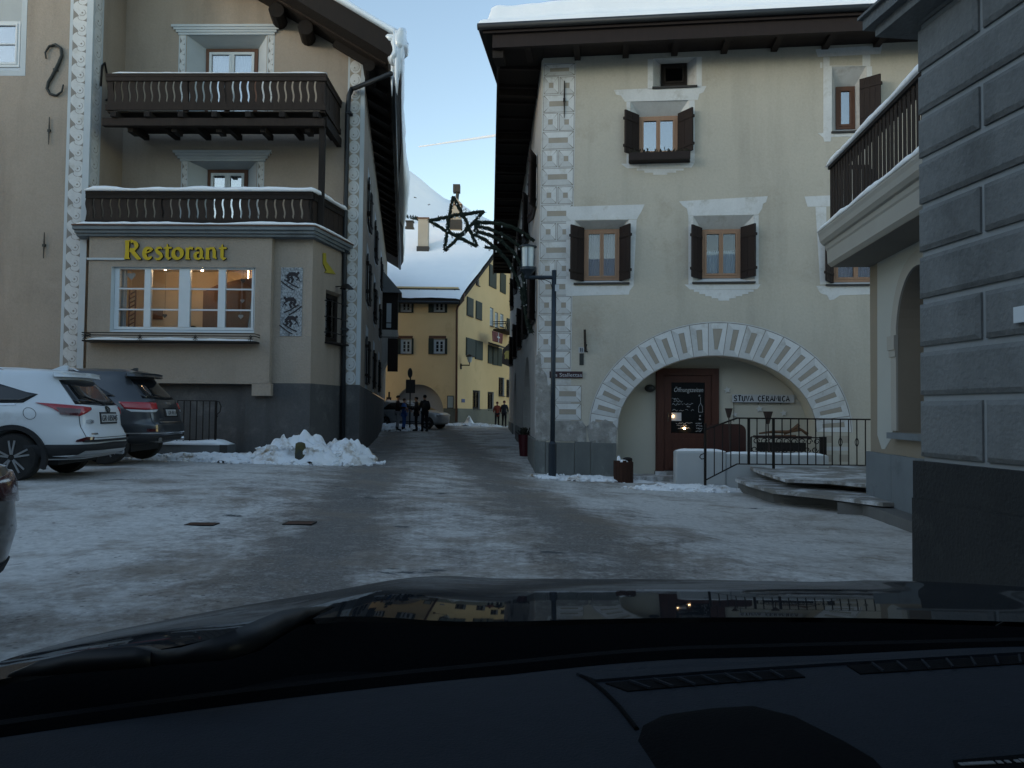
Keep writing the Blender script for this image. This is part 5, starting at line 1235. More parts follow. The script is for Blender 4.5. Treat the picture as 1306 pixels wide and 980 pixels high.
LT = {'S': [[(.9, .85), (.5, 1), (.1, .8), (.3, .55), (.75, .42), (.85, .15), (.45, 0), (.05, .15)]], 'T': [[(0, .97), (1, 1)], [(.5, 1), (.48, 0)]], 'U': [[(.05, 1), (.1, .2), (.45, 0), (.8, .2), (.9, 1)]], 'V': [[(0, 1), (.45, 0), (.95, 1)]],
      'A': [[(0, 0), (.5, 1), (.95, 0)], [(.2, .35), (.8, .35)]], 'C': [[(.9, .85), (.5, 1), (.1, .65), (.12, .25), (.5, 0), (.9, .18)]], 'E': [[(.85, 1), (.1, .97), (.1, .0), (.9, .03)], [(.1, .5), (.7, .5)]], 'R': [[(.1, 0), (.1, 1), (.7, .9), (.75, .6), (.1, .48), (.9, 0)]], 'M': [[(0, 0), (.12, 1), (.5, .35), (.88, 1), (1, 0)]], 'I': [[(.3, 0), (.3, 1)]]}
xx = 0; tot = 0; WID = {'I': .45, 'M': 1.1, ' ': .75}
word = 'STUVA CERAMICA'
for ch in word: tot += WID.get(ch, .85) + .22
u0, u1 = FH.at(936, 508, dS)[0], FH.at(1008, 508, dS)[0]; k_ = (u1 - u0) / tot; hh = (q[3] - q[1]) * .68
for i, ch in enumerate(word):
    w_ = WID.get(ch, .85)
    if ch != ' ':
        mb = MB()
        for j, st in enumerate(LT[ch]): ribbon(mb, [(u0 + (xx + p_[0] * w_) * k_, q[1] + hh * .22 + p_[1] * hh + .004 * math.sin(i * 2.1)) for p_ in st], .026, dS - .003 - .0006 * j, dS - .0005)
        obj('letter', mb, 'ink', SC, FH.M)
    xx += w_ + .22
mb = MB()
for x in (936, 967, 996): u = FH.at(x, 514, dS)[0]; mb.bar((u, dS + .01, q[1]), (u, dS + .01, q[1] - (.45 if x == 936 else .05)), .012, .012)
mb.bar((q[0] + .02, dS - .01, q[1] - .01), (q[2] - .1, dS - .01, q[1] - .01), .012, .012); obj('hanger_wire', mb, 'iron', SC, FH.M)
for x, y, r_, lb in ((927.5, 497.5, .085, 'white ceramic star beside the top of the shop door'), (968.5, 521.5, .085, 'white ceramic star right under the middle of the ceramics sign'), (999.5, 527, .08, 'white ceramic star lowest and farthest right on the arch wall'), (937, 529, .07, 'small white ceramic star behind the left torch')):
    u, z = FH.at(x, y, DR_ - .02); mb = MB(); pts = [((r_ if k % 2 == 0 else r_ * .45) * math.cos(math.pi / 2 + k * math.pi / 5 + .15), (r_ if k % 2 == 0 else r_ * .45) * math.sin(math.pi / 2 + k * math.pi / 5 + .15)) for k in range(10)]
    mb.prism(pts, -.03, 0); obj('ceramic_star', mb, 'clay', None, FH.M @ Matrix.Translation((u, DR_ - .001, z)), label=lb, cat='star', group='ceramic stars on the arch wall')
# white parapet with snow
yP = 16.55
pL = yp(862, 600, yP); pRr = yp(900, 600, yP); zpa = yp(880, 576, yP).z; FPp = Frame(pL.x, yP, math.cos(R(-4)), math.sin(R(-4)))
PW = thing('parapet_wall', 'low white rendered parapet with a snowy top in front of the arch', 'wall', FPp.w(1.6, .2, -.3)); uE = FPp.at(1058, 590)[0]
mb = MB(); mb.box(0, 0, -.5, FPp.at(926, 590)[0], .42, zpa); mb.box(FPp.at(926, 590)[0], .03, -.5, uE, .42, zpa - .05); o = obj('parapet', mb, 'white_paint', PW, FPp.M)
bm = o.modifiers.new('bevel', 'BEVEL'); bm.width = .03; bm.segments = 2
obj('snow', snow_cap([FPp.w(.03, .2, zpa), FPp.w(FPp.at(926, 580)[0], .2, zpa)], .36, .06, 21), 'snow', PW, smooth=True)
obj('snow', snow_cap([FPp.w(FPp.at(927, 580)[0], .22, zpa - .05), FPp.w(uE - .04, .22, zpa - .05)], .34, .05, 23), 'snow', PW, smooth=True)
# bench with scrollwork, board, branch, torches behind the parapet
yB = 17.0; FBn = Frame(FPp.w(0, .52, 0).x, FPp.w(0, .52, 0).y, math.cos(R(-5)), math.sin(R(-5)))
BN = thing('scroll_bench', 'black iron scrollwork bench behind the snowy parapet', 'bench', FBn.w(FBn.at(1005, 575)[0], .2, -.2))
q = FBn.rect(958, 558, 1054, 579); mb = MB(); mb.box(FBn.at(966, 570)[0], 0, FBn.at(1000, 576)[1], FBn.at(1028, 570)[0], .03, FBn.at(1000, 564.5)[1]); mb.box(FBn.at(1046, 570)[0], -.02, -.2, q[2], .06, q[3] + .02)
for z in (q[1], q[3]): mb.bar((q[0], 0, z), (q[2], 0, z), .025, .025)
mb.bar((q[0], 0, -.2), (q[0], 0, q[3]), .03, .03); mb.box(q[0], .03, q[1] - .02, q[2], .45, q[1] + .01)
obj('bench_frame', mb, 'iron', BN, FBn.M)
for k in range(9):
    u = q[0] + .09 + (q[2] - q[0] - .15) * k / 9; mb = MB()
    for zc_, s_ in ((q[3] - .09, 1), (q[1] + .09, -1)):
        mb.tube([(u + .02 * s_ + .07 * (1 - t_ * .6) * math.cos(t_ * 7), -.005, zc_ + s_ * .07 * (1 - t_ * .6) * math.sin(t_ * 7)) for t_ in [j / 12 for j in range(13)]], .011, 5)
    obj('scroll', mb, 'iron', BN, FBn.M)
TB = MB(); q = FBn.rect(903, 541, 953, 577); r_ = .16
TB.prism([(q[0], -.15), (q[2], -.15), (q[2], q[3] - r_)] + [(q[2] - r_ + r_ * math.cos(a), q[3] - r_ + r_ * math.sin(a)) for a in [math.pi / 2 * k / 6 for k in range(1, 7)]] + [(q[0] + r_ - r_ * math.sin(a), q[3] - r_ + r_ * math.cos(a)) for a in [math.pi / 2 * k / 6 for k in range(0, 7)]], .0, .05)
o = obj('table_top_board', TB, 'table', None, FBn.M @ Matrix.Translation((0, .12, 0)), label='dark red-brown round-cornered board standing behind the white parapet', cat='board')
DW = thing('driftwood', 'brown driftwood pieces lying on the bench ledge', 'driftwood', FBn.w(FBn.at(1005, 552)[0], .25, FBn.at(1005, 556)[1]))
for pts, r_ in (([(968, 553), (985, 551), (1002, 551), (1024, 549)], .03), ([(964, 557), (990, 556), (1015, 556)], .018), ([(1005, 551), (1014, 546), (1019, 542)], .035), ([(1000, 554), (1020, 547), (1030, 554)], .03)):
    mb = MB(); mb.tube([(FBn.at(x, y, .2)[0], .2, FBn.at(x, y, .2)[1]) for x, y in pts], [r_ * .6, r_, r_ * 1.2, r_ * .5][:len(pts)], 7); obj('branch', mb, 'branch', DW, FBn.M, smooth=True)
mb = MB(); q = FBn.rect(962, 556, 1032, 559, .3); mb.box(q[0], .1, q[1], q[2], .42, q[3]); obj('shelf', mb, 'table', DW, FBn.M)
for x0, yt_, yb_, yf, wt, lb in ((929.5, 521, 533, 560, .085, 'rusty cone garden torch left of the ceramics bench'), (979.5, 525, 541, 575, .105, 'rusty cone garden torch standing in front of the ceramics bench')):
    d = -.2 if x0 < 950 else -.1; u, zt_ = FBn.at(x0, yt_, d); zb_ = FBn.at(x0, yb_, d)[1]; T = thing('garden_torch', lb, 'torch', FBn.w(u, d, -.25), group='cone torches by the arch')
    mb = MB(); mb.lathe([(.03, zb_), (wt, zt_), (wt * .8, zt_), (.02, zb_ + .05)], (u, d, 0), 12); obj('cone', mb, 'rust', T, FBn.M); mb = MB(); mb.tube([(u, d, zb_ + .01), (u + .05, d, -.25)], .014, 6); obj('stake', mb, 'rust', T, FBn.M)
# railing
yR = 15.6; FRl = Frame(yp(899, 600, yR).x, yR, 1, -.02)
RL = thing('iron_railing', 'black iron railing along the stepped terrace', 'railing', FRl.w(1, 0, -.2))
def RP(x, y): u, z = FRl.at(x, y); return (u, 0, z)
mb = MB(); tops = [(899, 548.5), (940, 533.5), (1175, 536)]; bots = [(899, 613), (940, 592), (1175, 594.5)]
for a, b in zip(tops, tops[1:]): mb.bar(RP(*a), RP(*b), .045, .03)
obj('handrail', mb, 'iron', RL, FRl.M)
mb = MB()
for a, b in zip(bots, bots[1:]): mb.bar(RP(*a), RP(*b), .03, .022)
obj('bottom_rail', mb, 'iron', RL, FRl.M)
def lerp_y(pl, x):
    for (a, b), (c, d) in zip(pl, pl[1:]):
        if a <= x <= c: return b + (d - b) * (x - a) / (c - a)
    return pl[-1][1]
for i, x in enumerate([911, 921.5, 932, 943, 965.5, 977, 987.5, 997.5, 1008.5, 1019, 1030, 1040.5, 1051, 1061.5, 1072, 1082.5, 1093, 1104, 1115, 1126, 1138, 1150, 1162]):
    mb = MB(); a = RP(x, lerp_y(tops, x)); b = RP(x, lerp_y(bots, x)); mb.bar(b, (b[0], 0, a[2]), .018, .018)
    if i in (14, 16):
        zc_ = (a[2] + b[2]) / 2
        for s_ in (-1, 1): mb.tube([(b[0] + s_ * .035 * math.sin(math.pi * t_), 0, zc_ - .09 + .18 * t_) for t_ in [j / 6 for j in range(7)]], .008, 5)
    obj('baluster', mb, 'iron', RL, FRl.M)
for x, y0, y1 in ((899.5, 540, 619), (955, 533, 593), (986.5, 533.5, 598)):
    mb = MB(); a = RP(x, y0); b = RP(x, y1); mb.bar((a[0], .003, b[2]), (a[0], .003, a[2]), .045, .045); obj('post', mb, 'iron', RL, FRl.M)
mb = MB(); a = RP(898, 580); mb.tube([(a[0], 0, a[2] + .02), (a[0] - .06, 0, a[2]), (a[0] - .09, 0, a[2] - .05), (a[0] - .05, 0, a[2] - .09), (a[0], 0, a[2] - .08)], .011, 6); obj('scroll_end', mb, 'iron', RL, FRl.M)
# steps and terrace
pcx = gp(1110, 628, -.2)
ST = thing('stone_steps', 'worn granite terrace with a step, patchy with snow', 'steps', (5.0, 13.5, -.25))
def plate(name, front, back, z, th, m, out=0):
    pts = [gp(x, y, z) for x, y in front]; P = [(p_.x, p_.y) for p_ in pts] + back; mb = MB(); mb.prism(P, z - th, z, ax='z'); return obj(name, mb, m, ST)
f2 = [(962, 598.5), (975, 603), (1003, 611.5), (1060, 613.5), (1116, 619)]
f1 = [(938, 611), (955, 617), (985, 625.5), (1050, 632), (1126, 641.5)]
bk = lambda x0: [(7.6, 12.2), (7.6, 15.95), (x0, 15.95)]
x1_ = gp(938, 611, -.04).x; x2_ = gp(962, 598.5, .12).x
plate('tread', f1, [(7.0, 11.5), (7.0, 15.2), (x1_ + .15, 15.6)], -.04, .055, 'step'); plate('tread', f2, [(7.6, 12.2), (7.6, 18.2), (x2_ + .5, 18.2)], .12, .055, 'step')
def riser(front, z0, z1, inset):
    mb = MB(); P = [gp(x, y, z1) for x, y in front]; cxy = Vector((6, 15.5, 0)); Q = []
    for p_ in P: d = (cxy - p_); d.z = 0; Q.append(p_ + d.normalized() * inset)
    pl = [(q_.x, q_.y) for q_ in Q] + [(6.9, 12.6), (6.9, 15.5), (Q[0].x + .1, 15.5)]; mb.prism(pl, z0, z1, ax='z'); obj('riser', mb, 'riser', ST)
riser(f1, -.45, -.0955, .05); riser(f2, -.0395, .0645, .05)
SNW = MB()
# barrel planter at the arch foot
pb_ = yp(795, 600, 16.9); BR = thing('bark_planter', 'red-brown bark covered log planter with snow beside the arch', 'planter', (pb_.x, 16.9, yp(795, 617, 16.9).z))
z0 = gz(pb_.x, 16.9) - .02; z1 = z0 + .50; r_ = .185
for k in range(16):
    a = 2 * math.pi * k / 16; mb = MB(); rr = r_ * random.uniform(.94, 1.04); c_ = Vector((pb_.x + rr * math.cos(a), 16.9 + rr * math.sin(a), 0)); t_ = Vector((-math.sin(a), math.cos(a), 0)) * .037; n_ = Vector((math.cos(a), math.sin(a), 0)) * .02
    hh = random.uniform(-.03, .02); v = [c_ + t_ * i + n_ * j + Vector((0, 0, z)) for z in (z0 - .02, z1 + hh) for i, j in ((-1, -1), (1, -1), (1, 1), (-1, 1))]
    mb.add(v, [(3, 2, 1, 0), (4, 5, 6, 7), (0, 1, 5, 4), (1, 2, 6, 5), (2, 3, 7, 6), (3, 0, 4, 7)]); obj('bark_strip', mb, 'bark', BR)
mb = MB(); mb.lathe([(r_ - .03, z0), (r_ - .03, z1 - .06)], (pb_.x, 16.9, 0), 14); obj('log', mb, 'wood_d', BR)
mb = MB(); mb.ball((pb_.x - .03, 16.86, z1 - .02), .13, 10, sc=(1, 1, .35)); mb.ball((pb_.x - .1, 16.9, z1 + .03), .06, 8, sc=(.7, .7, 1.3)); obj('snow', mb, 'snow', BR, smooth=True)
mb = MB(); mb.ball((pb_.x + .09, 16.9, z1 + .03), .09, 10, sc=(1.2, .8, .55)); obj('dark_stone', mb, 'iron', BR, smooth=True)
# red planter in the street doorway
pq = FHs.w(-4.3, -.12, 0); RPn = thing('red_planter', 'tall dark red planter with twigs by the street doorway', 'planter', (pq.x, pq.y, gz(pq.x, pq.y)))
mb = MB(); mb.lathe([(.13, -.1), (.20, .62), (.17, .62), (.1, .0)], (pq.x, pq.y, gz(pq.x, pq.y)), 12); obj('pot', mb, 'planter', RPn, smooth=False)
mb = MB()
for k in range(50): a = random.uniform(0, 6.28); r_ = random.uniform(0, .14); b_ = Vector((pq.x + r_ * math.cos(a), pq.y + r_ * math.sin(a), gz(pq.x, pq.y) + .6)); mb.bar(b_, b_ + Vector((random.uniform(-.14, .14), random.uniform(-.14, .14), random.uniform(.08, .24))), .02, .015)
obj('twigs', mb, 'leafd', RPn, kind='stuff')
# street sign
SS = thing('street_sign', 'maroon street name plate on the cream house corner behind the lamp post', 'sign', FH.w(FH.at(723, 478)[0], 0, FH.at(723, 483)[1]))
q = FH.rect(701, 474, 743, 482.5); mb = MB(); mb.box(q[0], -.035, q[1], q[2], -.012, q[3]); obj('sign_plate', mb, 'maroon', SS, FH.M)
put_text('as Stallettas', 704.5, 480.6, .085, 'lettering', 'sign_l', SS, FH, -.037, w_to=742)
# ================================================================== STREET LAMP
yl = 17.0; a = yp(704.5, 600, yl); zt_ = yp(707, 345, yl).z; za = yp(690, 354, yl).z; zg = gz(a.x, yl)
SL = thing('street_lamp', 'blue-grey lamp post with a lantern on a short arm at the house corner', 'lamp', (a.x, yl, zg)); px_ = a.x + .0
mb = MB(); mb.tube([(px_, yl, zg - .1), (px_, yl, zt_)], .052, 12); obj('pole', mb, 'lamp_p', SL, smooth=True); mb = MB(); mb.tube([(px_, yl, zg - .1), (px_, yl, zg + .75), (px_, yl, zg + .80)], [.088, .088, .054], 12); obj('pole_base', mb, 'lamp_p', SL)
xa = yp(673, 354, yl).x; mb = MB(); mb.tube([(px_, yl, za), (xa - .07, yl, za)], .042, 10); obj('arm', mb, 'lamp_p', SL)
z1, z0 = yp(674, 316, yl).z, yp(674, 343, yl).z; mb = MB(); mb.lathe([(.135, z0), (.15, z1)], (xa, yl, 0), 20); LG = obj('lantern_glass', mb, 'opal', SL, smooth=False)
mb = MB(); mb.lathe([(.19, z1), (.19, z1 + .03), (.06, z1 + .06), (.01, z1 + .08)], (xa, yl, 0), 20); obj('lantern_cap', mb, 'lamp_p', SL); mb = MB(); mb.lathe([(.165, z0 + .03), (.165, z0 - .03), (.08, z0 - .12), (.05, za)], (xa, yl, 0), 20); obj('lantern_foot', mb, 'lamp_p', SL)
for k in range(6): a_ = math.pi * 2 * k / 6 + .5; mb = MB(); mb.bar((xa + .152 * math.cos(a_), yl + .152 * math.sin(a_), z0), (xa + .16 * math.cos(a_), yl + .16 * math.sin(a_), z1), .014, .014); obj('lantern_bar', mb, 'lamp_p', SL)
q = yp(709, 368, yl - .06); mb = MB(); mb.box(q.x - .02, yl - .075, q.z - .06, q.x + .07, yl - .055, q.z + .08); obj('number_tag', mb, 'sign_w', SL)
mb = MB(); a = yp(703, 362, yl); mb.tube([(px_ - .35, yl - .03, za - .05), (px_ - .2, yl - .05, za - .06), (px_ - .08, yl - .06, za - .12), (px_ - .04, yl - .06, za - .25)], .008, 5); obj('cable', mb, 'iron', SL)

# ================================================================== PORCH BUILDING (right, with balcony)
dpc = Vector((-.1, -1, 0)).normalized(); pc_ = gp(1111, 644.5, -.2); FP = Frame(pc_.x, pc_.y, dpc.x, dpc.y)
PB = thing('balcony_house', 'pale house with moulded balcony, arched window and stone plinth', 'house', (pc_.x, pc_.y, -.2))
LP = 7.5; zpp = FP.at(1140, 580)[1]; zso = FP.at(1112, 352)[1]
aj = FP.at(1145.5, 500)[0]; asp = FP.at(1145, 432)[1]; asl = FP.at(1165, 553)[1]; arw = 1.5
hole = [(aj, asl), (aj + arw, asl)] + [(aj + arw / 2 + arw / 2 * math.cos(a), asp + arw * .62 * math.sin(a)) for a in [math.pi * k / 20 for k in range(21)]]
zPW = zso + .35
mb = MB(); mb.wall(rectloop(0, -.5, LP, zPW), [hole]); mb.add([(0, 0, -.5), (0, 5, -.5), (0, 5, zPW), (0, 0, zPW)], [(0, 1, 2, 3)]); mb.add([(0, 0, zPW), (LP, 0, zPW), (LP, 5, zPW), (0, 5, zPW)], [(0, 1, 2, 3)]); obj('house_wall', mb, 'p_cream', PB, FP.M)
n = len(hole); mb = MB(); mb.add([(u, 0, z) for u, z in hole] + [(u, .42, z) for u, z in hole], [(i, (i + 1) % n, n + (i + 1) % n, n + i) for i in range(n)]); obj('window_reveal', mb, 'p_cream', PB, FP.M)
mb = MB(); mb.prism(hole, .40, .46); AW = obj('arched_window', mb, 'wood_d', PB, FP.M)
for k in range(2):
    mb = MB(); mb.box(aj + .12 + .7 * k, .385, asl + .12, aj + .68 + .7 * k, .399, asp - .05); obj('pane', mb, 'cglass', AW, FP.M)
mb = MB(); mb.prism([(aj + arw / 2 + (arw / 2 - .12) * math.cos(a), asp + .05 + (arw * .62 - .14) * math.sin(a)) for a in [math.pi * k / 16 for k in range(17)]], .385, .399); obj('pane', mb, mat('blue_window_glass', (.01, .02, .09), .1), AW, FP.M)
# moulded band round the opening
band = []
for k in range(21): a = math.pi * (1 - k / 20); band.append((aj + arw / 2 + arw / 2 * math.cos(a), asp + arw * .62 * math.sin(a)))
bo = [(aj + arw / 2 + (arw / 2 + .2) * math.cos(math.pi * (1 - k / 20)), asp + (arw * .62 + .2) * math.sin(math.pi * (1 - k / 20))) for k in range(21)]
mb = MB()
for k in range(20): mb.prism([band[k], bo[k], bo[k + 1], band[k + 1]], -.03, 0)
mb.box(aj - .2, -.028, asl + .02, aj, 0, asp - .001); mb.box(aj - .26, -.06, asp - .16, aj + .01, 0, asp + .05); mb.box(aj - .235, -.045, asp - .26, aj + .005, 0, asp - .161)
obj('arch_moulding', mb, 'p_band', PB, FP.M)
mb = MB(); mb.box(aj - .1, -.13, asl - .09, aj + arw + .1, .3, asl - .002); obj('window_sill', mb, 'stone_p', PB, FP.M)
wf = [FP.at(*q_) for q_ in ((1119.5, 352), (1119.5, 555), (1125, 573), (1129, 573), (1133, 556), (1133, 432))]; z9 = FP.at(1120, 352)[1]
a_ = aj - .205
pl = [(wf[0][0], z9 + .3), (wf[1][0], wf[1][1]), (wf[2][0], wf[2][1]), (wf[3][0], wf[3][1]), (a_, wf[4][1]), (a_, asp)] + [(aj + arw / 2 + (arw / 2 + .205) * math.cos(math.pi * (1 - k / 20)), asp + (arw * .62 + .205) * math.sin(math.pi * (1 - k / 20))) for k in range(1, 20)] + [(aj + arw + .205, asp), (aj + arw + .205, z9 + .3)]
mb = MB(); mb.prism(pl, -.006, 0); obj('white_wall_field', mb, 'p_wall', PB, FP.M)
for i, (a, b) in enumerate(((1109.5, 1123), (1123, 1141), (1141, 1157), (1157, 1173), (1173, 1196))):
    mb = MB(); u0, u1 = FP.at(a, 600)[0], FP.at(b, 600)[0]; mb.box(u0 + .003 - (.03 if i == 0 else 0), -.05 - .002 * (i % 2), -.5, u1 - .003, .0, zpp - .004 * (i % 2)); obj('plinth_slab', mb, 'stone_p', PB, FP.M)
# kerb stones along the foot
mb = MB(); pts = [gp(x, y, -.12) for x, y in ((1068, 641), (1100, 643), (1140, 657), (1177, 671), (1230, 700))]; P = [(p_.x, p_.y) for p_ in pts] + [(pts[-1].x + 1, pts[-1].y), (7.0, 12.6), (pts[0].x + .5, 13.2)]
mb.prism(P, -.45, -.12, ax='z'); obj('kerb_stone', mb, 'riser', PB)
# balcony: profile swept along the wall
bd = lambda px_, y, F=FP: None
uB = -.02
def prof_at(px, py): # point in the plane u = uB : solve depth offset and height
    r = ray(px, py); o_ = FP.o + FP.u * uB; t = (o_ - CAM).dot(FP.u) / r.dot(FP.u); p_ = CAM + r * t; return ((p_ - FP.o).dot(FP.n), p_.z)
pr_ = [prof_at(*q_) for q_ in ((1043, 299), (1044.5, 303), (1045.5, 309), (1049, 313), (1052, 314), (1053, 319), (1054.5, 321), (1055.5, 337), (1060, 341))]
top = pr_[0][1] + .03
poly = [(0, top), (pr_[0][0], top)] + pr_ + [(0, pr_[-1][1])]
mb = MB(); mb.prism([(q_[0], q_[1]) for q_ in poly], uB, LP, ax='x')
BL = obj('balcony', mb, 'p_band', PB, FP.M)
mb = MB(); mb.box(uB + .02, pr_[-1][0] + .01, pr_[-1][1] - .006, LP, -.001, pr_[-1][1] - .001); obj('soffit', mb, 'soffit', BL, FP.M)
dR = prof_at(1060, 250)[0]; zr1 = prof_at(1059, 213)[1]; zr0 = prof_at(1066, 291)[1]
mb = MB(); mb.box(uB, dR - .05, zr1 - .05, LP, dR + .05, zr1); mb.box(uB, dR + .002, zr0 + .03, LP, dR + .04, zr0 + .12); mb.box(uB, dR + .002, zr1 - .2, LP, dR + .04, zr1 - .1); mb.box(uB, dR, top, uB + .08, dR + .08, zr1 - .051)
mb.box(uB, dR + .08, zr1 - .05, uB + .08, 0, zr1); mb.box(uB, dR + .08, zr0 + .05, uB + .06, 0, zr0 + .12)
obj('balcony_rail', mb, 'wood_d', BL, FP.M)
mb = MB(); mb.box(0, -.012, zr0 + .01 - zr0, .088, .0, zr1 - zr0 - .051); me_pl = mesh_of('plank', mb, 'wood_b')
for k in range(52): obj('plank', me_pl, None, BL, FP.M @ Matrix.Translation((uB + .001 + .134 * k, dR - random.uniform(0, .006), zr0)))
for k in range(5): obj('plank', me_pl, None, BL, FP.M @ Matrix.Translation((uB, dR + .1 + .13 * k, zr0)) @ Matrix.Rotation(math.pi / 2, 4, 'Z'))
obj('snow', snow_cap([FP.w(uB - .03, dR, zr1), FP.w(LP, dR, zr1)], .17, .13, 31), 'snow', BL, smooth=True)
obj('snow', snow_cap([FP.w(uB - .03, pr_[0][0] + .12, top), FP.w(LP, pr_[0][0] + .12, top)], .26, .14, 37), 'snow', BL, smooth=True)
# ================================================================== NEAR GREY HOUSE (rusticated blocks)
ug = Vector((.113, -1, 0)).normalized(); pg = yp(1172, 588, 5.3); FG = Frame(pg.x, pg.y, ug.x, ug.y)
GH = thing('grey_house', 'blue-grey rusticated house corner close on the right with black plinth', 'house', (pg.x, pg.y, 0))
LG_ = 6.0; zpg = FG.at(1172.5, 588)[1]
mb = MB(); mb.box(0.012, .032, -.3, LG_, 3, 6.0); obj('house_wall', mb, 'g_joint', GH, FG.M)
mb = MB(); mb.box(-.035, -.03, -.3, LG_, 2.9, zpg - .25); mb.box(-.03, -.025, zpg - .249, LG_, 2.9, zpg); obj('plinth', mb, 'g_plinth', GH, FG.M)
lev = [FG.at(1172, y)[1] for y in (586, 508, 446, 385, 325, 264, 205, 149, 93, 34)]; dz = lev[-1] - lev[-2]
lev += [lev[-1] + dz * k for k in range(1, 5)]
ju = FG.at(1251, 420)[0]; jw = .042
def block(u0, u1, z0, z1):
    mb = MB(); b_ = .03; o_ = rectloop(u0, z0, u1, z1); i_ = rectloop(u0 + b_, z0 + b_, u1 - b_, z1 - b_); dd = .048
    mb.add([(p_[0], .033, p_[1]) for p_ in o_] + [(p_[0], .016, p_[1]) for p_ in o_] + [(p_[0], 0, p_[1]) for p_ in i_], [(0, 1, 5, 4), (1, 2, 6, 5), (2, 3, 7, 6), (3, 0, 4, 7), (4, 5, 9, 8), (5, 6, 10, 9), (6, 7, 11, 10), (7, 4, 8, 11), (8, 9, 10, 11)])
    obj('block', mb, 'g_block', GH, FG.M)
BWd = ju * 2
for r_ in range(len(lev) - 1):
    z0, z1 = lev[r_] + jw * .5, lev[r_ + 1] - jw * .5
    edges = [0, ju] if r_ % 2 == 0 else [0]
    x = edges[-1] + (ju * 2.0 if r_ % 2 == 0 else ju * 2.9)
    while x < LG_ - .3: edges.append(x); x += ju * 2.0
    edges.append(LG_)
    for a, b in zip(edges, edges[1:]): block(a + (jw * .5 if a else 0), b - jw * .5, z0, z1)
q = FG.rect(1133, 22, 1168, 33); 
mb = MB(); zc_ = FG.at(1168, 30)[1]; mb.box(-.22, -.16, zc_, LG_, 2.5, zc_ + .07); mb.box(-.28, -.22, zc_ + .0705, LG_, 2.5, zc_ + .15); mb.box(-.30, -.25, zc_ + .1505, LG_, 2.5, zc_ + .17); obj('cornice', mb, 'g_block', GH, FG.M)
u, z = FG.at(1302, 402); mb = MB(); mb.box(u - .02, -.03, z - .045, u + .10, .0, z + .045); o = obj('wall_box', mb, 'white_p', GH, FG.M)
# ================================================================== YELLOW HOUSE
py_ = yp(583, 520, 48); YF = Frame(py_.x, 48, 1, 0); YS = Frame(py_.x, 48, .29, 1)
YH = thing('yellow_house', 'weathered yellow house with green shutters and grey archway closing the street', 'house', (py_.x, 48, .5))
yz = YF.at(540, 372)[1]; LY = 26.0; WY = 14.0
yh = []; ysh = []
def y_win(F, px, hl, shl=None, shr=None, bars=2, frame='white_p', openl=True, head=None):
    r = F.rect(*px); o_ = (r[0] - .03, r[1] - .02, r[2] + .03, r[3] + .02)
    hl.append(make_window(F, YH, r, .12, o_, frame=frame, fw=.07, glassm='g_dim', reveal='y_arch', bars=bars, sill='slate', sill_out=.1, back=.3, name='window'))
    mb = MB()
    def sh(a, b): q = F.rect(a, px[1], b, px[3]); mb2 = MB(); mb2.box(q[0], -.05, q[1] - .05, q[2], -.006, q[3] + .05); mb2.box(q[0] + .06, -.06, q[1] + .03, q[2] - .06, -.0505, q[3] - .03); obj('shutter', mb2, 'green_sh', YH, F.M)
    if shl: sh(*shl)
    if shr: sh(*shr)
    if head: q = F.rect(*head); mb.box(q[0], -.015, q[1], q[2], 0, q[3]); obj('lintel', mb, 'wood_o', YH, F.M)
for y0, y1 in ((381, 398), (433, 451)):
    hd = None if y0 < 400 else 1
    y_win(YF, (511.5, y0, 524.5, y1), yh, (504, 511), (525, 527.5), head=(504, 428.5, 526.5, 432) if hd else None)
    y_win(YF, (553.5, y0, 567, y1), yh, (546.5, 553), (567.5, 570.5), head=(547, 428.5, 569, 432) if hd else None)
aq = YF.rect(502.5, 490.5, 565.5, 540); zs_ = YF.at(534, 525)[1]; aw = aq[2] - aq[0]; am = (aq[0] + aq[2]) / 2
arch = [(aq[0], -.5)] + [(am + aw / 2 * math.cos(a), zs_ + (aq[3] - zs_) * math.sin(a)) for a in [math.pi - math.pi * k / 18 for k in range(19)]] + [(aq[2], -.5)]
mb = MB(); mb.wall([(-WY, -.5)] + arch + [(0, -.5), (0, yz + .3), (-WY, yz + .3)], yh); obj('front_wall', mb, 'yellow', YH, YF.M)
n = len(arch); mb = MB(); mb.add([(u, 0, z) for u, z in arch] + [(u, .6, z) for u, z in arch], [(i, i + 1, n + i + 1, n + i) for i in range(n - 1)]); obj('arch_reveal', mb, 'y_arch', YH, YF.M)
mb = MB(); mb.prism(arch, .56, .62); obj('arch_back', mb, 'y_arch', YH, YF.M)
mb = MB(); zq = YF.at(575, 521)[1]; mb.box(aq[2] + .01, -.06, -.5, .0, 0, zq); obj('plinth', mb, 'y_plinth', YH, YF.M)
zp1 = YS.at(600, 523)[1]; mb = MB(); mb.prism([(0, -.6), (LY, -.6), (LY, zp1), (0, zq)], -.06, 0); obj('plinth', mb, 'y_plinth', YH, YS.M)
for px in ((596.5, 381, 602.5, 403), (608, 386, 613.5, 407)): y_win(YS, px, ysh, bars=0, frame='green_sh')
def y_shut(px, m='green_sh', open_=False):
    q = YS.rect(*px); mb = MB(); mb.box(q[0], -.06, q[1], q[2], -.004, q[3]); mb.box(q[0] + .08, -.072, q[1] + .08, q[2] - .08, -.0605, q[3] - .08); obj('shutter', mb, m, YH, YS.M)
for px in ((595, 380, 603, 404), (606.5, 385, 614, 408), (594, 432, 605.5, 455), (605.7, 435, 615, 459), (622, 441, 627, 464), (628, 443, 633.5, 466), (634, 444, 639.5, 467), (623.5, 339, 632.5, 367), (637.5, 349, 644.5, 374), (646, 407, 652, 425)): y_shut(px)
for px in ((625, 393, 629, 416), (638, 401, 642, 417), (631.5, 399, 635, 418)): y_win(YS, px, ysh, bars=1)
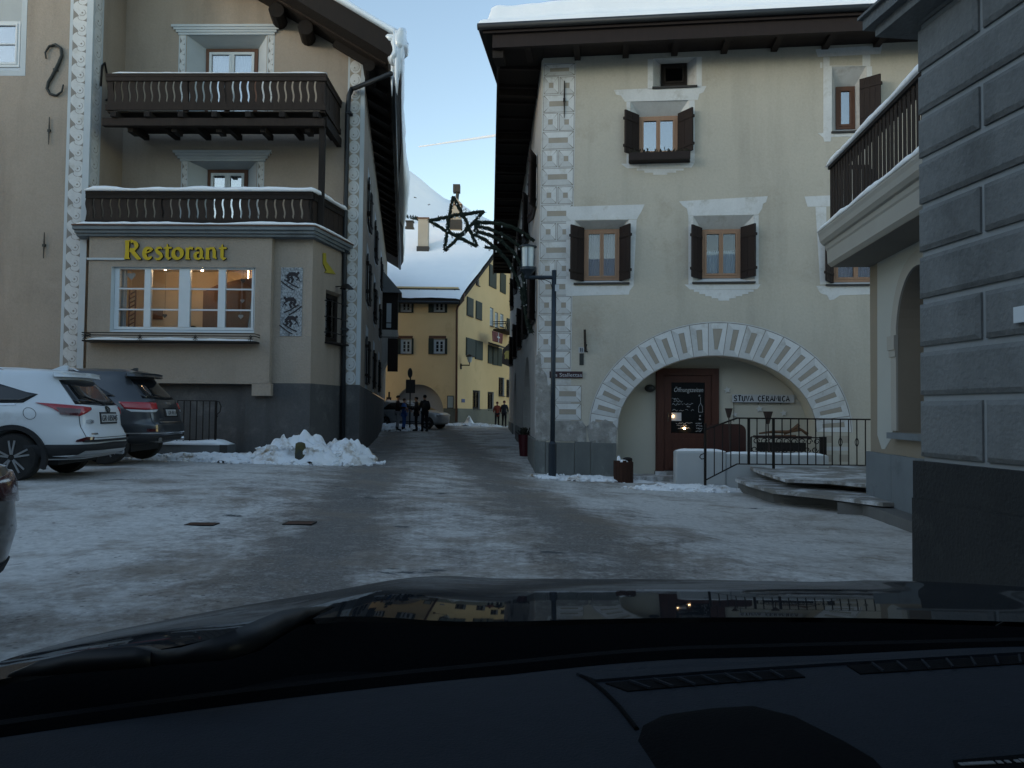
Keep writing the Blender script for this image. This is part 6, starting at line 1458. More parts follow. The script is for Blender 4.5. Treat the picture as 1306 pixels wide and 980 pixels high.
for px in ((636, 482, 643, 505), (646, 485, 652, 506), (603, 498.5, 612, 522), (622, 500.5, 629.5, 523), (607, 356, 611, 364)): y_win(YS, px, ysh, bars=1, frame='wood_d')
# gable side wall up to the roof slope
vg = [YS.at(593, 367), YS.at(632, 316)]; slope = (vg[1][1] - vg[0][1]) / (vg[1][0] - vg[0][0]); ur = 9.5; zrg = vg[0][1] + slope * (ur - vg[0][0])
zg0 = vg[0][1] - slope * vg[0][0]
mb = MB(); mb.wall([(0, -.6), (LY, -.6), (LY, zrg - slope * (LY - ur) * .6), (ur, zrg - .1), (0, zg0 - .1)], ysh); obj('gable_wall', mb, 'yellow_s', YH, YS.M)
# roof (sheared parallelepiped) with snow
def yr(a, t, k):  # a along the eave (x, from the right verge), t along the side direction, k lift
    p_ = YS.w(t, 0, 0); return Vector((p_.x + a, p_.y, zg0 + slope * t + k))
def yslab(a0, a1, t0, t1, k0, k1):
    mb = MB(); v = [yr(a, t, k) for k in (k0, k1) for a, t in ((a0, t0), (a1, t0), (a1, t1), (a0, t1))]
    mb.add(v, [(0, 1, 2, 3), (4, 7, 6, 5), (0, 4, 5, 1), (1, 5, 6, 2), (2, 6, 7, 3), (3, 7, 4, 0)]); return mb
YR = obj('roof', yslab(-WY - .5, .35, -.75, ur, -.16, .08), 'wood_d', YH)
def back(a, t, k): p_ = YS.w(ur + t, 0, 0); return Vector((p_.x + a, p_.y, zg0 + slope * ur - slope * .8 * t + k))
mb = MB(); v = [back(a, t, k) for k in (-.16, .08) for a, t in ((-WY - .5, 0), (.35, 0), (.35, 14), (-WY - .5, 14))]; mb.add(v, [(0, 1, 2, 3), (4, 7, 6, 5), (0, 4, 5, 1), (1, 5, 6, 2), (2, 6, 7, 3), (3, 7, 4, 0)]); obj('roof_slope', mb, 'slate', YR)
mb = MB(); NA, NTt = 60, 24
for j in range(NTt + 1):
    t = -.72 + (ur + .72) * j / NTt
    for i in range(NA + 1):
        a = .32 - (WY + .8) * i / NA; k = .09 + .34 * min(1, (j + .15) / 1.5) ** .5 * min(1, (i + .3) / 1.5) ** .5 + .07 * noise.noise((a * .6, t * .6, 4)) + .03 * noise.noise((a * 2, t * 2, 1))
        mb.v.append(yr(a, t, k))
for j in range(NTt):
    for i in range(NA): mb.f.append((j * (NA + 1) + i, j * (NA + 1) + i + 1, (j + 1) * (NA + 1) + i + 1, (j + 1) * (NA + 1) + i)); mb.m.append(0)
obj('roof_snow', mb, 'snow', YR, smooth=True)
mb = MB(); mb.tube([yr(-WY, -.82, -.02), yr(.3, -.82, -.02)], .09, 8); obj('gutter', mb, 'pipe', YR)
mb = MB(); p0, p1 = yr(-WY, -.1, .46), yr(.1, -.1, .46); mb.bar(p0, p1, .05, .06); obj('snow_guard', mb, 'iron', YR)
for k in range(12): mb = MB(); p_ = yr(-.2 - 1.1 * k, -.1, .1); mb.bar(p_, p_ + Vector((0, 0, .34)), .04, .04); obj('guard_post', mb, 'iron', YR)
dpp = [YF.at(x, y, -.12) for x, y in ((592, 374), (591, 383), (584, 391), (582.5, 396), (582, 538))]
mb = MB(); mb.tube([(u, -.12, z) for u, z in dpp], .065, 8); obj('downpipe', mb, 'wood_o', YH, YF.M, smooth=True)
# upper snow roof of the house behind, with dark snow fences
BH = thing('house_behind', 'snow covered roof rising behind the yellow house', 'house', (-5, 66, 0))
zb0, zb1 = yp(520, 312, 62).z, yp(560, 283, 72).z
mb = MB(); NB = 40
for j in range(9):
    f = j / 8
    for i in range(NB + 1):
        x = -14 + 24 * i / NB; y = 62 + 10 * f; z = zb0 + (zb1 - zb0) * f + .12 * noise.noise((x * .4, y * .4, 2)) + .10 * math.sin(f * 3.1)
        mb.v.append(Vector((x, y, z)))
for i in range(NB + 1): mb.v.append(Vector((-14 + 24 * i / NB, 80, zb1 - 5)))
for j in range(9):
    for i in range(NB): mb.f.append((j * (NB + 1) + i, j * (NB + 1) + i + 1, (j + 1) * (NB + 1) + i + 1, (j + 1) * (NB + 1) + i)); mb.m.append(0)
obj('roof_snow', mb, 'snow', BH, smooth=True)
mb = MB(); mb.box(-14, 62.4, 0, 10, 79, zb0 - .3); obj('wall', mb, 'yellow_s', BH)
for (xa, ya, xb, yb) in ((497, 302.5, 525, 300.5), (523, 306.5, 533, 305)): mb = MB(); a, b = yp(xa, ya, 64.5), yp(xb, yb, 64.5); mb.bar(a, b, .1, .1); obj('snow_guard', mb, 'wood_d', BH)
def chimney(label, y, rect_, cap=None, m='chim', group='chimneys on the snowy roofs'):
    a, b = yp(rect_[0], rect_[3], y), yp(rect_[2], rect_[1], y); T = thing('chimney', label, 'chimney', ((a.x + b.x) / 2, y, a.z), group=group); w = (b.x - a.x)
    mb = MB(); mb.box(a.x, y - w / 2, a.z - 1.2, b.x, y + w / 2, b.z); obj('stack', mb, m, T)
    mb = MB(); mb.box(a.x - .06, y - w / 2 - .06, b.z + .001, b.x + .06, y + w / 2 + .06, b.z + .1); obj('cap', mb, 'wood_o' if m == 'chim' else 'slate', T); 
    mb = MB(); mb.box(a.x - .07, y - w / 2 - .07, a.z - .6, b.x + .07, y + w / 2 + .07, a.z + .12); obj('flashing', mb, 'slate', T)
    return T, a, b
def roof_hit(px, py):
    d = ray(px, py); best = (1e9, 54)
    for i in range(400):
        t = -.5 + (ur + .5) * i / 399; p_ = YS.w(t, 0, 0); q = CAM + d * (p_.y / d.y); e = abs(q.z - (zg0 + slope * t + .42))
        if e < best[0]: best = (e, p_.y)
    return best[1]
chimney('broad pale square chimney on the yellow house roof', roof_hit(540, 317), (533.5, 281, 547, 318))
T, a, b = chimney('pale gabled chimney with a square cowl on a stem, behind the star', 58.5, (575, 264, 588.5, 284))
xm = (a.x + b.x) / 2; mb = MB(); mb.tube([(xm, 58.5, b.z), (xm + .1, 58.5, yp(581, 245, 58.5).z)], .13, 8); obj('stem', mb, 'iron_g', T); q0, q1 = yp(578, 246, 58.5), yp(587, 236.5, 58.5); mb = MB(); mb.box(q0.x, 58.2, q0.z, q1.x, 58.8, q1.z); obj('cowl', mb, 'slate', T)
mb = MB(); mb.prism([(a.x - .1, b.z + .1), (b.x + .1, b.z + .1), (xm, b.z + .6)], 58.1, 58.9); obj('chimney_gable', mb, 'chim', T)
chimney('small dark chimney on the far left of the snowy roof', 63.5, (518.5, 284, 527, 292), m='slate')
# small things on the yellow house
def tthing(nm, lb, cat, F, x, y): u, z = F.at(x, y); return thing(nm, lb, cat, F.w(u, -.05, z))
NBd = tthing('notice_board', 'pale framed notice board on the yellow house corner', 'notice board', YF, 574.5, 521); q = YF.rect(570.3, 505, 578.7, 521); mb = MB(); mb.box(q[0], -.08, q[1], q[2], -.001, q[3]); obj('frame', mb, 'iron_g', NBd, YF.M); mb = MB(); mb.box(q[0] + .04, -.085, q[1] + .04, q[2] - .04, -.0801, q[3] - .04); obj('sheet', mb, mat('pale_green_notice', (.33, .40, .36), .6, (.42, .44, .46), 3, .4), NBd, YF.M)
BS_ = tthing('blue_plate', 'small blue plate on the side wall of the yellow house', 'sign', YS, 590, 513); q = YS.rect(588.5, 509, 592.5, 513.5); mb = MB(); mb.box(q[0], -.03, q[1], q[2], -.001, q[3]); obj('plate', mb, mat('blue_enamel', (.05, .08, .2), .4), BS_, YS.M)
YL = tthing('wall_lantern', 'small lantern on a bracket on the yellow house side wall', 'lamp', YS, 589, 469); u, z = YS.at(587.5, 466); mb = MB(); mb.tube([(u, 0, z - .1), (u, -.05, z), (u + .1, -.55, z), (u + .1, -.55, z + .2)], .04, 6); mb.box(u - .07, -.06, z - .25, u + .07, 0, z + .1); obj('bracket', mb, 'iron', YL, YS.M)
mb = MB(); mb.lathe([(.1, z + .18), (.2, z + .52)], (u + .1, -.55, 0), 8); obj('glass', mb, 'opal', YL, YS.M); mb = MB(); mb.lathe([(.25, z + .52), (.25, z + .56), (.06, z + .68)], (u + .1, -.55, 0), 8); obj('cap', mb, 'iron', YL, YS.M)
YB = tthing('wrought_balcony', 'small wrought iron balcony on the yellow house side wall', 'balcony', YS, 638, 424); q = YS.rect(629, 414, 647, 423); mb = MB(); mb.box(q[0], -.9, q[1] - .1, q[2], -.001, q[1]); obj('floor_slab', mb, 'wood_d', YB, YS.M); mb = MB()
for z in (q[3], q[3] - .15): mb.tube([(q[0], 0, z), (q[0], -.9, z), (q[2], -.9, z), (q[2], 0, z)], .03, 5)
for k in range(9): u = q[0] + (q[2] - q[0]) * k / 8; mb.tube([(u, -.9, q[1]), (u, -.95, (q[1] + q[3]) / 2), (u, -.9, q[3])], .025, 5)
obj('rail', mb, 'iron', YB, YS.M)
q = YS.rect(628, 424, 640.5, 437, -.9); FLG = thing('red_flag', 'red flag with a white cross hanging from the wrought balcony', 'flag', YS.w((q[0] + q[2]) / 2, -.92, q[1])); mb = MB(); mb.grid(lambda s, t: (q[0] + (q[2] - q[0]) * s, -.92 + .04 * math.sin(s * 9 + t * 2), q[1] + (q[3] - q[1]) * t), 16, 8); o = obj('cloth', mb, 'red', FLG, YS.M, smooth=True, fix=False)
md = o.modifiers.new('thick', 'SOLIDIFY'); md.thickness = .01
mb = MB(); cu_, cz_ = (q[0] + q[2]) / 2, (q[1] + q[3]) / 2; mb.box(cu_ - .05, -.985, cz_ - .33, cu_ + .05, -.975, cz_ + .33); mb.box(cu_ - .3, -.984, cz_ - .05, cu_ + .3, -.974, cz_ + .05); obj('white_cross', mb, 'sign_w', FLG, YS.M)
q = YS.rect(628, 438, 641, 443, -.3); mb = MB(); mb.prism([(-.8, q[1]), (-.001, q[3]), (-.001, q[3] - .1), (-.8, q[1] - .1)], q[0], q[2], ax='x'); obj('awning', mb, 'slate', YH, YS.M)
# projecting dark banner with a golden emblem
bx = yp(641, 455, 54); BNr = thing('dark_banner', 'dark square banner with a golden animal emblem tilted over the street', 'banner', (bx.x, 54, bx.z)); P = [yp(x, y, 54) for x, y in ((641, 446), (651, 436), (655, 436), (655, 470), (640, 464))]
mb = MB(); mb.prism([(p_.x, p_.z) for p_ in P], 53.97, 54.03); obj('cloth', mb, mat('dark_banner_cloth', (.05, .042, .042), .9), BNr)
c_ = yp(647.5, 453, 53.9); mb = MB(); s_ = .36
for i, st in enumerate(([(-.6, .1), (-.2, .55), (.35, .6), (.6, .2)], [(-.5, -.2), (.0, .1), (.5, -.1)], [(-.45, -.75), (-.3, -.2), (.1, -.4), (.2, -.8)], [(.5, .2), (.55, -.4), (.75, -.6)])): ribbon(mb, [(c_.x + x * s_, c_.z + z * s_) for x, z in st], [.12, .2, .2, .1][:len(st)], 53.955 - .002 * i, 53.969)
obj('emblem', mb, mat('gold_emblem', (.36, .30, .10), .7), BNr)
# ================================================================== SIGN POST
ps = yp(522.5, 545, 39.5); SP_ = thing('sign_post', 'grey sign post with a round sign over a dark rectangular board', 'sign', (ps.x, 39.5, gz(ps.x, 39.5))); zt_ = yp(523, 470, 39.5).z
mb = MB(); mb.tube([(ps.x, 39.5, gz(ps.x, 39.5) - .2), (ps.x, 39.5, zt_)], .035, 8); obj('post', mb, 'iron_g', SP_)
q0, q1 = yp(517.5, 501.5, 39.4), yp(529.5, 484.5, 39.4); mb = MB(); mb.box(q0.x, 39.40, q0.z, q1.x, 39.455, q1.z); obj('board', mb, 'slate', SP_)
c_ = yp(523, 476, 39.42); mb = MB(); mb.lathe([(.10, -.02), (.12, -.02), (.12, .02), (.02, .02)], (c_.x, 39.43, c_.z), 18, 0, 'y')
for v in mb.v: v.z = c_.z + (v.z - c_.z) * 2.1
obj('round_sign', mb, 'pipe', SP_)
nb = yp(495, 530, 43); NB2 = thing('framed_board', 'dark framed board standing at the far left end of the street', 'notice board', (nb.x, 43, gz(nb.x, 43))); q0, q1 = yp(492.5, 532, 43), yp(499, 507, 43); mb = MB(); mb.box(q0.x, 42.95, q0.z, q1.x, 43.05, q1.z); mb.tube([((q0.x + q1.x) / 2, 43.1, gz(nb.x, 43) - .1), ((q0.x + q1.x) / 2, 43.1, q1.z + .3)], .05, 6); obj('frame', mb, 'iron', NB2); mb = MB(); mb.box(q0.x + .06, 42.94, q0.z + .2, q1.x - .06, 42.949, q1.z - .1); obj('sheet', mb, 'curtain_p', NB2)

# ================================================================== PEOPLE
def skin_mesh(name, verts, edges, radii, mats, sub=1, root=0):
    me = bpy.data.meshes.new(name); me.from_pydata(verts, edges, []); o = bpy.data.objects.new(name, me); COL.objects.link(o)
    md = o.modifiers.new('skin', 'SKIN'); md.use_smooth_shade = True
    for i, r_ in enumerate(radii):
        me.skin_vertices[0].data[i].radius = r_ if isinstance(r_, tuple) else (r_, r_)
    me.skin_vertices[0].data[root].use_root = True
    if sub: s = o.modifiers.new('sub', 'SUBSURF'); s.levels = sub; s.render_levels = sub
    dg = bpy.context.evaluated_depsgraph_get(); m2 = bpy.data.meshes.new_from_object(o.evaluated_get(dg)); m2.name = name
    bpy.data.objects.remove(o); bpy.data.meshes.remove(me); m2.materials.clear(); m2.materials.append(M[mats] if isinstance(mats, str) else mats); return m2
SKIN = mat('skin', (.36, .22, .16), .6)
def person(loc, head, label, jacket, trousers, hair, H=1.72, coat=0.0, arms=((.10, .12), (.10, .12)), stance=.10, bag=None, hat=None, walk=0.0):
    """arms: (forward, bend) per side; coat: how far the jacket reaches below the hips"""
    k = H / 1.72; T = thing('person', label, 'person', loc, head)
    mw = W[T.name]
    V = []; E = []; Rr = []
    def add(p_, r_, par=None): V.append((p_[0] * k, p_[1] * k, p_[2] * k)); Rr.append(r_ * k if not isinstance(r_, tuple) else (r_[0] * k, r_[1] * k)); i = len(V) - 1; (E.append((par, i)) if par is not None else None); return i
    pel = add((0, 0, .93), (.13, .10)); bel = add((0, .01, 1.08), (.125, .095), pel); ch = add((0, .01, 1.28), (.15, .105), bel); nb = add((0, 0, 1.43), (.075, .065), ch); nk = add((0, .012, 1.50), .05, nb); hd = add((0, .03, 1.60), (.078, .09), nk); ht = add((0, .02, 1.67), (.07, .085), hd)
    wr = []; leg = []
    for i, s in enumerate((-1, 1)):
        fw, bd = arms[i]
        sh = add((s * .18, 0, 1.39), .052, ch); el = add((s * .235, .0 + fw * .6, 1.13 + fw * .12), .042, sh); w_ = add((s * .22, fw + bd * 1.1, .90 + bd * .75), .03, el); hn = add((s * .215, fw + bd * 1.35, .83 + bd * .8), (.036, .02), w_); wr.append((sh, el, w_, hn))
        for f in range(4): a = add((s * .215, fw + bd * 1.35 + (f - 1.5) * .02, .76 + bd * .86), .009, hn); add((s * .20, fw + bd * 1.5 + (f - 1.5) * .019, .715 + bd * .92 + .006 * abs(f - 1)), .008, a)
        th = add((s * .18, fw + bd * 1.35 + .045, .80 + bd * .84), .010, hn); add((s * .165, fw + bd * 1.35 + .055, .765 + bd * .88), .008, th)
        st = s * walk
        hp = add((s * .085, 0, .88), .085, pel); kn = add((s * stance, .02 + st * .5, .49), .058, hp); an = add((s * (stance + .01), -.02 + st, .09), .042, kn); hl = add((s * (stance + .012), .03 + st, .045), .045, an); add((s * (stance + .02), .15 + st, .035), (.042, .03), hl); leg.append((hp, kn, an))
    me = skin_mesh('body', V, E, Rr, SKIN); obj('body', me, None, T, mw)
    mb = MB(); mb.lathe([(.004, .028), (.018, .0)], (0, .115 * k, 1.585 * k), 5, 0, 'y'); 
    for s in (-1, 1): mb.ball((s * .03 * k, .112 * k, 1.615 * k), .009, 6, 1); mb.ball((s * .08 * k, .02 * k, 1.60 * k), .02, 6, 0, (.5, .8, 1.4))
    mb.box(-.022 * k, .112 * k, 1.548 * k, .022 * k, .118 * k, 1.555 * k, 1); obj('face', mb, [SKIN, 'ink'], T, mw)
    # jacket
    jv = []; je = []; jr = []
    def ja(p_, r_, par=None): jv.append(p_); jr.append(r_); i = len(jv) - 1; (je.append((par, i)) if par is not None else None); return i
    P = lambda i: V[i]
    low = (0, .0, (.90 - coat) * k); b0 = ja((0, .0, .97 * k), (.165 * k, .13 * k)); ja(low, (.17 * k + coat * .06, .14 * k + coat * .05), b0); c1_ = ja(P(ch), (.185 * k, .14 * k), b0); t_ = ja((0, 0, 1.42 * k), (.10 * k, .085 * k), c1_); ja((0, .005, 1.50 * k), (.07 * k, .07 * k), t_)
    for sh, el, w_, hn in wr:
        a = ja((P(sh)[0] * .9, P(sh)[1], P(sh)[2]), .078 * k, c1_); b = ja(P(el), .064 * k, a); ja(P(w_), .052 * k, b)
    obj('jacket', skin_mesh('jacket', jv, je, jr, jacket), None, T, mw)
    tv = [(0, 0, .93 * k)]; te = []; tr = [(.15 * k, .12 * k)]
    for hp, kn, an in leg:
        i = len(tv); tv += [P(hp), P(kn), (P(an)[0], P(an)[1], P(an)[2] + .02)]; te += [(0, i), (i, i + 1), (i + 1, i + 2)]; tr += [.10 * k, .074 * k, .062 * k]
    obj('trousers', skin_mesh('trousers', tv, te, tr, trousers), None, T, mw)
    for hp, kn, an in leg:
        a = P(an); mb = MB(); mb.tube([(a[0], a[1] - .04, .06), (a[0], a[1] + .05, .055), (a[0], a[1] + .15, .04), (a[0], a[1] + .20, .03)], [.055, .062, .052, .03], 8); mb.tube([(a[0], a[1], .05), (a[0], a[1], .2)], .06, 8); obj('boot', mb, 'trim', T, mw, smooth=True)
    mb = MB(); mb.ball((0, .012 * k, 1.645 * k), .098 * k, 12, sc=(.92, 1.05, .88))
    for v in mb.v:
        if v.y > .05 and v.z < 1.66 * k: v.y = .05 + (v.y - .05) * .2; v.z = max(v.z, 1.64 * k)
    obj('hat' if hat else 'hair', mb, hat or hair, T, mw, smooth=True)
    if bag: mb = MB(); mb.ball((0, -.20, 1.20 * k), .17, 10, sc=(.85, .6, 1.2)); obj('backpack', mb, bag, T, mw, smooth=True)
    return T
CB = mat('black_jacket', (.010, .011, .013), .8); CN = mat('dark_brown_coat', (.022, .015, .014), .9); CBl = mat('blue_ski_suit', (.03, .12, .38), .7, (.02, .08, .26), 6, .6); CG = mat('grey_trousers', (.26, .27, .29), .9); CT = mat('black_trousers', (.012, .012, .015), .9); CR = mat('dark_red_coat', (.20, .045, .03), .85); HD = mat('dark_hair', (.012, .009, .007), .7); HR = mat('red_knit_hat', (.10, .03, .03), .95); HB_ = mat('brown_hair', (.07, .04, .025), .7); CNv = mat('navy_coat', (.016, .02, .03), .85)
def pat(px, y): p_ = yp(px, 540, y); return (p_.x, y, gz(p_.x, y))
GP_ = 'people standing round the sign post'
person(pat(507, 38.6), R(-75), 'person in a dark brown coat and light grey trousers left of the sign post', CN, CG, HD, 1.74, coat=.18, arms=((.05, .3), (.05, .3)))
person(pat(515, 38.9), R(-100), 'person in a bright blue suit beside the sign post', CBl, CBl, HB_, 1.60, coat=.02, arms=((.1, .32), (.08, .3)))
person(pat(531, 38.6), R(95), 'person in black facing the blue suited person, right of the sign post', CB, CT, HD, 1.68, arms=((.06, .34), (.1, .25)))
person(pat(541.5, 38.0), R(20), 'tall person in black with a dark backpack, farthest right by the sign post', CB, CT, HD, 1.78, arms=((.05, .1), (.05, .15)), bag=CB)
person(pat(634, 51), R(5), 'person in a long dark red coat walking away up the street', CR, CT, HB_, 1.62, coat=.24, hat=HR, walk=.14)
person(pat(643, 51), R(-5), 'person in a navy coat walking beside the red coat', CNv, CT, HD, 1.70, coat=.1, hat=HR, walk=-.14)

# ================================================================== STAR GARLAND
yS = 19.6
def sp3(x, y, d=0): return yp(x, y, yS + d)
GS = thing('star_garland', 'dark green shooting star garland with unlit bulbs hung out from the cream house', 'garland', sp3(672, 430))
random.seed(11); blb = []
def fir(name, pts, r_, dens=30, cyc=False):
    P = [sp3(*p_) for p_ in pts]; Q = []
    for a, b in zip(P, P[1:]):
        n_ = max(2, int((b - a).length / .06))
        for i in range(n_): Q.append(a.lerp(b, i / n_))
    Q.append(P[-1]); Q2 = [q + Vector((random.uniform(-1, 1), random.uniform(-1, 1), random.uniform(-1, 1))) * .010 for q in Q]
    mb = MB(); mb.tube(Q2, [r_ * random.uniform(.75, 1.2) for _ in Q2], 6)
    L = sum((b - a).length for a, b in zip(P, P[1:]))
    for i in range(int(L * 110)):
        t = random.random() * (len(Q) - 1); j = int(t); q = Q[j].lerp(Q[min(j + 1, len(Q) - 1)], t - j); d = Vector((random.gauss(0, 1), random.gauss(0, 1), random.gauss(0, 1))).normalized(); mb.bar(q + d * r_ * .4, q + d * (r_ + random.uniform(.01, .035)), .008, .008)
    acc = .15
    while acc < L:
        s = acc; 
        for a, b in zip(P, P[1:]):
            l_ = (b - a).length
            if s <= l_: blb.append(a.lerp(b, s / l_) + Vector((random.uniform(-.03, .03), -.04, -r_ - .03 * random.uniform(.4, 1)))); break
            s -= l_
        acc += .55
    obj(name, mb, 'fir', GS)
for a, b in (((578, 251), (567, 320)), ((578, 251), (608, 314)), ((547, 282), (617, 270)), ((547, 282), (608, 314)), ((617, 270), (567, 320))):
    m_ = ((a[0] + b[0]) / 2 + (582 - (a[0] + b[0]) / 2) * -.12, (a[1] + b[1]) / 2 + (286 - (a[1] + b[1]) / 2) * -.12); fir('star_arm', [a, m_, b], .045)
fir('ring', [(583 + 13 * math.cos(t), 287 + 13 * math.sin(t)) for t in [2 * math.pi * k / 16 for k in range(17)]], .042)
for pts in (((606, 284), (625, 284), (640, 286), (656, 291), (670, 299), (681, 308)), ((607, 288), (622, 291), (640, 299), (655, 308), (664, 316)), ((604, 294), (622, 299), (640, 308), (655, 322), (664, 337), (668, 350)), ((604, 299), (620, 307), (634, 318), (648, 334), (658, 352), (667, 378)), ((606, 284), (609, 300)), ((618, 315), (634, 318))): fir('tail', pts, .048)
fir('tail', ((667, 378), (670, 395), (673, 412), (678, 425)), .07); fir('tail', ((668, 350), (669, 375), (674, 412)), .06)
mb = MB(); mb.tube([sp3(606, 290), sp3(650, 300), sp3(680, 318)], .012, 5); mb.tube([sp3(668, 330), sp3(672, 420)], .015, 5); obj('wire_frame', mb, 'iron', GS)
mb = MB()
for q in blb: mb.ball(q, .022, 7, 0, (1, 1, 1.3))
obj('bulbs', mb, 'bulb', GS, smooth=True, kind='stuff')

# ================================================================== SNOW HEAPS, LEDGE, GRATES
def heap(label, cx, cy, rx, ry, h, seed, peaks=()):
    mb = MB(); n = 60; m_ = 34
    zmin = min(gz(cx - rx, cy), gz(cx + rx, cy), gz(cx, cy - ry)) - .06
    for j in range(m_ + 1):
        for i in range(n + 1):
            a, b = -1 + 2 * i / n, -1 + 2 * j / m_; x, y = cx + a * rx, cy + b * ry
            d = math.hypot(a, b) * (1 + .28 * noise.noise((x * 1.6, y * 1.6, seed + 11)) + .12 * noise.noise((x * 4, y * 4, seed + 5))); f = max(0, 1 - d ** 2.2); nz = noise.noise((x * 2.1, y * 2.1, seed)); n2 = noise.noise((x * 5.5, y * 5.5, seed + 3)); n3 = noise.noise((x * 13, y * 13, seed + 7))
            z = f ** .75 * h * (.80 + .38 * nz + .30 * n2 + .20 * n3)
            for (pxx, pyy, ph, pr) in peaks: z += ph * max(0, 1 - math.hypot(x - pxx, y - pyy) / pr) * min(1, f * 3)
            mb.v.append(Vector((x, y, gz(x, y) - .05 * (d > .97) + max(0, z) + .01)))
    for j in range(m_):
        for i in range(n): mb.f.append((j * (n + 1) + i, j * (n + 1) + i + 1, (j + 1) * (n + 1) + i + 1, (j + 1) * (n + 1) + i)); mb.m.append(0)
    # side skirts so that the heap is a closed lump
    o = obj('snow_heap', mb, 'snow_d', None, None, smooth=True, fix=False, label=label, cat='snow heap', group='shovelled snow heaps along the house walls')
    mc = MB()
    for k in range(int(70 * rx)):
        an = random.uniform(math.pi, 2 * math.pi) if random.random() < .8 else random.uniform(0, math.pi); q = random.uniform(.55, 1.25); x, y = cx + rx * q * math.cos(an), cy + ry * q * math.sin(an); r_ = random.uniform(.012, .055) * (1.5 if h > .3 else .9)
        c0 = len(mc.v); dd = max(0, 1 - q ** 2.2) ** .75 * h * .8; mc.ball((x, y, gz(x, y) + dd + r_ * .3), r_, 6, 0, (random.uniform(.8, 1.4), 1, random.uniform(.5, .9)))
        for v in mc.v[c0:]: v += Vector((random.uniform(-.3, .3), random.uniform(-.3, .3), random.uniform(-.3, .3))) * r_
    obj('snow_chunks', mc, 'snow_d', o, None, kind='stuff')
    return o
hp = yp(375, 590, 17.0); heap('big dirty shovelled snow heap with a sharp peak under the skier mosaic', hp.x, 17.0, 1.1, .8, .52, 1, ((yp(389, 560, 17.0).x, 17.1, .30, .22), (yp(372, 560, 17.0).x, 17.15, .12, .3)))
hp = yp(428, 590, 17.5); heap('rounded snow heap against the foot of the downpipe', hp.x, 17.6, .9, .85, .52, 4, ((yp(406, 560, 17.4).x, 17.4, .22, .3), (yp(450, 570, 17.6).x, 17.5, .2, .3)))
hp = yp(285, 600, 17.0); heap('low snow bank along the wall by the small ledge', hp.x, 16.9, 1.9, .55, .2, 8)
hp = gp(760, 612, -.2); heap('thin snow ridge along the slab plinth between lamp post and planter', hp.x, 17.05, 1.25, .3, .12, 27)
hp = gp(870, 620, -.3); heap('thin snow ridge in front of the white parapet', hp.x, 15.75, 1.1, .3, .14, 33)
hp = yp(500, 548, 40.5); heap('snow bank at the far left side of the street', hp.x, 40.4, 1.5, 2.2, .32, 12)
hp = yp(600, 540, 47); heap('small pointed snow heap at the foot of the yellow house', hp.x + .1, 47.7, 1.9, .8, .2, 15, ((yp(598, 535, 47.6).x, 47.6, .5, .3),))
pb_ = yp(394, 580, 17.15); z0 = gz(pb_.x, 17.15); MS = MB(); zt_ = yp(394, 565, 17.1).z
MS.lathe([(.10, -.1), (.11, .1), (.105, .25), (.115, .42), (.09, .50), (.03, .53)], (0, 0, 0), 12)
for v in MS.v: v += Vector((noise.noise(v * 6), noise.noise(v * 6 + Vector((3, 0, 0))), 0)) * .025
obj('stone_bollard', MS, 'moss', None, Matrix.Translation((pb_.x - .02, 16.5, gz(pb_.x, 16.4) - .06)), smooth=True, label='mossy stone bollard between the two big snow heaps', cat='bollard')
# ledge with railing by the garage recess
yL = 17.15; a, b = yp(236, 590, yL), yp(286, 590, yL); zl = yp(260, 568, yL).z
LGd = thing('stone_ledge', 'low concrete ledge with snow behind the grey car', 'ledge', ((a.x + b.x) / 2 - .5, yL, gz(a.x, yL)))
mb = MB(); mb.box(a.x - 1.6, yL, -.2, b.x, yL + .7, zl); obj('ledge_block', mb, 'stone', LGd); mb = MB(); mb.box(b.x - .1, yL - .03, -.2, b.x + .06, yL - .001, zl + .01); obj('corner_post', mb, 'slate', LGd)
obj('snow', snow_cap([(a.x - 1.5, yL + .3, zl), (b.x + .0, yL + .3, zl)], .66, .12, 41), 'snow', LGd, smooth=True)
yLr = yL + .15; RG = thing('small_railing', 'short black iron railing with a curled end on the snowy ledge', 'railing', (yp(258, 570, yLr).x, yLr, zl)); zt_ = yp(260, 511.5, yLr).z; zb_ = zl + .05; x0, x1 = yp(226, 540, yLr).x, yp(275, 540, yLr).x
mb = MB(); mb.bar((x0, yLr, zt_), (x1, yLr, zt_), .03, .02); obj('top_rail', mb, 'iron', RG); mb = MB(); mb.bar((x0, yLr, zb_ + .06), (x1, yLr, zb_ + .06), .02, .015); obj('bottom_rail', mb, 'iron', RG); mb = MB(); c_ = Vector((x1 + .06, yLr, zt_ - .1)); mb.tube([(x1, yLr, zt_), (x1 + .07, yLr, zt_ - .02), (x1 + .11, yLr, zt_ - .12), (x1 + .09, yLr, zt_ - .24), (x1 + .02, yLr, zt_ - .3), (x1 + .04, yLr, zt_ - .36)], .012, 6); obj('curled_end', mb, 'iron', RG)
for k in range(7): mb = MB(); x = x0 + (x1 - x0) * k / 6; w_ = .04 if k == 6 else .016; mb.bar((x, yLr, zl - .02), (x, yLr, zt_), w_, w_); obj('baluster', mb, 'iron', RG)
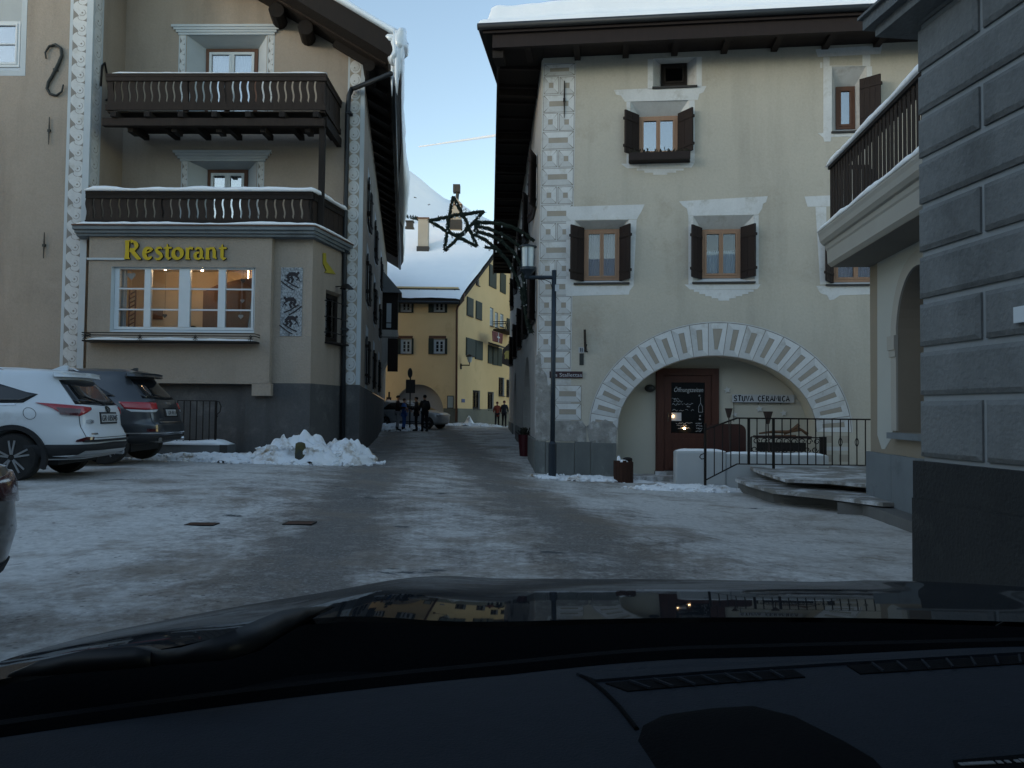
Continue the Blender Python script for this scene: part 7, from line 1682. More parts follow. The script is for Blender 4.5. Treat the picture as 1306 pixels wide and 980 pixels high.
for px0, px1, py0, py1, lb in ((235, 283, 665.2, 669.6, 'rusty drain grate in the icy ground, the left one of two'), (360, 407, 662.6, 668.6, 'rusty drain grate in the icy ground, the right one of two')):
    a = gp((px0 + px1) / 2, (py0 + py1) / 2, .03); zz = gzn(a.x, a.y) + .008; a = gp(px0 + 3, py1, zz); b = gp(px1, py0, zz); w_ = (b.x - a.x); T = thing('drain_grate', lb, 'drain grate', ((a.x + b.x) / 2, (a.y + b.y) / 2, zz), group='drain grates in the icy ground')
    y0, y1 = a.y, a.y + (b.y - a.y) * .5; mb = MB(); mb.box(a.x - .02, y0 - .02, zz - .02, b.x + .02, y0, zz + .004); mb.box(a.x - .02, y1, zz - .02, b.x + .02, y1 + .02, zz + .004); mb.box(a.x - .02, y0, zz - .02, a.x, y1, zz + .004); mb.box(b.x, y0, zz - .02, b.x + .02, y1, zz + .004); mb.box(a.x, y0, zz - .02, b.x, y1, zz - .012); obj('grate_frame', mb, 'iron', T)
    for k in range(8): mb = MB(); x = a.x + w_ * (k + .5) / 8; mb.box(x - .022, y0 + .001, zz - .01, x + .022, y1 - .001, zz + .002); obj('grate_bar', mb, 'wood_o', T)

# ================================================================== CARS
class Body:
    """car body as stacked plan outlines; x forward, y left, z up. lv: (z, x_rear, x_front, half_width)"""
    def __init__(s, lv, n=5.5): s.lv = lv; s.n = n
    def at(s, z):
        l = s.lv
        if z <= l[0][0]: return l[0][1:]
        for a, b in zip(l, l[1:]):
            if z <= b[0]: t = (z - a[0]) / (b[0] - a[0]); return tuple(a[i] + (b[i] - a[i]) * t for i in (1, 2, 3))
        return l[-1][1:]
    def pt(s, z, th):
        xr, xf, w = s.at(z); a = (xf - xr) / 2; xc = (xf + xr) / 2; c, q = math.cos(th), math.sin(th); n = s.n
        nx = n if c > 0 else n
        return Vector((xc + a * math.copysign(abs(c) ** (2 / n), c), w * math.copysign(abs(q) ** (2 / n), q), z))
    def outline(s, z, k=240): return [s.pt(z, math.pi - 2 * math.pi * i / k) for i in range(k)]   # starts at the rear centre, goes towards +y
    def pos(s, arc, z, off=0):
        """arc length from the rear centre along the outline, + to the left"""
        sg = 1 if arc >= 0 else -1; arc = abs(arc); k = 400; prev = s.pt(z, math.pi); acc = 0
        for i in range(1, k):
            p_ = s.pt(z, math.pi - math.pi * i / k); l = (p_ - prev).length
            if acc + l >= arc:
                q = prev.lerp(p_, (arc - acc) / max(l, 1e-9)); t = (p_ - prev).normalized(); nn = Vector((-t.y, t.x, 0))
                if nn.dot(Vector((q.x - sum(s.at(z)[:2]) / 2, q.y, 0))) < 0: nn = -nn
                q = q + nn * off; return Vector((q.x, q.y * sg, z))
            acc += l; prev = p_
        return prev
    def mesh(s, zs, cap=True, k=96):
        mb = MB(); k_ = k
        for z in zs: mb.v += [s.pt(z, 2 * math.pi * i / k_) for i in range(k_)]
        for j in range(len(zs) - 1):
            for i in range(k_): mb.f.append((j * k_ + i, j * k_ + (i + 1) % k_, (j + 1) * k_ + (i + 1) % k_, (j + 1) * k_ + i)); mb.m.append(0)
        mb.f.append(tuple(range(k_))[::-1]); mb.f.append(tuple((len(zs) - 1) * k_ + i for i in range(k_))); mb.m += [0, 0]
        return mb
    def patch(s, top, bot, off, nx=14, nz=4, thick=.012):
        """panel on the body between two (arc, z) polylines"""
        def along(pl, t):
            L = [0]
            for a, b in zip(pl, pl[1:]): L.append(L[-1] + math.hypot(b[0] - a[0], b[1] - a[1]))
            d = t * L[-1]
            for i in range(len(pl) - 1):
                if d <= L[i + 1] + 1e-9: q = (d - L[i]) / max(1e-9, L[i + 1] - L[i]); return (pl[i][0] + (pl[i + 1][0] - pl[i][0]) * q, pl[i][1] + (pl[i + 1][1] - pl[i][1]) * q)
            return pl[-1]
        mb = MB(); g = []
        for layer in (off, off - thick):
            for j in range(nz + 1):
                for i in range(nx + 1):
                    a, b = along(bot, i / nx), along(top, i / nx); f = j / nz; mb.v.append(s.pos(a[0] + (b[0] - a[0]) * f, a[1] + (b[1] - a[1]) * f, layer))
        k = nx + 1; o = k * (nz + 1)
        for j in range(nz):
            for i in range(nx): q = (j * k + i, j * k + i + 1, (j + 1) * k + i + 1, (j + 1) * k + i); mb.f.append(q); mb.f.append(tuple(v + o for v in q[::-1])); mb.m += [0, 0]
        bd = [i for i in range(k)] + [j * k + nx for j in range(1, nz + 1)] + [nz * k + i for i in range(nx - 1, -1, -1)] + [j * k for j in range(nz - 1, 0, -1)]
        for a, b in zip(bd, bd[1:] + bd[:1]): mb.f.append((a, b, b + o, a + o)); mb.m.append(0)
        return mb
def wheel(parent, mw, c, r, w, side, spokes=5, rim=True):
    T = MB(); x, y, z = c
    T.lathe([(r * .70, -w / 2), (r * .93, -w / 2), (r, -w * .3), (r, w * .3), (r * .93, w / 2), (r * .70, w / 2)], c, 28, 0, 'y'); wh = obj('wheel', T, 'tyre', parent, mw, smooth=False)
    y_ = y + side * (w / 2 - .03); rb = MB()
    rb.lathe([(r * .73, 0), (r * .73, side * .02), (r * .67, side * .022), (r * .65, -side * .05), (.02, -side * .05)], (x, y_, z), 28, 1, 'y')
    for k in range(spokes):
        for dlt in (-.13, .13):
            a = 2 * math.pi * k / spokes + .3; a2 = a + dlt * 1.3
            p0 = Vector((x + r * .12 * math.cos(a + dlt), y_ + side * .012, z + r * .12 * math.sin(a + dlt))); p1 = Vector((x + r * .70 * math.cos(a2), y_ + side * .006, z + r * .70 * math.sin(a2))); rb.bar(p0, p1, .026, .070, 0, up=(0, 1, 0))
    rb.lathe([(.02, side * .02), (r * .16, side * .015), (r * .18, -side * .03)], (x, y_, z), 14, 0, 'y'); obj('rim', rb, ['rim', 'iron'], wh, mw)
    return wh
def cut_arches(o, mw, wheels, w, r):
    for (x, z) in wheels:
        mb = MB(); mb.lathe([(r, -w), (r, w)], (x, 0, z), 32, 0, 'y'); c = obj('arch_cutter', mb, 'trim', None, mw)
        # two side pockets only: a full-width cylinder through the body underside
        md = o.modifiers.new('arch', 'BOOLEAN'); md.operation = 'DIFFERENCE'; md.object = c; md.solver = 'EXACT'
        bpy.context.view_layer.update(); dg = bpy.context.evaluated_depsgraph_get(); me = bpy.data.meshes.new_from_object(o.evaluated_get(dg)); o.modifiers.clear(); o.data = me; bpy.data.objects.remove(c)
def plate_text(parent, B, mw, z, s, size, yc=0):
    me = text_mesh(s, size, .001, .0)
    wd_ = max(v.co.x for v in me.vertices); me.transform(Matrix.Translation((-wd_ / 2, 0, 0)))
    # face backwards (-x): local x of text runs to -y of the car ... seen from behind left is +y
    p_ = B.pos(yc, z, .024); m_ = Matrix.Translation(p_) @ Matrix(((0, 1, 0, 0), (-1, 0, 0, 0), (0, 0, 1, 0), (0, 0, 0, 1)))
    me.materials.clear(); me.materials.append(M['ink']); return obj('plate_lettering', me, None, parent, mw @ m_)
def steps(a, b, n): return [a + (b - a) * i / n for i in range(n + 1)]
def suv(label, loc, rz, paint, lv, zs, wheels, wr, track, spec, n=5.5):
    T = thing('parked_car', label, 'car', loc, rz); mw = W[T.name]; B = Body(lv, n)
    bo = obj('body', B.mesh(zs), paint, T, mw, smooth=True)
    cut_arches(bo, mw, wheels, lv[3][3] + .3, wr + .055); smooth_angle(bo, 32)
    for x, z in wheels:
        for s in (1, -1): wheel(T, mw, (x, s * (track - .11), z), wr, .225, s)
    und = MB(); und.box(lv[0][1] + .25, -track + .26, .22, lv[0][2] - .25, track - .26, .62); obj('underbody', und, 'trim', T, mw)
    spec(T, B, mw)
    return T
# ---- white suv
LVW = [(.30, -2.02, 2.15, .84), (.36, -2.22, 2.24, .885), (.52, -2.30, 2.29, .905), (.64, -2.29, 2.30, .915), (.80, -2.20, 2.28, .92), (.98, -2.18, 2.16, .915), (1.06, -2.165, 1.95, .895), (1.10, -2.14, 1.35, .875), (1.20, -2.05, 1.06, .83), (1.45, -1.82, .48, .725), (1.56, -1.74, .18, .672), (1.615, -1.76, -.02, .62), (1.65, -1.55, -.25, .53), (1.662, -1.35, -.45, .40)]
ZSW = [.30, .33, .36, .42, .48, .52, .58, .64, .70, .75, .80, .86, .92, .98, 1.02, 1.06, 1.08, 1.10, 1.15, 1.20, 1.28, 1.36, 1.45, 1.52, 1.56, 1.59, 1.615, 1.635, 1.65, 1.662]
def spec_white(T, B, mw):
    A_ = lambda s, z: s
    obj('rear_window', B.patch([(-.60, 1.49), (0, 1.51), (.60, 1.49)], [(-.72, 1.13), (0, 1.11), (.72, 1.13)], .008, 20, 5), 'cglass', T, mw, smooth=True)
    obj('spoiler', B.patch([(-.62, 1.60), (0, 1.62), (.62, 1.60)], [(-.64, 1.535), (0, 1.545), (.64, 1.535)], .13, 16, 2, .15), 'car_w', T, mw)
    for s in (1, -1):
        lt = obj('tail_light', B.patch([(s * .50, 1.085), (s * .80, 1.115), (s * .98, 1.132), (s * 1.22, 1.148)], [(s * .52, 1.045), (s * .72, .955), (s * .94, .975), (s * 1.08, 1.08)], .022, 22, 4, .03), 'tail', T, mw, smooth=True)
        obj('dark_lens', B.patch([(s * .70, 1.055), (s * .84, 1.07), (s * 1.0, 1.08)], [(s * .74, .968), (s * .86, .962), (s * .98, .975)], .027, 8, 3, .01), 'tail_d', lt, mw)
        obj('rear_reflector', B.patch([(s * .60, .64), (s * .72, .645), (s * .86, .60)], [(s * .62, .585), (s * .74, .575), (s * .87, .57)], .012, 8, 2), 'tail_d', T, mw)
        obj('quarter_window', B.patch([(s * 1.20, 1.30), (s * 1.55, 1.455), (s * 2.4, 1.50), (s * 3.2, 1.50)], [(s * 1.07, 1.27), (s * 1.40, 1.14), (s * 2.4, 1.12), (s * 3.3, 1.11)], .008, 26, 5), 'cglass', T, mw, smooth=True)
        obj('window_trim', B.patch([(s * 1.52, 1.128), (s * 3.6, 1.10)], [(s * 1.52, 1.11), (s * 3.6, 1.082)], .012, 16, 1), 'chrome', T, mw)
        mb = MB(); p0 = B.pos(s * 1.42, 1.585, -.05); P = [B.pos(s * 1.30, 1.60, -.06), B.pos(s * 1.45, 1.60, -.05) + Vector((0, 0, .06)), B.pos(s * 2.2, 1.60, -.03) + Vector((0, 0, .08)), B.pos(s * 3.0, 1.60, -.03) + Vector((0, 0, .07)), B.pos(s * 3.2, 1.6, -.03)]; mb.tube(P, [.02, .022, .022, .022, .02], 6); obj('roof_rail', mb, 'chrome', T, mw, smooth=True)
        # dark wheel arch mouldings and sill
        for wx in (-1.24, 1.40):
            mb = MB(); r0, r1 = .405, .475; yb = s * .905; P = []
            for k in range(25):
                a = R(-22) + R(224) * k / 24; P.append(a)
            vs = []; 
            for a in P:
                for r_ in (r0, r1):
                    z = .345 + r_ * math.sin(a); x = wx + r_ * math.cos(a); w_ = B.at(max(z, .36))[2]; vs += [(x, s * (w_ * .995 + .016), z), (x, s * (w_ * .97 - .03), z)]
            fs = []
            for k in range(24): b = k * 4; fs += [(b, b + 4, b + 6, b + 2), (b + 1, b + 3, b + 7, b + 5), (b, b + 1, b + 5, b + 4), (b + 2, b + 6, b + 7, b + 3)]
            mb.add(vs, fs + [(0, 2, 3, 1), (96, 97, 99, 98)]); obj('wheel_arch_trim', mb, 'trim', T, mw)
    obj('lower_bumper', B.patch([(-1.55, .53), (-.9, .53), (0, .55), (.9, .53), (1.55, .53)], [(-1.55, .33), (-.9, .32), (0, .33), (.9, .32), (1.55, .33)], .018, 36, 3, .03), 'trim', T, mw, smooth=True)
    obj('skid_plate', B.patch([(-.70, .435), (.70, .435)], [(-.82, .335), (.82, .335)], .034, 14, 2, .02), 'car_s', T, mw)
    obj('bumper_step', B.patch([(-.74, .60), (.74, .60)], [(-.78, .565), (.78, .565)], .03, 16, 2, .04), 'trim', T, mw)
    for s in (1, -1): obj('hatch_seam', B.patch([(s * .735, 1.05), (s * .722, .63)], [(s * .744, 1.05), (s * .731, .63)], .004, 8, 1, .006), 'trim', T, mw)
    obj('hatch_seam', B.patch([(-.72, .632), (.72, .632)], [(-.72, .624), (.72, .624)], .004, 16, 1, .006), 'trim', T, mw)
    obj('door_seam', B.patch([(1.95, 1.10), (1.95, .72)], [(1.96, 1.10), (1.955, .72)], .004, 5, 1, .006), 'trim', T, mw)
    mb = MB(); 
    c_ = B.pos(1.38, .985, .003); 
    for k in range(24): a, b = 2 * math.pi * k / 24, 2 * math.pi * (k + 1) / 24; mb.bar(B.pos(1.38 + .085 * math.cos(a), .985 + .085 * math.sin(a), .003), B.pos(1.38 + .085 * math.cos(b), .985 + .085 * math.sin(b), .003), .005, .005)
    obj('fuel_flap_seam', mb, 'iron_g', T, mw)
    pl = obj('licence_plate', B.patch([(-.30, .985), (.24, .985)], [(-.30, .855), (.24, .855)], .018, 6, 2), 'plate', T, mw); fr = obj('plate_frame', B.patch([(-.33, 1.01), (.27, 1.01)], [(-.33, .83), (.27, .83)], .012, 6, 2), 'trim', T, mw)
    plate_text(pl, B, mw, .875, 'GR·185045', .125, -.03)
    mb = MB()
    for rx_, rz_ in ((.07, .048), (.026, .046), (.045, .02)):
        P = [B.pos(-.03 + rx_ * math.cos(2 * math.pi * k / 20), 1.055 + (.02 if rx_ == .045 else 0) + rz_ * math.sin(2 * math.pi * k / 20), .014) for k in range(21)]; mb.tube(P, .007, 5)
    obj('emblem', mb, 'iron_g', T, mw)
    obj('oval_sticker', B.patch([(.47, .89), (.55, .905), (.63, .89)], [(.47, .845), (.55, .83), (.63, .845)], .006, 8, 2), 'sign_w', T, mw); plate_text(T, B, mw, .846, 'CH', .06, .55)
    obj('badge', B.patch([(.48, .70), (.62, .70)], [(.48, .675), (.62, .675)], .006, 4, 1), 'chrome', T, mw); obj('badge', B.patch([(-.62, .70), (-.52, .70)], [(-.62, .675), (-.52, .675)], .006, 4, 1), 'chrome', T, mw)
    mb = MB(); p_ = B.pos(.2, 1.16, .02); mb.bar(B.pos(.0, 1.15, .02), B.pos(.42, 1.25, .02), .018, .012); mb.ball(B.pos(0, 1.14, .02), .03, 8); obj('rear_wiper', mb, 'trim', T, mw)
    mb = MB(); p_ = B.pos(.1, 1.66, -.25); mb.prism([(-.12, 0), (.14, 0), (-.06, .08), (-.12, .08)], -.02, .02); 
    obj('aerial_fin', mb, 'car_w', T, mw @ Matrix.Translation((-1.45, 0, 1.655)))
    mb = MB(); mb.tube([B.pos(-.45, .36, -.05), B.pos(-.45, .36, .05)], .035, 10); mb.tube([B.pos(-.58, .36, -.05), B.pos(-.58, .36, .05)], .035, 10); obj('exhaust_pipe', mb, 'chrome', T, mw)
    for sgn in (1, ): obj('door_handle', B.patch([(2.05, .995), (2.22, 1.0)], [(2.05, .97), (2.22, .975)], .03, 5, 1, .03), 'car_w', T, mw)
    for k in range(3):
        pass
    mb = snow_cap([(-1.2, 0, 1.66), (-.4, 0, 1.665)], .8, .03, 51); obj('roof_frost', mb, 'snow', T, mw, smooth=True)
# ---- graphite suv
LVJ = [(.36, -2.05, 2.2, .86), (.42, -2.30, 2.30, .92), (.60, -2.38, 2.38, .955), (.74, -2.37, 2.40, .965), (.80, -2.31, 2.40, .968), (1.00, -2.27, 2.36, .965), (1.14, -2.22, 2.25, .945), (1.20, -2.19, 1.45, .91), (1.30, -2.09, 1.10, .86), (1.55, -1.84, .5, .755), (1.68, -1.76, .2, .71), (1.745, -1.78, .0, .66), (1.79, -1.65, -.2, .56), (1.805, -1.45, -.4, .44)]
ZSJ = [.36, .39, .42, .48, .54, .60, .67, .74, .77, .80, .87, .94, 1.00, 1.05, 1.10, 1.14, 1.17, 1.20, 1.25, 1.30, 1.38, 1.46, 1.55, 1.61, 1.66, 1.69, 1.715, 1.745, 1.77, 1.79, 1.805]
def spec_grey(T, B, mw):
    obj('rear_window', B.patch([(-.62, 1.60), (0, 1.62), (.62, 1.60)], [(-.78, 1.24), (0, 1.22), (.78, 1.24)], .008, 20, 5), 'cglass', T, mw, smooth=True)
    obj('spoiler', B.patch([(-.66, 1.72), (0, 1.74), (.66, 1.72)], [(-.68, 1.655), (0, 1.665), (.68, 1.655)], .17, 16, 2, .19), 'car_g', T, mw)
    for s in (1, -1):
        lt = obj('tail_light', B.patch([(s * .56, 1.16), (s * .80, 1.165), (s * 1.25, 1.17)], [(s * .60, 1.035), (s * .85, 1.02), (s * 1.20, 1.04)], .022, 20, 4, .03), 'tail', T, mw, smooth=True)
        obj('clear_lens', B.patch([(s * .60, 1.03), (s * .85, 1.015), (s * 1.18, 1.03)], [(s * .66, .985), (s * .85, .975), (s * 1.10, .985)], .024, 14, 2, .03), 'clear', lt, mw)
        obj('rear_reflector', B.patch([(s * .72, .66), (s * .92, .66)], [(s * .72, .61), (s * .92, .61)], .012, 5, 1), 'tail_d', T, mw)
        obj('quarter_window', B.patch([(s * 1.38, 1.52), (s * 1.9, 1.60), (s * 3.4, 1.61)], [(s * 1.22, 1.27), (s * 1.75, 1.24), (s * 3.5, 1.22)], .008, 24, 5), 'cglass', T, mw, smooth=True)
        mb = MB(); P = [B.pos(s * a, z, .014) for a, z in ((1.50, 1.235), (1.62, 1.26), (1.70, 1.45), (1.80, 1.60), (2.1, 1.635), (2.8, 1.64), (3.6, 1.62))]; mb.tube(P, .016, 6); obj('window_trim', mb, 'chrome', T, mw, smooth=True)
        mb = MB(); P = [B.pos(s * 1.45, 1.70, -.06), B.pos(s * 1.6, 1.70, -.05) + Vector((0, 0, .07)), B.pos(s * 3.2, 1.70, -.03) + Vector((0, 0, .08)), B.pos(s * 3.4, 1.7, -.03)]; mb.tube(P, .022, 6); obj('roof_rail', mb, 'chrome', T, mw, smooth=True)
    obj('chrome_strip', B.patch([(-1.5, .585), (0, .595), (1.5, .585)], [(-1.5, .565), (0, .575), (1.5, .565)], .014, 30, 1), 'chrome', T, mw)
    obj('bumper_pad', B.patch([(-.62, .80), (.62, .80)], [(-.62, .775), (.62, .775)], .02, 14, 1), 'chrome', T, mw)
    obj('lower_bumper', B.patch([(-1.3, .52), (0, .53), (1.3, .52)], [(-1.3, .37), (0, .38), (1.3, .37)], .012, 30, 3), 'trim', T, mw, smooth=True)
    pl = obj('licence_plate', B.patch([(-.26, 1.03), (.26, 1.03)], [(-.26, .91), (.26, .91)], .016, 6, 2), 'plate', T, mw); obj('plate_recess', B.patch([(-.36, 1.06), (.36, 1.06)], [(-.36, .88), (.36, .88)], .008, 6, 2), 'trim', T, mw); plate_text(pl, B, mw, .93, 'GR·78126', .11, 0)
    obj('badge', B.patch([(-.12, 1.17), (.10, 1.17)], [(-.12, 1.13), (.10, 1.13)], .008, 6, 1), 'chrome', T, mw); obj('badge', B.patch([(.42, .86), (.60, .86)], [(.42, .83), (.60, .83)], .008, 6, 1), 'chrome', T, mw)
    for s in (1, -1): mb = MB(); mb.tube([B.pos(s * .62, .45, -.06), B.pos(s * .62, .45, .06)], .05, 12); obj('exhaust_pipe', mb, 'chrome', T, mw)
    mb = MB(); mb.bar(B.pos(.0, 1.25, .02), B.pos(.45, 1.33, .02), .018, .012); obj('rear_wiper', mb, 'trim', T, mw)
    for s in (1, -1): obj('hatch_seam', B.patch([(s * .78, 1.03), (s * .76, .74)], [(s * .79, 1.03), (s * .77, .74)], .004, 6, 1, .006), 'trim', T, mw)
    mb = MB(); mb.prism([(-.12, 0), (.14, 0), (-.06, .09), (-.12, .09)], -.02, .02); obj('aerial_fin', mb, 'car_g', T, mw @ Matrix.Translation((-1.5, 0, 1.755)))
gw_, gj_ = gz(-6.6, 11.6), gz(-8, 15.2)
suv('white parked sport utility car with red tail lamps in the left foreground', (-8.55, 12.18, gw_), R(180 + 5), 'car_w', LVW, ZSW, ((-1.24, .345), (1.40, .345)), .352, .90, spec_white)
suv('graphite grey parked sport utility car behind the white one', (-9.05, 15.45, gj_ + .03), R(180 + 4), 'car_g', LVJ, ZSJ, ((-1.43, .38), (1.45, .38)), .385, .95, spec_grey)
# ---- dark saloon whose tail shows at the left edge
LVK = [(.22, -2.05, 2.1, .80), (.30, -2.18, 2.2, .86), (.50, -2.25, 2.28, .885), (.70, -2.21, 2.28, .89), (.78, -2.19, 2.2, .885), (.86, -2.14, 1.9, .86), (.90, -1.95, 1.2, .82), (.93, -1.55, 1.0, .78), (1.05, -1.25, .75, .70), (1.28, -.85, .25, .60), (1.36, -.6, .0, .5), (1.38, -.4, -.2, .38)]
ZSK = [.22, .26, .30, .40, .50, .60, .70, .74, .78, .82, .86, .88, .90, .915, .93, .97, 1.05, 1.16, 1.28, 1.33, 1.36, 1.38]
def spec_sal(T, B, mw):
    for s in (1, -1): obj('tail_light', B.patch([(s * .45, .83), (s * .85, .83), (s * 1.15, .80)], [(s * .48, .70), (s * .85, .66), (s * 1.10, .69)], .02, 16, 3, .03), 'tail_d', T, mw, smooth=True)
    obj('rear_window', B.patch([(-.5, 1.25), (0, 1.27), (.5, 1.25)], [(-.62, .98), (0, .97), (.62, .98)], .006, 14, 4), 'cglass', T, mw, smooth=True)
    for s in (1, -1): obj('side_window', B.patch([(s * 1.5, 1.2), (s * 3.0, 1.26)], [(s * 1.3, .98), (s * 3.3, .96)], .006, 14, 4), 'cglass', T, mw, smooth=True)
    obj('licence_plate', B.patch([(-.26, .68), (.26, .68)], [(-.26, .57), (.26, .57)], .012, 5, 1), 'plate', T, mw)
    obj('lower_bumper', B.patch([(-1.2, .34), (1.2, .34)], [(-1.2, .24), (1.2, .24)], .012, 20, 2), 'trim', T, mw)
suv('dark green saloon car at the left edge, only its tail in view', (-3.51, 2.45, gz(-3.8, 3)), R(-90), 'car_k', LVK, ZSK, ((-1.3, .31), (1.35, .31)), .315, .85, spec_sal, n=4.5)
# ---- silver car behind the people
LVS = [(.24, -1.85, 1.9, .78), (.34, -1.98, 2.0, .83), (.55, -2.02, 2.03, .86), (.75, -2.0, 2.0, .865), (.85, -1.98, 1.9, .855), (.92, -1.95, 1.55, .84), (.98, -1.92, 1.15, .815), (1.25, -1.75, .62, .70), (1.42, -1.62, .25, .61), (1.49, -1.5, .0, .52), (1.51, -1.3, -.2, .4)]
ZSS = [.24, .29, .34, .44, .55, .65, .75, .80, .85, .92, .98, 1.10, 1.25, 1.36, 1.42, 1.46, 1.49, 1.51]
def spec_sil(T, B, mw):
    for s in (1, -1):
        obj('side_window', B.patch([(s * 1.15, 1.38), (s * 2.9, 1.38)], [(s * 1.0, 1.0), (s * 3.3, .99)], .006, 18, 4), 'cglass', T, mw, smooth=True)
        q = B.pos(s * 3.25, 1.02, .06); mb = MB(); mb.ball(q, .10, 10, sc=(.7, 1, .75)); obj('wing_mirror', mb, 'trim', T, mw, smooth=True)
        obj('sill_trim', B.patch([(s * 1.4, .40), (s * 3.4, .40)], [(s * 1.4, .27), (s * 3.4, .27)], .008, 12, 1), 'trim', T, mw)
    fr = B.at(1.2); L_ = lambda z: 0
    mb = MB(); zz = (.99, 1.10, 1.25, 1.40); 
    for z in zz:
        xr, xf, w = B.at(z)
        for t in (-.8, -.4, 0, .4, .8): mb.v.append(Vector((xf - .03 * (abs(t) ** 3) * 3 + .012, t * w * 1.0, z)))
    for j in range(3):
        for i in range(4): mb.f.append((j * 5 + i, j * 5 + i + 1, (j + 1) * 5 + i + 1, (j + 1) * 5 + i)); mb.m.append(0)
    obj('windscreen', mb, 'cglass', T, mw)
    for s in (1, -1): mb = MB(); mb.ball((1.86, s * .62, .72), .14, 10, sc=(.6, 1, .6)); obj('headlight', mb, 'clear', T, mw, smooth=True)
ps = yp(538, 540, 42.0)
suv('silver parked car half hidden behind the people by the archway', (ps.x - .55, 42.4, gz(ps.x, 42.3)), R(-22), 'car_s', LVS, ZSS, ((-1.25, .31), (1.3, .31)), .315, .82, spec_sil, n=4.5)
# ================================================================== THE CAR WE SIT IN
OC = thing('own_car', 'black car bonnet, wipers and dark dashboard in the foreground', 'car', (.37, .4, 0))
XC = .37
def hood_z(x, y):
    u = (x - XC) / .93; t = (y - .85) / 1.1
    z = .975 - .165 * max(0, t) ** 1.35 - .012 * u * u - (.022 + .045 * max(0, t)) * abs(u) ** 5
    z += .018 * math.exp(-((abs(u) - .62) / .12) ** 2) * (1 - .3 * t)          # two soft power bulges
    if t > 1.0: z -= 1.5 * (t - 1.0) ** 1.6
    return z
def hood_x(x_, y):  # plan taper to the nose
    t = max(0, (y - .85) / 1.1); return XC + (x_ - XC) * (1 - .045 * t * t)
def rearline(x): return 1.0 - .22 * ((x - .42) / .95) ** 2
mb = MB(); nx, ny = 60, 36
for j in range(ny + 1):
    for i in range(nx + 1):
        x = XC - .93 + 1.86 * i / nx; y0 = rearline(x); y = y0 + (2.28 - y0) * (j / ny); mb.v.append(Vector((hood_x(x, y), y, hood_z(x, y))))
for j in range(ny):
    for i in range(nx): mb.f.append((j * (nx + 1) + i, j * (nx + 1) + i + 1, (j + 1) * (nx + 1) + i + 1, (j + 1) * (nx + 1) + i)); mb.m.append(0)
HOOD = obj('bonnet', mb, 'car_own', OC, smooth=True, fix=False)
for s in (-1, 1):   # wings below the bonnet edge
    mb = MB(); x = XC + s * .93
    for j in range(ny + 1):
        y = rearline(x) - .25 + (2.53 - rearline(x)) * (j / ny)
        for k, (dx, dz) in enumerate(((-.004, -.004), (.012, -.03), (.02, -.12), (.01, -.35), (-.02, -.62))): mb.v.append(Vector((hood_x(x, y) + s * dx, y, hood_z(x, max(y, rearline(x))) + dz)))
    for j in range(ny):
        for k in range(4): mb.f.append((j * 5 + k, j * 5 + k + 1, (j + 1) * 5 + k + 1, (j + 1) * 5 + k)); mb.m.append(0)
    obj('wing', mb, 'car_own', OC, smooth=True)
mb = MB(); mb.box(XC - .88, 2.26, .25, XC + .88, 2.36, .62); obj('front_bumper', mb, 'car_own', OC)
# scuttle panel between bonnet and windscreen
def dashline(x): return .86 - .42 * max(0, .2 - x) ** 1.5 - .25 * max(0, x - .75) ** 2
mb = MB(); n = 40
for i in range(n + 1):
    x = XC - .92 + 1.84 * i / n; a, b = rearline(x) - .012, dashline(x) - .05
    for y, z in ((a, hood_z(x, a) - .004), (a - .03, hood_z(x, a) - .05), (b + .05, hood_z(x, a) - .06), (b, hood_z(x, a) - .05)): mb.v.append(Vector((x, y, z)))
for i in range(n):
    for k in range(3): mb.f.append((i * 4 + k, i * 4 + k + 1, i * 4 + 5 + k, i * 4 + 4 + k)); mb.m.append(0)
obj('scuttle_panel', mb, 'dash_d', OC, smooth=False, fix=False)
def on_hood(px, py):
    """point where the sight line meets the bonnet surface"""
    d = ray(px, py); t = .5
    while t < 2.6:
        p_ = CAM + d * (t / d.y)
        if p_.z < hood_z(p_.x, p_.y) + .012: break
        t += .004
    return p_
# wiper arms and blades lying at the foot of the screen
def wiper(root_px, pts_lo, pts_hi, name='wiper_blade', ydep=None):
    mb = MB(); k = len(pts_lo)
    for (a, b, y) in zip(pts_lo, pts_hi, ydep):
        y = on_hood(*a).y * .985; p_, q_ = yp(*a, y), yp(*b, y + .004); mb.v += [p_, q_, q_ + Vector((0, .03, -.008)), p_ + Vector((0, .03, -.008))]
    for i in range(k - 1):
        for j in range(4): mb.f.append((i * 4 + j, i * 4 + (j + 1) % 4, (i + 1) * 4 + (j + 1) % 4, (i + 1) * 4 + j)); mb.m.append(0)
    mb.f += [(0, 1, 2, 3), tuple((k - 1) * 4 + j for j in (3, 2, 1, 0))]; mb.m += [0, 0]
    return mb
WB = obj('wiper', wiper(None, [(178, 850), (230, 847), (280, 843), (318, 832), (345, 815), (370, 800), (395, 786), (419, 774.5)], [(182, 832), (230, 826), (270, 815), (300, 803), (330, 790), (358, 779), (388, 774.5), (420, 773.5)], ydep=[.92, .95, .99, 1.03, 1.08, 1.13, 1.17, 1.21]), 'wiper', OC, smooth=True)
obj('wiper_arm', wiper(None, [(8, 864), (60, 862), (120, 857), (170, 853), (190, 851)], [(14, 858), (50, 843), (110, 829), (170, 825), (190, 831)], ydep=[.84, .86, .885, .91, .92]), 'wiper', WB, smooth=True)
mb = MB(); c_ = yp(186, 838, .93); mb.ball(c_, .014, 10, sc=(1.3, 1, .8)); obj('wiper_joint', mb, 'iron', WB, smooth=True)
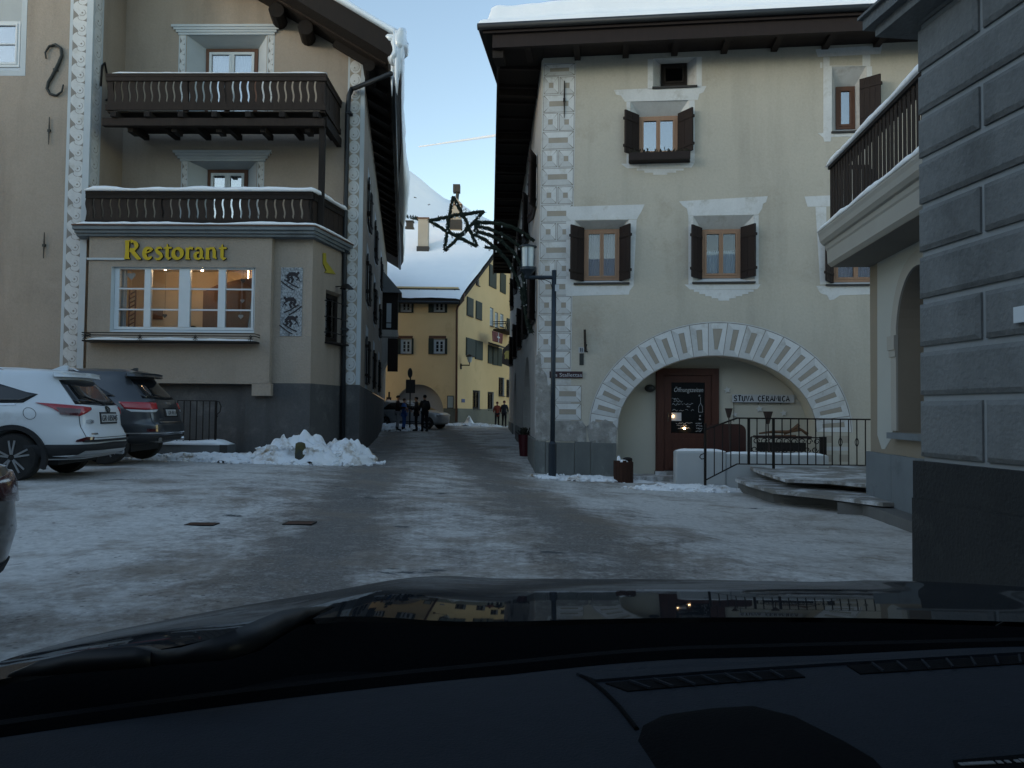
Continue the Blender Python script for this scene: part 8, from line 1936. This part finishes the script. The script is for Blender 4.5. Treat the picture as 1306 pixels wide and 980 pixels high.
# dashboard
def dash_z(x, y):
    f = dashline(x) - y; return .947 + .035 * max(0, min(x, .8)) + .02 * (1 - math.exp(-f * 9)) - .10 * max(0, f - .42)
mb = MB(); nx, ny = 70, 30
for j in range(ny + 1):
    for i in range(nx + 1):
        x = XC - .86 + 1.72 * i / nx; y = dashline(x) - .60 * j / ny; z = dash_z(x, y)
        mb.v.append(Vector((x, y, z)))
for i in range(nx + 1):
    x = XC - .86 + 1.72 * i / nx; mb.v.append(Vector((x, dashline(x) + .012, dash_z(x, dashline(x)) - .06)))
for j in range(ny):
    for i in range(nx): mb.f.append((j * (nx + 1) + i, j * (nx + 1) + i + 1, (j + 1) * (nx + 1) + i + 1, (j + 1) * (nx + 1) + i)); mb.m.append(0)
b_ = (nx + 1) * (ny + 1)
for i in range(nx): mb.f.append((b_ + i, b_ + i + 1, i + 1, i)); mb.m.append(0)
DB = obj('dashboard', mb, 'dash', OC, smooth=True, fix=False)
def on_dash(px, py, up=0):
    d = ray(px, py); t = .2
    while t < 1.2:
        p_ = CAM + d * (t / d.y)
        if p_.z < dash_z(p_.x, p_.y) + up: break
        t += .001
    return p_
def pad(pts, h, m, name, down=.01, root=DB):
    P = [on_dash(*q) for q in pts]; mb = MB(); c_ = sum(P, Vector()) / len(P); n = len(P)
    P2 = []
    for i in range(n):
        for k in range(4): q = P[i].lerp(P[(i + 1) % n], k / 4); P2.append(Vector((q.x, q.y, dash_z(q.x, q.y))))
    n = len(P2); mb.v = [p_ - Vector((0, 0, down)) for p_ in P2] + [p_ + Vector((0, 0, h)) for p_ in P2]; tri = tessellate_polygon([[Vector((p_.x, p_.y, 0)) for p_ in P2]])
    mb.f = [tuple(i + n for i in t) for t in tri] + [(i, (i + 1) % n, (i + 1) % n + n, i + n) for i in range(n)]; mb.m = [0] * len(mb.f)
    return obj(name, mb, m, root)
mb = MB(); mb.tube([Vector((x, dashline(x) + .02, dash_z(x, dashline(x)) - .004)) for x in [XC - .86 + 1.72 * i / 30 for i in range(31)]], .012, 6); obj('screen_seal', mb, 'dash_d', DB)
# defroster slots with fins
for pts in (((772, 873), (1012, 855.5), (1027, 865), (800, 883)), ((1080, 850), (1330, 836), (1330, 846), (1097, 861))):
    v = pad(pts, .0012, 'dash_d', 'defroster_vent')
    a, b, c, d = [on_dash(*q, .0015) for q in pts]
    for k in range(1, 8):
        mb = MB(); p_, q_ = a.lerp(b, k / 8), d.lerp(c, k / 8); mb.bar(p_ + Vector((0, 0, .002)), q_ + Vector((0, 0, .002)), .002, .002); obj('vent_fin', mb, 'dash', v)
# raised strip in front of the vents, seam and the oval binnacle
pad(((735, 862), (1330, 826), (1330, 834), (760, 871)), .003, 'dash', 'vent_ridge')
mb = MB(); P = [on_dash(x, y, .001) for x, y in ((738, 860), (752, 868), (770, 882), (790, 902), (812, 930))]; mb.tube(P, .0022, 6); obj('panel_seam', mb, 'dash_d', DB)
P = [on_dash(x, y) for x, y in ((808, 945), (815, 925), (840, 912), (900, 904), (960, 900), (1020, 915), (1080, 945), (1120, 968), (1150, 1000), (1100, 1060), (960, 1060), (850, 1010))]
mb = MB(); n = len(P); c_ = sum(P, Vector()) / n; RR = 7
mb.v.append(Vector((c_.x, c_.y, dash_z(c_.x, c_.y) + .008)))
for r_ in range(1, RR + 1):
    f = r_ / RR
    for i in range(n * 4):
        q = P[i // 4].lerp(P[(i // 4 + 1) % n], (i % 4) / 4); p_ = c_.lerp(q, f); mb.v.append(Vector((p_.x, p_.y, dash_z(p_.x, p_.y) + .009 * (1 - f ** 4) - .0015 * (f > .99))))
m_ = n * 4
for i in range(m_): mb.f.append((0, 1 + i, 1 + (i + 1) % m_)); mb.m.append(0)
for r_ in range(RR - 1):
    for i in range(m_): mb.f.append((1 + r_ * m_ + i, 1 + (r_ + 1) * m_ + i, 1 + (r_ + 1) * m_ + (i + 1) % m_, 1 + r_ * m_ + (i + 1) % m_)); mb.m.append(0)
obj('instrument_cover', mb, 'dash_d', DB, smooth=True)
# small plate with pale embossed figures at the right of the dash
vp = pad(((1215, 972), (1330, 962), (1330, 990), (1225, 1000)), .0012, 'dash_d', 'number_plate_strip')
mb = MB()
for x, w_ in ((1226, 3), (1232, 3), (1238, 4), (1243, 5), (1249, 4), (1254, 5), (1260, 4), (1265, 3), (1274, 6), (1285, 3), (1297, 3), (1305, 3)):
    y = 977 - (x - 1226) * .055; a, b = on_dash(x, y, .002), on_dash(x + w_ * .34, y - 3.5, .002); mb.box(a.x, a.y, a.z, b.x, b.y, a.z + .0006)
obj('embossed_figures', mb, 'digit', vp)
# roof, pillars, doors and bulkhead that shade the cabin
mb = MB(); mb.grid(lambda s, t: (XC - .62 + 1.24 * s, .34 - 2.3 * t, 1.44 + .06 * math.sin(math.pi * s) + .05 * math.sin(math.pi * min(1, t * 1.4))), 12, 10); o = obj('roof_panel', mb, 'head', OC, smooth=True, fix=False); md = o.modifiers.new('thick', 'SOLIDIFY'); md.thickness = .04; md.offset = 1
for s in (-1, 1):
    mb = MB(); mb.tube([(XC + s * .90, .62, .93), (XC + s * .80, .52, 1.12), (XC + s * .64, .32, 1.42)], [.05, .045, .045], 8); obj('screen_pillar', mb, 'head', OC, smooth=True)
    mb = MB(); mb.box(XC + s * .86, -1.9, .3, XC + s * .93, .66, .93); obj('door', mb, 'car_own', OC)
    mb = MB(); mb.tube([(XC + s * .88, -.75, .93), (XC + s * .66, -.75, 1.42)], .05, 8); obj('door_pillar', mb, 'head', OC)
mb = MB(); mb.box(XC - .9, -1.95, .3, XC + .9, -1.85, 1.0); mb.box(XC - .85, -.6, .32, XC + .85, .6, .36); obj('cabin_tub', mb, 'head', OC)
for s in (-1, 1): mb = MB(); mb.box(XC + s * .38 - .25, -.85, .36, XC + s * .38 + .25, -.7, 1.15); mb.box(XC + s * .38 - .25, -.7, .36, XC + s * .38 + .25, -.2, .55); o = obj('seat', mb, 'head', OC); md = o.modifiers.new('bevel', 'BEVEL'); md.width = .04; md.segments = 2
